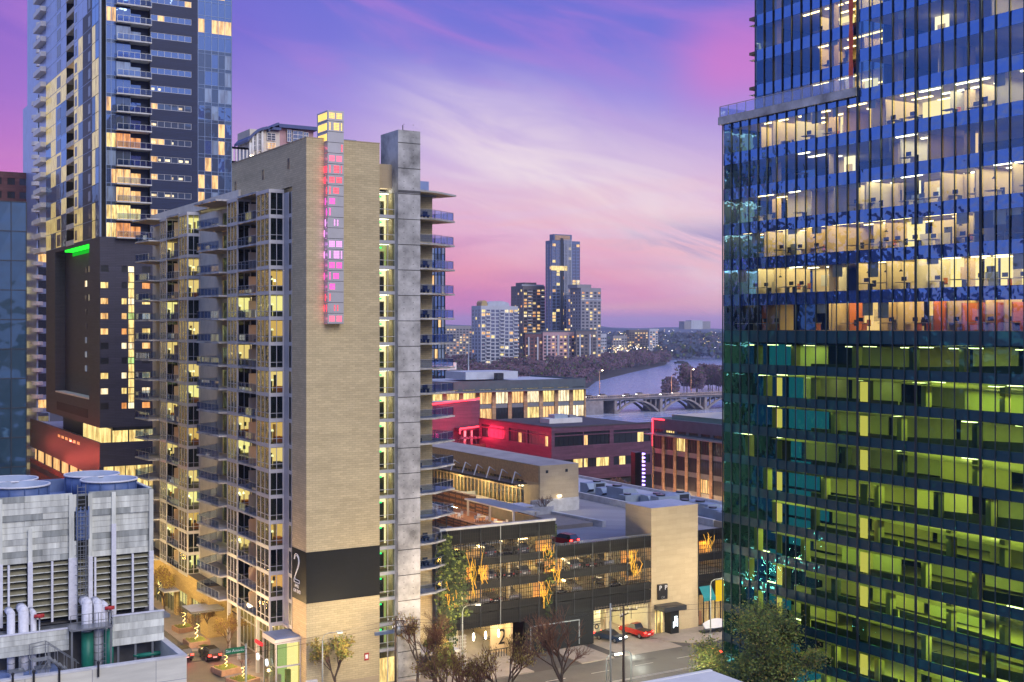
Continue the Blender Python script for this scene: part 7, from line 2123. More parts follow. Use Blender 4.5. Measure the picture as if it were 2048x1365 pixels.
# ------------------------------------------------------------------ distant towers, park woods, bridge
def far_tower(name, label, px0, px1, pxc, ytop, d, wall_m, floor_h, glass_m, litp, style, base=-2, crown=None, group='distant high-rises over the river'):
    """block with a left flank (px0..pxc) and a front (pxc..px1)"""
    xc, yc = at(pxc, d)
    x1 = onY(px1, yc); yl = min(onX(px0, xc), yc + 45) if px0 < pxc else yc + 20
    zt = zz(ytop, xc, yc)
    r = thing(name, label, 'high-rise', (xc, yc, 0), group)
    mb = MB(); L = x1 - xc
    nb = max(3, int(L / style[0])); w = L / nb
    nfl = int((zt - 14) / floor_h)
    cols = [(xc + w * i + w * style[1], xc + w * (i + 1) - w * style[1] * .5) for i in range(nb)]
    rows = [(zt - 2.5 - floor_h * (k + 1), zt - 2.5 - floor_h * (k + 1) + floor_h * style[2]) for k in range(nfl)]
    rows = [q for q in rows if q[0] > 2]
    wall(mb, 'Y', yc, xc, x1, base, zt, cols, rows, wall_m, .6)
    Ly = yl - yc - .6; nl = max(2, int(Ly / style[0])); wl = Ly / nl
    colsl = [(yc + .6 + wl * i + wl * .25, yc + .6 + wl * (i + 1) - wl * .25) for i in range(nl)]
    wall(mb, 'X', xc, yc + .6, yl, base, zt, colsl, rows, wall_m, .6)
    mb.box(xc + .8, yc + .8, base, x1, yl, zt - .3, 'dark_in', top='roof_dark')
    mb.build('wall', r)
    cells = []
    for r0, r1 in rows:
        for c0, c1 in cols:
            cells.append(pane('Y', yc, c0, c1, r0, r1, R.choice(LITS) if R.random() < litp else glass_m, .3))
        for c0, c1 in colsl:
            cells.append(pane('X', xc, c0, c1, r0, r1, R.choice(LITS) if R.random() < litp * .5 else glass_m, .3))
    parts(r, cells, 'window')
    # balcony stacks
    mb = MB()
    for i in range(1, nb, 3):
        a = xc + w * i
        for r0, r1 in rows: mb.box(a, yc - 1.4, r0 - .3, a + w, yc - .01, r0 + .8, 'grey_frame')
    if style[3]: mb.build('balconies', r)
    return r, xc, yc, x1, yl, zt


def far():
    r, xc, yc, x1, yl, zt = far_tower('cream_highrise', 'wide pale apartment high-rise with an arched roof, leftmost of the distant group', 943, 1036, 962, 612, 1090, 'far_pale', 3.3, 'far_glass', .14, (4.4, .16, .72, True))
    for k, (a, b, t) in enumerate(((964, 976, 601), (976, 1020, 602))):
        mb = MB(); n = 10
        for i in range(n):
            t0, t1 = math.pi * i / n, math.pi * (i + 1) / n
            c = (onY(a, yc) + onY(b, yc)) / 2; hw = (onY(b, yc) - onY(a, yc)) / 2; h = zz(t, xc, yc) - zt
            mb.face([(c - hw * math.cos(t0), yc + 1, zt + h * math.sin(t0) ** .6), (c - hw * math.cos(t1), yc + 1, zt + h * math.sin(t1) ** .6), (c - hw * math.cos(t1), yc + 10, zt + h * math.sin(t1) ** .6), (c - hw * math.cos(t0), yc + 10, zt + h * math.sin(t0) ** .6)], 'roof_blue' if k else 'limestone')
            mb.face([(c - hw * math.cos(t0), yc + 1, zt - .3), (c - hw * math.cos(t1), yc + 1, zt - .3), (c - hw * math.cos(t1), yc + 1, zt + h * math.sin(t1) ** .6), (c - hw * math.cos(t0), yc + 1, zt + h * math.sin(t0) ** .6)], 'roof_blue' if k else 'warm_brick')
        mb.build('arched_roof', r)
    r, xc, yc, x1, yl, zt = far_tower('tan_highrise', 'dark tan high-rise with lit balconies behind the pale arched one', 1022, 1090, 1046, 572, 1230, 'far_brown', 3.2, 'dark_glass', .40, (4.6, .22, .62, True))
    mb = MB(); mb.box(onY(1052, yc), yc + 3, zt - .2, onY(1076, yc), yc + 20, zz(565, xc, yc), 'far_brown'); mb.box(onY(1046, yc), yc + 2, zt, x1, yc + 2.5, zt + 1.5, 'far_pale'); mb.build('penthouse', r)
    # the tallest: glass with a pale crown, dark lower half
    d = 1210
    r, xc, yc, x1, yl, zt = far_tower('glass_highrise', 'tallest slender glass high-rise of the distant group over the river', 1091, 1160, 1104, 481, d, 'far_blue', 3.25, 'far_glass', .20, (4.2, .12, .8, False))
    g = lambda px: onY(px, yc); z = lambda py: zz(py, xc, yc)
    mb = MB(); mb.box(g(1110), yc + 2, zt - .2, g(1146), yc + 10, z(468), 'far_blue'); mb.box(g(1112), yc + 1.6, zt + .5, g(1142), yc + 1.99, z(468) - 1, 'limestone'); mb.build('crown', r)
    mb = MB(); mb.box(g(1102), yc - .7, z(541), g(1134), yc - .05, z(532), 'lit_yellow'); mb.build('lit_band', r)
    mb = MB()
    for k in range(6): mb.box(g(1128) + k * 1.6, yc - .7, z(590), g(1128) + k * 1.6 + .7, yc - .02, z(478), 'far_pale')
    mb.box(g(1121), yc - .65, z(660), g(1126), yc - .02, z(476), 'dark_in'); mb.build('fin', r)
    r, xc, yc, x1, yl, zt = far_tower('stone_highrise', 'grey stone high-rise with a stepped top, right of the tallest tower', 1140, 1202, 1162, 576, 1180, 'far_stone', 3.2, 'dark_glass', .22, (4.4, .26, .55, False))
    mb = MB(); mb.box(onY(1158, yc), yc + 3, zt - .2, onY(1186, yc), yc + 20, zz(569, xc, yc), 'far_stone'); mb.box(xc - .5, yc - .5, zt - 12, x1 + .5, yc - .02, zt - 11, 'far_pale'); mb.build('penthouse', r)
    mids = [('brick_apartments', 'reddish brick apartment block with white piers at the feet of the distant towers', 1046, 1086, 1050, 668, 1120, 'red_brick', .2), ('pier_apartments', 'brick apartment block with tall white piers below the tallest tower', 1083, 1150, 1086, 664, 1128, 'pink_wall', .2),
            ('grey_apartments', 'grey apartment block at the right end below the stone high-rise', 1148, 1192, 1152, 662, 1134, 'far_brown', .25), ('slab_block', 'long low slab block at the far left of the distant skyline', 880, 944, 886, 652, 1500, 'far_stone', .25), ('white_block', 'small white block right of the stone high-rise', 1200, 1213, 1202, 668, 1250, 'far_pale', .15),
            ('far_hotel', 'far pale mid-rise among the lights on the opposite hill', 1296, 1316, 1299, 658, 1700, 'far_pale', .2), ('far_flats', 'far brown flats beside the pale mid-rise on the hill', 1252, 1296, 1258, 660, 1720, 'far_brown', .3), ('far_annex', 'low far block left of the brown flats on the hill', 1222, 1254, 1226, 672, 1650, 'far_stone', .3)]
    for nm, lab, a, b, c, top, dd, wm, lp in mids:
        r, xc, yc, x1, yl, zt = far_tower(nm, lab, a, b, c, top, dd, wm, 3.2, 'dark_glass', lp, (4.2, .24, .55, False), group='mid-rise blocks across the river')
        if 'apartments' in nm:
            mb = MB(); n = max(2, int((x1 - xc) / 9))
            for i in range(n): mb.box(xc + (x1 - xc) * (i + .3) / n, yc - .8, 0, xc + (x1 - xc) * (i + .3) / n + 1.4, yc - .02, zt - 3, 'far_pale')
            mb.box(xc - .4, yc - .6, zt, x1 + .4, yc + 5, zt + 1.2, 'slate'); mb.build('pier', r)
    # lit park house among the trees
    x0, y0 = at(1040, 1235); x1 = onY(1117, y0); r = thing('park_hall', 'low lit park hall among the bare trees below the distant towers', 'hall', (x0, y0, 0))
    mb = MB(); mb.box(x0, y0, 0, x1, y0 + 12, zz(713, x0, y0), 'cream_wall'); mb.build('wall', r)
    for i in range(8):
        mb = MB(); w = (x1 - x0) / 8; mb.box(x0 + w * i + .6, y0 - .2, 3, x0 + w * (i + 1) - .8, y0 - .02, zz(717, x0, y0), 'lit_pale' if i % 3 else 'lit_warm'); mb.build('window', r)
    # woods: many small leaf clumps through each crown
    def wood(name, label, spots, m, per, leaf):
        mb = MB()
        for x, y, h, rr in spots:
            for q in range(per):
                th = R.uniform(0, 6.283); u = R.random() ** .5; zc = h * (.28 + .72 * R.random()); k = math.sin(math.pi * min(1, max(.05, (zc / h - .12) / .95))) ** .6
                cx, cy = x + rr * u * k * math.cos(th), y + rr * u * k * math.sin(th)
                s = leaf * R.uniform(.5, 1.3); t = R.uniform(0, 3.1); c_, s_ = math.cos(t) * s, math.sin(t) * s; tl = R.uniform(-.6, .6) * s
                mb.face([(cx - c_, cy + tl, zc - s_), (cx + s_, cy - tl, zc - c_), (cx + c_ * .8, cy + tl, zc + s_), (cx - s_, cy - tl, zc + c_ * .7)], m if R.random() < .7 else ('leaf_wood' if R.random() < .6 else 'leaf_dark'))
            if per > 120: mb.tube((x, y, 0), (x, y, h * .6), .35, 'bark', 5, .15)
        return tag(mb.build(name), label, 'woods', kind='stuff')
    S = []
    for k in range(230):
        px = R.uniform(880, 1332); d = (1040 if px < 1180 else 1060 + (px - 1180) * 2.3) + R.uniform(15, 190); S.append((*at(px, d), R.uniform(12, 20) * (1 if px < 1300 else .8), R.uniform(6, 10)))
    for k in range(70): S.append((*at(R.uniform(890, 1186), R.uniform(890, 1040)), R.uniform(10, 16), R.uniform(6, 9)))
    wood('river_woods', 'bare purple-brown woods along the near bank below the distant towers', S, 'leaf_wood_red', 110, 1.1)
    S = []
    for k in range(46):
        px = R.uniform(1338, 1560); d = 800 + (px - 1338) * .35 + R.uniform(-25, 60); h = R.uniform(12, 19) * min(1, .5 + (px - 1335) / 55); S.append((*at(px, d), h, R.uniform(5, 8)))
    wood('island_woods', 'reddish bare woods on the river island behind the bridge', S, 'leaf_wood_red', 260, .8)
    S = []
    for k in range(330):
        px = R.uniform(1200, 1560); d = R.uniform(1650, 2500); S.append((*at(px, d), R.uniform(14, 22) + max(0, (d - 1800) * .022), R.uniform(12, 22)))
    for k in range(150):
        px = R.uniform(1330, 1560); S.append((*at(px, R.uniform(2080, 2300)), R.uniform(22, 34), R.uniform(14, 24)))
    wood('far_woods', 'dark blue wooded slopes beyond the river', S, 'hill', 34, 3.6)
    # house lights on the slopes and car lights on the far avenue
    mb = MB()
    for k in range(420):
        px = R.uniform(1190, 1560); d = R.uniform(1640, 2600); x, y = at(px, d); zl = R.uniform(10, 22) + max(0, (d - 1800) * .026); s = R.uniform(.3, .7) * (1.0 if R.random() < .85 else 1.5)
        if R.random() < .35: px = R.gauss(1255, 25); x, y = at(px, 1630); zl = R.uniform(8, 20)
        mb.box(x - s, y - .1, zl, x + s, y + .1, zl + s * 1.3, 'far_light' if R.random() < .85 else 'head_far')
    tag(mb.build('house_lights'), 'scattered warm house lights on the far slopes', 'lights', kind='stuff')
    mb = MB()
    for k in range(150):
        px = R.uniform(1212, 1368); x, y = at(px, 1560 + (px - 1212) * 1.1); zl = 7 + R.random() * 2.5
        mb.box(x - .8, y - .1, zl, x + .8, y + .1, zl + 1.1, 'far_red' if R.random() < .75 else 'far_light')
    tag(mb.build('traffic_lights'), 'chain of red car lights on the far avenue beside the river', 'car lights', kind='stuff')
    mb = MB(); a = at(1335, 1990); b = at(1560, 2010); mb.box(min(a[0], b[0]), a[1] - 3, .2, max(a[0], b[0]), a[1] + 3, 3.2, 'concrete_lt'); tag(mb.build('far_footbridge'), 'pale far footbridge low over the river', 'bridge')
    x, y = at(1362, 1500); mb = MB(); mb.box(x - 9, y - 2, .15, x + 9, y + 2, 2.2, 'dark_in'); mb.box(x - 5, y - 1.5, 2.2, x + 4, y + 1.5, 3.4, 'dark_frame'); tag(mb.build('river_barge'), 'small dark barge on the river beside the woods', 'boat')
    x, y = at(1395, 2900); mb = MB(); mb.box(x - 40, y, 40, x + 40, y + 20, zz(643, x, y), 'far_stone'); mb.box(x - 20, y - 1, 40, x + 15, y + 20, zz(641, x, y), 'far_pale'); tag(mb.build('hilltop_building'), 'long pale building on the hilltop at the horizon', 'building')

    # arched concrete road bridge
    Y = 509.0
    g = lambda px: onY(px, Y)
    xa, xb = g(1150), g(1600); zd = zz(792, g(1300), Y)
    r = thing('arch_bridge', 'concrete arch bridge with lit railings over the river', 'bridge', ((xa + xb) / 2, Y, 0))
    mb = MB(); mb.box(xa, Y, zd - 1.7, xb, Y + 16, zd - .3, 'bridge_stone', top='asphalt'); mb.box(xa, Y - .8, zd - .75, xb, Y + .0, zd - .25, 'bridge_stone'); mb.build('deck', r)
    mb = MB(); mb.box(xa, Y - .75, zd + .75, xb, Y - .5, zd + 1.05, 'bridge_stone'); x = xa
    while x < xb: mb.box(x, Y - .72, zd - .25, x + .35, Y - .52, zd + .75, 'bridge_stone'); x += 1.3
    mb.build('railing', r)
    piers = [g(1208) , g(1232), g(1323), g(1412), g(1500), g(1590)]
    for i, (p, q) in enumerate(zip(piers[1:], piers[2:])):
        mb = MB(); n = 18; zs = .5; ztp = zd - 2.1
        for yy, t in ((Y + .4, 1.2), (Y + 7, 1.2), (Y + 14, 1.2)):
            for k in range(n):
                u0, u1 = k / n, (k + 1) / n
                f = lambda u: zs + (ztp - zs) * (1 - (2 * u - 1) ** 2); th = lambda u: .75 + .8 * abs(2 * u - 1) ** 2
                a0, a1 = p + .6 + (q - p - 1.2) * u0, p + .6 + (q - p - 1.2) * u1
                V = [(a0, f(u0) - th(u0)), (a1, f(u1) - th(u1)), (a1, f(u1)), (a0, f(u0))]
                mb.face([(x, yy, z) for x, z in V], 'bridge_stone'); mb.face([(x, yy + t, z) for x, z in V[::-1]], 'bridge_stone')
                mb.face([(V[0][0], yy, V[0][1]), (V[0][0], yy + t, V[0][1]), (V[1][0], yy + t, V[1][1]), (V[1][0], yy, V[1][1])], 'bridge_stone'); mb.face([(V[3][0], yy, V[3][1]), (V[2][0], yy, V[2][1]), (V[2][0], yy + t, V[2][1]), (V[3][0], yy + t, V[3][1])], 'bridge_stone')
        for k in range(1, 9):
            u = k / 9; x = p + (q - p) * u; zf = zs + (ztp - zs) * (1 - (2 * u - 1) ** 2)
            if zd - 1.7 - zf > .7: mb.box(x - .3, Y + .5, zf - .1, x + .3, Y + 1.4, zd - 1.7, 'bridge_stone')
        mb.build('arch', r)
    for p in piers[1:]:
        mb = MB(); mb.box(p - 1.3, Y - .6, -1, p + 1.3, Y + 16, 1.2, 'bridge_stone'); mb.box(p - .8, Y + .1, 1.2, p + .8, Y + 15, zd - 1.7, 'bridge_stone'); mb.build('pier', r)
    mb = MB(); mb.box(xa - 20, Y - .4, 0, g(1206), Y + 16, zd - 1.7, 'bridge_stone'); mb.build('abutment', r)
    for i in range(6):
        mb = MB(); x = g(1180) + i * 12; mb.box(x, Y + 3 + (i % 2) * 5, zd - .3, x + 4.2, Y + 5 + (i % 2) * 5, zd + .8, 'car_silver' if i % 2 else 'car_dark'); mb.box(x + .8, Y + 3.1 + (i % 2) * 5, zd + .8, x + 3.2, Y + 4.9 + (i % 2) * 5, zd + 1.35, 'dark_glass'); mb.box(x - .05, Y + 3.1 + (i % 2) * 5, zd + .2, x - .01, Y + 4.8 + (i % 2) * 5, zd + .5, 'head_white')
        tag(mb.build('bridge_car'), 'car crossing the arch bridge, %s from its left end' % ('first', 'second', 'third', 'fourth', 'fifth', 'sixth')[i], 'car', 'cars on the bridge')
    lamp = None
    for i, (px, top) in enumerate(((1199, 741), (1343, 752), (1382, 739))):
        x = onY(px, Y + 1); zt = zz(top, x, Y + 1)
        rr = thing('bridge_lamp', ('lit lamp post at the left end of the arch bridge', 'unlit thin lamp post in the middle of the arch bridge', 'lit lamp post near the office tower on the arch bridge')[i], 'lamp post', (x, Y + 1, zd - .3), 'lamp posts on the bridge')
        mb = MB(); mb.path([(x, Y + 1, zd - .3), (x, Y + 1, zt - .6), (x + .5, Y + 1, zt), (x + 1.6, Y + 1, zt + .1)], .16, 'planter', 6); mb.build('post', rr)
        if i != 1:
            mb = MB(); mb.ball((x + 1.7, Y + 1, zt - .1), .55, 'lamp_glow', 8, .5); mb.build('lamp_head', rr)
    for px in (1190, 1240, 1290, 1345, 1390, 1430):
        ld = bpy.data.lights.new('bridge_light', 'POINT'); ld.energy = 2600; ld.color = (1, .55, .24); ld.shadow_soft_size = .5
        lo = bpy.data.objects.new('bridge_light', ld); COL.objects.link(lo); lo.location = (g(px), Y - 4, zd + 5)
M('bridge_stone', (0.17, 0.17, 0.19), .9, var=.3, scale=.4)
M('far_pale', (0.40, 0.42, 0.47), .8, var=.1, scale=.05)
M('far_brown', (0.13, 0.115, 0.12), .8, var=.15, scale=.05)
M('far_stone', (0.24, 0.235, 0.25), .8, var=.12, scale=.05)
M('far_blue', (0.10, 0.14, 0.25), .5, var=.12, scale=.05)
E('head_far', (1, .95, .9), 6.0)
far()


# ------------------------------------------------------------------ street: cars, lamps, poles, trees
def lamp_light(x, y, z, e, col=(1, .80, .50), r=.25):
    ld = bpy.data.lights.new('street_light', 'POINT'); ld.energy = e; ld.color = col; ld.shadow_soft_size = r
    lo = bpy.data.objects.new('street_light', ld); COL.objects.link(lo); lo.location = (x, y, z)


def street():
    # cars that move
    c = car_proto('parked_sedan', 'car_blue'); x, y = gnd(1221, 1281); c.name = 'sedan'; c.location = (x, y, .02); c.rotation_euler = (0, 0, math.pi + .30)
    tag(c, 'dark blue sedan with its headlights on, coming out of the garage driveway', 'car')
    c = car_proto('pickup_truck', 'car_red'); x, y = gnd(1272, 1272); c.location = (x, y, .02); c.rotation_euler = (0, 0, .12); tag(c, 'red pickup truck driving into the garage beside the dark sedan', 'pickup truck')
    c = dup(SUV, at(1127, 174.8) + (13.42,), .2, 'red sport utility car with glowing tail lights on the ramp to the garage roof'); c.name = 'suv'; c['group'] = ''
    del c['group']
    for ch in kids(c):
        if ch.name.startswith('body') or ch.name.startswith('roof'):
            ch.data = ch.data.copy(); ch.data.materials[0] = MATS['car_red']
        if ch.name.startswith('taillight'): ch.data = ch.data.copy(); ch.data.materials[0] = MATS['tail_red']
    for i, (px, py, lab) in enumerate(((386, 1318, 'dark car waiting in the left-hand street, bright tail lights, nearer the plant wall'), (434, 1300, 'dark car with tail lights beside the planters in the left-hand street'))):
        x, y = gnd(px, py); x, y = ((46.9, 163.5), (50.1, 161.6))[i]; k = car_proto('parked_suv', 'car_dark'); k.name = 'waiting_car'; k.location = (x, y, .02); tag(k, lab, 'car', 'cars waiting in the left-hand street')
        lamp_light(x, y - 3.2, .9, 110, (1, .03, .03), .3)
    x, y = gnd(1432, 1314); k = car_proto('parked_sedan', 'car_dark'); k.name = 'passing_car'; k.location = (x + 2.5, y, .02); k.rotation_euler = (0, 0, -1.57); tag(k, 'dark car with red tail lights driving past the leafy tree', 'car')
    lamp_light(x, y, .8, 50, (1, .03, .03), .3)
    xx, yy = gnd(1435, 1250); r = thing('covered_boat', 'white covered boat on a trailer near the yellow banner sign', 'boat', (118, 137.5, .14))
    mb = MB(); n = 8
    for i in range(n):
        a0, a1 = i / n, (i + 1) / n; f = lambda a: .2 + .9 * math.sin(math.pi * min(1, a * .9 + .1)) ** .7
        for s in (-1, 1):
            q = [(115.4 + 5 * a0, 137.5, .9 + f(a0)), (115.4 + 5 * a1, 137.5, .9 + f(a1)), (115.4 + 5 * a1, 137.5 + s * f(a1), .9), (115.4 + 5 * a0, 137.5 + s * f(a0), .9)]
            mb.face(q if s < 0 else q[::-1], 'white_paint', True)
        mb.face([(115.4 + 5 * a0, 137.5 - f(a0), .9), (115.4 + 5 * a1, 137.5 - f(a1), .9), (115.4 + 5 * a1, 137.5, .35), (115.4 + 5 * a0, 137.5, .35)], 'white_paint')
    mb.build('cover', r); mb = MB(); mb.box(115.2, 136.9, .3, 120.5, 138.1, .42, 'dark_frame'); mb.tube((118, 136.6, .4), (118, 138.4, .4), .28, 'rubber', 12); mb.build('trailer', r)

    lamp_light(99.5, 133, .9, 420, (.95, 1, .85), .3); lamp_light(97, 128, 1.0, 300, (.95, 1, .85), .4)  # stand-ins for the sedan's headlight pool on the road
    # street lamps
    sl = thing('street_lamp', '', 'street lamp')
    mb = MB(); mb.tube((0, 0, 0), (0, 0, 7.6), .11, 'lamp_pole', 8, .07); mb.tube((0, 0, 0), (0, 0, .6), .18, 'lamp_pole', 8, .14); mb.path([(0, 0, 7.6), (.15, 0, 8.1), (.6, 0, 8.4), (1.9, 0, 8.5)], .05, 'lamp_pole', 6); mb.build('post', sl)
    mb = MB(); mb.box(1.6, -.16, 8.42, 2.4, .16, 8.6, 'lamp_pole'); h = mb.build('lamp_head', sl); mb = MB(); mb.box(1.75, -.11, 8.38, 2.3, .11, 8.415, 'lamp_glow'); mb.build('diffuser', h)
    for i, (px, Y, lab, rz, e) in enumerate(((925, 138.6, 'slim street lamp in front of the ivy at the garage', -.4, 1100), (645, 134.6, 'street lamp in front of the tan brick wall', -.4, 900), (1421, 134.6, 'street lamp beside the yellow banner sign', -.4, 1500))):
        x = onY(px, Y)
        if i == 0: sl.location = (x, Y, .14); sl.rotation_euler = (0, 0, rz); sl['label'] = lab; sl['group'] = 'street lamps'
        else: dup(sl, (x, Y, .14), rz, lab, group='street lamps')
        lamp_light(x + 2, Y - 1.2, 8.1, e)
    for (x, y, z, e, c) in ((100, 125, 9, 8500, (1, .90, .62)), (112, 128, 9, 6000, (1, .86, .58)), (88, 127, 9, 6500, (1, .74, .44)), (74, 132, 8, 4500, (1, .72, .40)), (60, 132, 9, 1700, (1, .74, .42)),
                          (51, 148, 7, 7000, (1, .66, .28)), (51, 160, 7, 7000, (1, .64, .26)), (48.5, 178, 8, 7500, (1, .66, .24)), (48.5, 194, 8, 7500, (1, .66, .24)), (43, 142, 8, 1800, (1, .5, .3)), (50, 139, 7, 1500, (1, .62, .32))):
        lamp_light(x, y, z, e, c, .4)
    # traffic signal arm, street-name sign
    x, y = 47.8, 131.0
    x = onY(492, 133.2); y = 133.2
    r = thing('sign_pole', 'grey pole with the green street-name sign at the corner of the two streets', 'sign pole', (x, y, 0)); zt = zz(1291, x, y)
    mb = MB(); mb.tube((x, y, 0), (x, y, zt + .2), .14, 'lamp_pole', 8, .10); mb.tube((x, y, zt - .4), (x - 2.6, y, zt - .4), .05, 'lamp_pole', 6); mb.build('post', r)
    mb = MB(); mb.box(x - 2.4, y - .12, zt - .75, x - .2, y - .08, zt - .05, 'sign_green'); b = mb.build('name_plate', r); text('San Antonio', 'lettering', b, .42, (x - 1.3, y - .13, zt - .38), (rad(90), 0, 0), 'sign_white')
    r = thing('signal_post', 'short post with a red pedestrian signal on the corner pavement', 'signal', (onY(533, 134.6), 134.6, .14)); x = onY(533, 134.6)
    mb = MB(); mb.tube((x, 134.6, .14), (x, 134.6, 2.4), .08, 'lamp_pole', 8); mb.build('post', r); mb = MB(); mb.box(x - .2, 134.4, 2.4, x + .2, 134.7, 3.0, 'sign_black'); mb.box(x - .12, 134.37, 2.5, x + .12, 134.395, 2.9, 'neon_dim'); mb.build('signal_head', r)
    x, y = onY(598, 136.8), 136.8
    r = thing('fire_hydrant', 'red hydrant at the foot of the brick corner', 'hydrant', (x, y, .14)); mb = MB(); mb.tube((x, y, .14), (x, y, 1.1), .3, 'valve_red', 12, .26); mb.ball((x, y, 1.15), .3, 'valve_red', 10); mb.tube((x - .45, y, .75), (x + .45, y, .75), .14, 'valve_red', 8); mb.build('body', r)
    x = onY(622, 138.7); mb = MB(); mb.box(x - .7, 138.3, .14, x + .7, 138.75, 2.0, 'white_paint'); mb.box(x - .6, 138.27, .4, x - .02, 138.3, 1.8, 'grey_frame'); mb.box(x + .02, 138.27, .4, x + .6, 138.3, 1.8, 'grey_frame'); tag(mb.build('utility_cabinet'), 'white utility cabinet against the brick wall', 'cabinet')
    x = onY(690, 135.5); mb = MB(); mb.obox((x + .6, 135.2, .9), (5.0, .22, .22), -.25, 'sign_yellow_dull', 0); mb.box(x - 1.6, 135.5, .14, x - 1.3, 135.8, 1.2, 'white_paint'); mb.box(x - 1.9, 135.4, .5, x - 1.6, 135.9, 1.3, 'valve_red'); tag(mb.build('barrier_arm'), 'pale barrier arm on the pavement in front of the brick wall', 'barrier')
    # utility poles and wires
    def pole(px, Y, ytop, w_, arm, lab, mname):
        x = onY(px, Y); zt = zz(ytop, x, Y)
        r = thing('utility_pole', lab, 'utility pole', (x, Y, 0), 'utility poles')
        mb = MB(); mb.tube((x, Y, 0), (x, Y, zt), w_, mname, 8, w_ * .75); mb.build('post', r)
        if arm:
            mb = MB()
            for k, (dz, L) in enumerate(arm): mb.obox((x, Y - .15, zt - dz), (L, .1, .12), -.35 if k % 2 == 0 else .5, 'bark')
            mb.build('cross_arm', r)
            for k, (dz, L) in enumerate(arm):
                for s in (-.45, -.2, .2, .45): mb = MB(); mb.tube((x + s * L, Y - .15 - s * L * math.tan(.35 if k % 2 == 0 else -.5), zt - dz + .05), (x + s * L, Y - .15 - s * L * math.tan(.35 if k % 2 == 0 else -.5), zt - dz + .3), .05, 'sign_white', 6); mb.build('insulator', r)
        return x, Y, zt
    p1 = pole(1247, 116.5, 1213, .17, [(.4, 3.2), (1.0, 2.2)], 'wooden utility pole with cross arms in front of the garage driveway', 'bark')
    p2 = pole(1221, 117.5, 1207, .12, [], 'slim green-grey pole left of the wooden utility pole', 'lamp_pole')
    p3 = pole(791, 134.2, 1233, .16, [(.5, 2.0), (1.3, 1.4)], 'dark utility pole at the foot of the concrete shaft', 'bark')
    mb = MB(); x, y, z = p3; mb.tube((x + .4, y, z - 2.2), (x + .4, y, z - 1.2), .28, 'steel', 10); mb.box(x, y - .05, z - 1.9, x + .2, y + .05, z - 1.5, 'steel'); tag(mb.build('transformer'), 'grey transformer can on the dark utility pole', 'transformer')
    mb = MB()
    def wire(a, b, sag):
        pts = [(a[0] + (b[0] - a[0]) * t, a[1] + (b[1] - a[1]) * t, a[2] + (b[2] - a[2]) * t - sag * 4 * t * (1 - t)) for t in [i / 14 for i in range(15)]]
        mb.path(pts, .022, 'black_metal', 4)
    for dz in (.2, .5, 1.2): wire((p3[0], p3[1], p3[2] - dz), (p1[0], p1[1], p1[2] - dz * .8), .9)
    for dz in (.3, .9): wire((p3[0], p3[1], p3[2] - dz), (20, 126, 11.5 - dz), 1.0); wire((p1[0], p1[1], p1[2] - dz), (165, 104, 12 - dz), .8)
    tag(mb.build('overhead_wires'), 'thin black overhead wires between the utility poles', 'wires')
    r = thing('box_lamp', 'low twin lamp frame shining down on the road between the two poles', 'street lamp', (onY(1237, 121), 121, 0)); x = onY(1237, 121)
    zt = zz(1306, x, 121); a, b = onY(1213, 121), onY(1262, 121)
    mb = MB(); mb.path([(a, 121, 0), (a, 121, zt - .4), (a + .6, 121, zt), (b - .6, 121, zt), (b, 121, zt - .4), (b, 121, 0)], .07, 'lamp_pole', 6); mb.build('frame', r)
    mb = MB(); mb.box(x - .5, 120.9, zt - .25, x + .5, 121.1, zt - .08, 'lamp_glow'); mb.build('lamp', r); lamp_light(x, 120.4, zt - .6, 420, (.9, 1, .82), .3)
    # low roof in the lower right corner
    Xr, Yr = 62, 73; zr = zz(1340, onY(1420, Yr), Yr); xr = onY(1420, Yr)
    r = thing('corner_roof', 'flat pale roof corner in the lower right of the photo', 'building', (xr, Yr, 0)); mb = MB(); mb.box(xr - 16, Yr - 14, 0, xr, Yr, zr, 'concrete_lt', top='roof_pale'); mb.box(xr - 16, Yr - .3, zr, xr, Yr + .02, zr + .06, 'white_paint'); mb.build('body', r)
    mb = MB(); mb.box(66, 93, .14, 88, 93.4, 3.2, 'concrete_lt'); mb.prism([(68, 60), (88, 60), (88, 93), (68, 93)], .02, .3, 'sidewalk'); tag(mb.build('retaining_wall'), 'pale retaining wall at the foot of the glass tower', 'wall')

    # ---- trees
    def bare_tree(name, h, seed, spread=.62, m='bark', fine='twig', buds=None, wrap=False, depthmax=6):
        rr = random.Random(seed)
        r = thing(name, '', 'tree')
        tr = MB(); cr = MB()
        def grow(p, d, L, rad_, lv):
            d = d.normalized(); q = p + d * L
            (tr if lv < 2 else cr).tube(p, q, rad_, m if lv < 3 else fine, 6 if lv < 2 else (4 if lv < 4 else 3), rad_ * .68, cap=False)
            if buds and lv >= depthmax - 1:
                for b in range(buds[1]):
                    o = p + d * L * rr.random() + Vector((rr.gauss(0, .16), rr.gauss(0, .16), rr.gauss(0, .16))); s = rr.uniform(.05, .12); t = rr.uniform(0, 3.1); c_, s_ = math.cos(t) * s, math.sin(t) * s
                    cr.face([(o.x - c_, o.y - s_ * .5, o.z - s_), (o.x + s_, o.y + c_ * .5, o.z - c_), (o.x + c_, o.y - c_ * .4, o.z + s_), (o.x - s_, o.y + s_ * .5, o.z + c_)], buds[0] if rr.random() < .75 else buds[2])
            if lv >= depthmax: return
            n = 3 if lv > 0 else 4
            for i in range(n):
                ax = Vector((rr.gauss(0, 1), rr.gauss(0, 1), rr.gauss(0, .5))); nd = d + ax.normalized() * spread * rr.uniform(.6, 1.35)
                nd.z = max(nd.z, -.05) + .10
                grow(p + d * L * rr.uniform(.62, 1.0) if i else q, nd, L * rr.uniform(.62, .82), rad_ * .62, lv + 1)
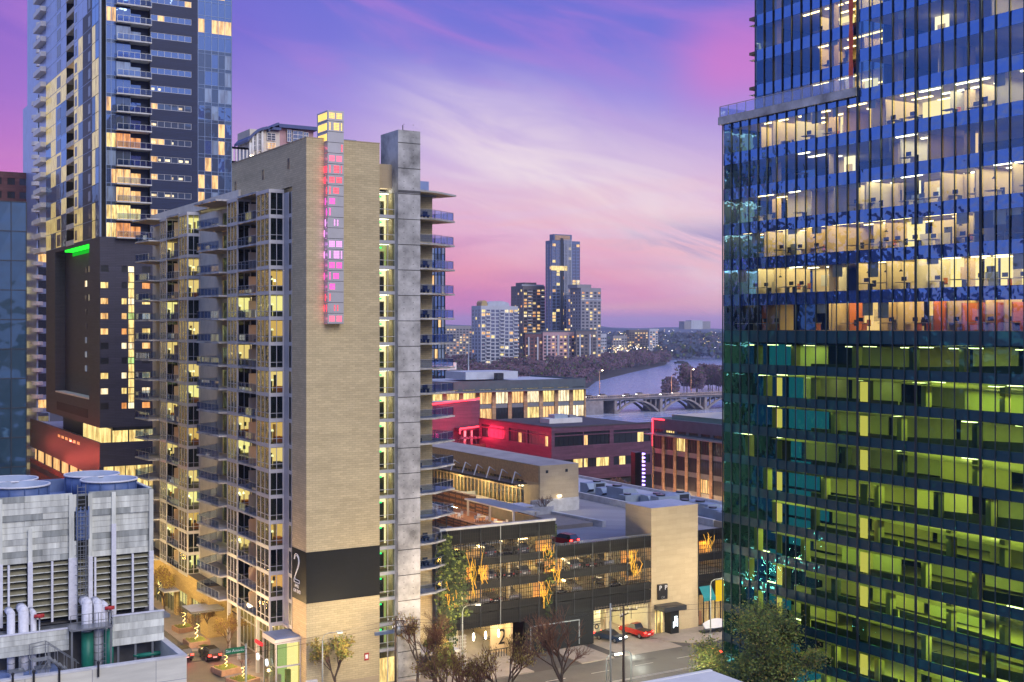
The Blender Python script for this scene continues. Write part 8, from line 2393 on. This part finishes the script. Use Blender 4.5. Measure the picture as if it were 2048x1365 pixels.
        grow(Vector((0, 0, 0)), Vector((rr.gauss(0, .05), rr.gauss(0, .05), 1)), h * .27, h * .020, 0)
        tr.build('trunk', r); c = cr.build('crown', r)
        if wrap:
            w = MB()
            for q in range(150):
                zc = rr.uniform(.1, h * .45); t = zc * 9; ra = h * .022 + .03 + (.25 * max(0, zc - h * .27))
                w.ball((ra * math.cos(t) + rr.gauss(0, .02), ra * math.sin(t), zc), .042, 'fairy', 5)
            w.build('string_lights', r)
        return r
    A = bare_tree('bare_tree', 8.5, 3, depthmax=6)
    B = bare_tree('bare_tree', 9.5, 12, .55, depthmax=6, buds=('leaf_gold', 1, 'twig'))
    C = bare_tree('bare_tree', 6.0, 21, .6, depthmax=5, m='bark_grey')
    D = bare_tree('young_tree', 6.5, 34, .42, depthmax=5, buds=('leaf_gold', 2, 'leaf_green'))
    first = {}
    def put(p, px, Y, rz, s, lab, grp, z=.14):
        x = onY(px, Y)
        if p.name not in first:
            first[p.name] = 1; p.location = (x, Y, z); p.rotation_euler = (0, 0, rz); p.scale = (s,) * 3; p['label'] = lab; p['group'] = grp
        else: dup(p, (x, Y, z), rz, lab, s, grp)
    G = 'bare trees along the cross street'
    put(A, 1126, 116.8, .3, 1.65, 'biggest bare tree with a spreading crown in front of the black garage panel', G)
    put(B, 1012, 117.5, 1.1, 1.3, 'bare tree with gold buds in front of the garage ramp', G)
    put(A, 868, 134.6, 2.2, 1.25, 'bare tree at the ivy covered garage corner', G)
    put(B, 835, 135.2, 4.0, 1.1, 'bare tree just right of the dark utility pole', G)
    put(A, 1075, 139.2, 3.3, .72, 'small bare tree close to the garage wall', G)
    put(C, 955, 118.5, .5, 1.7, 'thin bare tree at the bottom of the photo left of the ramp tree', G)
    put(D, 672, 136.6, .2, 1.35, 'young slender tree in front of the tan brick wall', G)
    put(B, 905, 117, 5.1, 1.25, 'gold-budded bare tree near the bottom edge below the street lamp', G)
    put(C, 1090, 168.8, 1.4, .8, 'little bare tree beside the ramp below the club house', G, 13.4)
    # left-hand street: planters, wrapped trunks, shop trees
    E_ = bare_tree('wrapped_tree', 5.0, 41, .6, depthmax=4, wrap=True)
    G2 = 'trees with string lights along the left-hand street'
    for i, (px, Y, s, lab) in enumerate(((393, 169, 1.0, 'tree with a trunk wrapped in lights, in the middle grassy planter'), (368, 178, .9, 'light-wrapped tree in the planter farther up the left-hand street'), (452, 153.6, .75, 'light-wrapped stump tree in the white planter near the street sign'), (486, 147.5, .7, 'nearest light-wrapped tree at the corner, bottom of the photo'), (318, 200, 1.15, 'light-wrapped tree far up the street beside the plant'))):
        put(E_, px, Y, i * 1.3, s, lab, G2, .75)
    F_ = bare_tree('street_tree', 8.0, 55, .6, depthmax=6, buds=('leaf_gold', 1, 'twig'))
    G3 = 'bare street trees in front of the shops'
    put(F_, 455, 160.5, .4, .85, 'reddish bare street tree in front of the lit shopfront', G3)
    put(F_, 420, 172, 2.0, .8, 'golden lit street tree under the shop canopy', G3)
    put(F_, 330, 190, 3.0, 1.1, 'large golden street tree beside the cooling plant', G3)
    pl = thing('planter_box', '', 'planter'); mb = MB()
    for (a, b, c_, d_) in ((-1.5, -1.5, 1.5, -1.25), (-1.5, 1.25, 1.5, 1.5), (-1.5, -1.25, -1.25, 1.25), (1.25, -1.25, 1.5, 1.25)): mb.box(a, b, 0, c_, d_, .75, 'planter')
    mb.build('wall', pl); mb = MB(); mb.box(-1.25, -1.25, .4, 1.25, 1.25, .6, 'soil')
    for q in range(420):
        x, y = R.uniform(-1.2, 1.2), R.uniform(-1.2, 1.2); s = R.uniform(.06, .14); mb.face([(x - s, y, .6), (x + s, y, .6), (x + R.uniform(-.1, .1), y + R.uniform(-.1, .1), .6 + R.uniform(.15, .4))], 'leaf_green' if R.random() < .7 else 'leaf_gold')
    mb.build('plants', pl)
    for i, (px, Y, s, lab) in enumerate(((393, 169, 1.0, 'square planter with green grass round the middle wrapped tree'), (368, 178, .9, 'planter farther up the left-hand street'), (452, 153.6, .95, 'planter with a pale rim near the street sign'), (486, 147.5, 1.0, 'nearest planter at the street corner'), (408, 166.8, .45, 'small pot between the two waiting cars'))):
        x = onY(px, Y)
        if i == 0: pl.location = (x, Y, .14); pl.scale = (s,) * 3; pl['label'] = lab; pl['group'] = 'planters on the left-hand pavement'
        else: dup(pl, (x, Y, .14), .1 * i, lab, s, 'planters on the left-hand pavement')
    for px, Y in ((393, 169), (452, 153.6), (368, 178), (486, 147.5)): lamp_light(onY(px, Y) + .6, Y - .8, 1.6, 160, (1, .72, .30), .2)
    # leafy tree at the foot of the glass tower
    rr = random.Random(77)
    r = thing('leafy_tree', 'green leafy tree with yellowing edges at the foot of the glass tower', 'tree', (83.5, 92.0, 0))
    tr = MB(); cr = MB(); base = Vector((83.5, 92.0, 0)); ends = []
    def limb(p, d, L, ra, lv):
        q = p + d.normalized() * L; tr.tube(p, q, ra, 'bark', 7, ra * .7, cap=False)
        if lv >= 2: ends.append((q, lv)); ends.append(((p + q) / 2, lv))
        if lv >= 4: return
        for i in range(3 if lv else 5):
            a = rr.uniform(0, 6.283); nd = d.normalized() + Vector((math.cos(a), math.sin(a), rr.uniform(-.1, .5))) * rr.uniform(.45, .85)
            limb(q if i < 2 else p + d.normalized() * L * rr.uniform(.6, .95), nd, L * (rr.uniform(.36, .52) if lv == 0 else rr.uniform(.6, .8)), ra * .6, lv + 1)
    limb(base, Vector((.02, .03, 1)), 7.4, .32, 0)
    for q, lv in ends:
        if q.z < 9.4: continue
        for k in range(72):
            o = q + Vector((rr.gauss(0, .62), rr.gauss(0, .62), rr.gauss(0, .5))); s = rr.uniform(.07, .17); n1 = Vector((rr.gauss(0, 1), rr.gauss(0, 1), rr.gauss(0, 1))).normalized(); n2 = n1.orthogonal().normalized()
            e = (o - base).xy.length; gold = rr.random() < (.10 + .05 * max(0, e - 2.5))
            cr.face([o - n1 * s, o + n2 * s * .6, o + n1 * s, o - n2 * s * .6], 'leaf_gold' if gold else ('leaf_green' if rr.random() < .7 else 'leaf_dark'))
    tr.build('trunk', r); cr.build('crown', r)
    lamp_light(79, 94, 11, 4200, (1, .86, .5), .5)  # lamp without a post, added to brighten the crown
M('lamp_pole', (0.42, 0.45, 0.42), .5, metal=.3, var=.08)
M('sign_yellow_dull', (0.62, 0.52, 0.30), .6, var=.1)
street()


# ------------------------------------------------------------------ the lit offices across the left-hand street (seen only in reflections)
def opposite_offices():
    x1, y0, y1, zt = 25.5, 200.0, 430.0, 82.0
    r = thing('opposite_offices', 'row of lit offices across the left-hand street, mirrored in the glass bays', 'office building', (x1 - 10, y0, 0))
    mb = MB(); mb.box(x1 - 24, y0, 0, x1, y1, zt, 'slate', top='roof_dark'); mb.build('wall', r)
    mb = MB(); y = y0 + 2
    while y < y1 - 5:
        for k in range(20):
            z = 3 + k * 3.9
            if R.random() < .72: mb.box(x1 + .01, y, z, x1 + .06, y + R.choice((3.2, 3.2, 1.5)), z + 2.3, R.choice(('lit_yellow', 'lit_warm', 'lit_pale', 'dark_glass', 'lit_yellow')))
        y += 3.9
    mb.build('window', r)['kind'] = 'stuff'
opposite_offices()


# ------------------------------------------------------------------ evening haze
m, k, out = newmat('haze')
v = k.n('ShaderNodeVolumePrincipled'); v.inputs['Color'].default_value = (0.70, 0.76, 1.0, 1); v.inputs['Density'].default_value = 0.00009
k.l(v.outputs[0], out.inputs['Volume'])
mb = MB(); mb.box(-8500, -2900, -3.5, 8500, 11500, 150, 'haze')
hz = mb.build('haze'); hz['kind'] = 'stuff'; hz['label'] = 'thin evening haze over the river and the far slopes'; hz['category'] = 'haze'
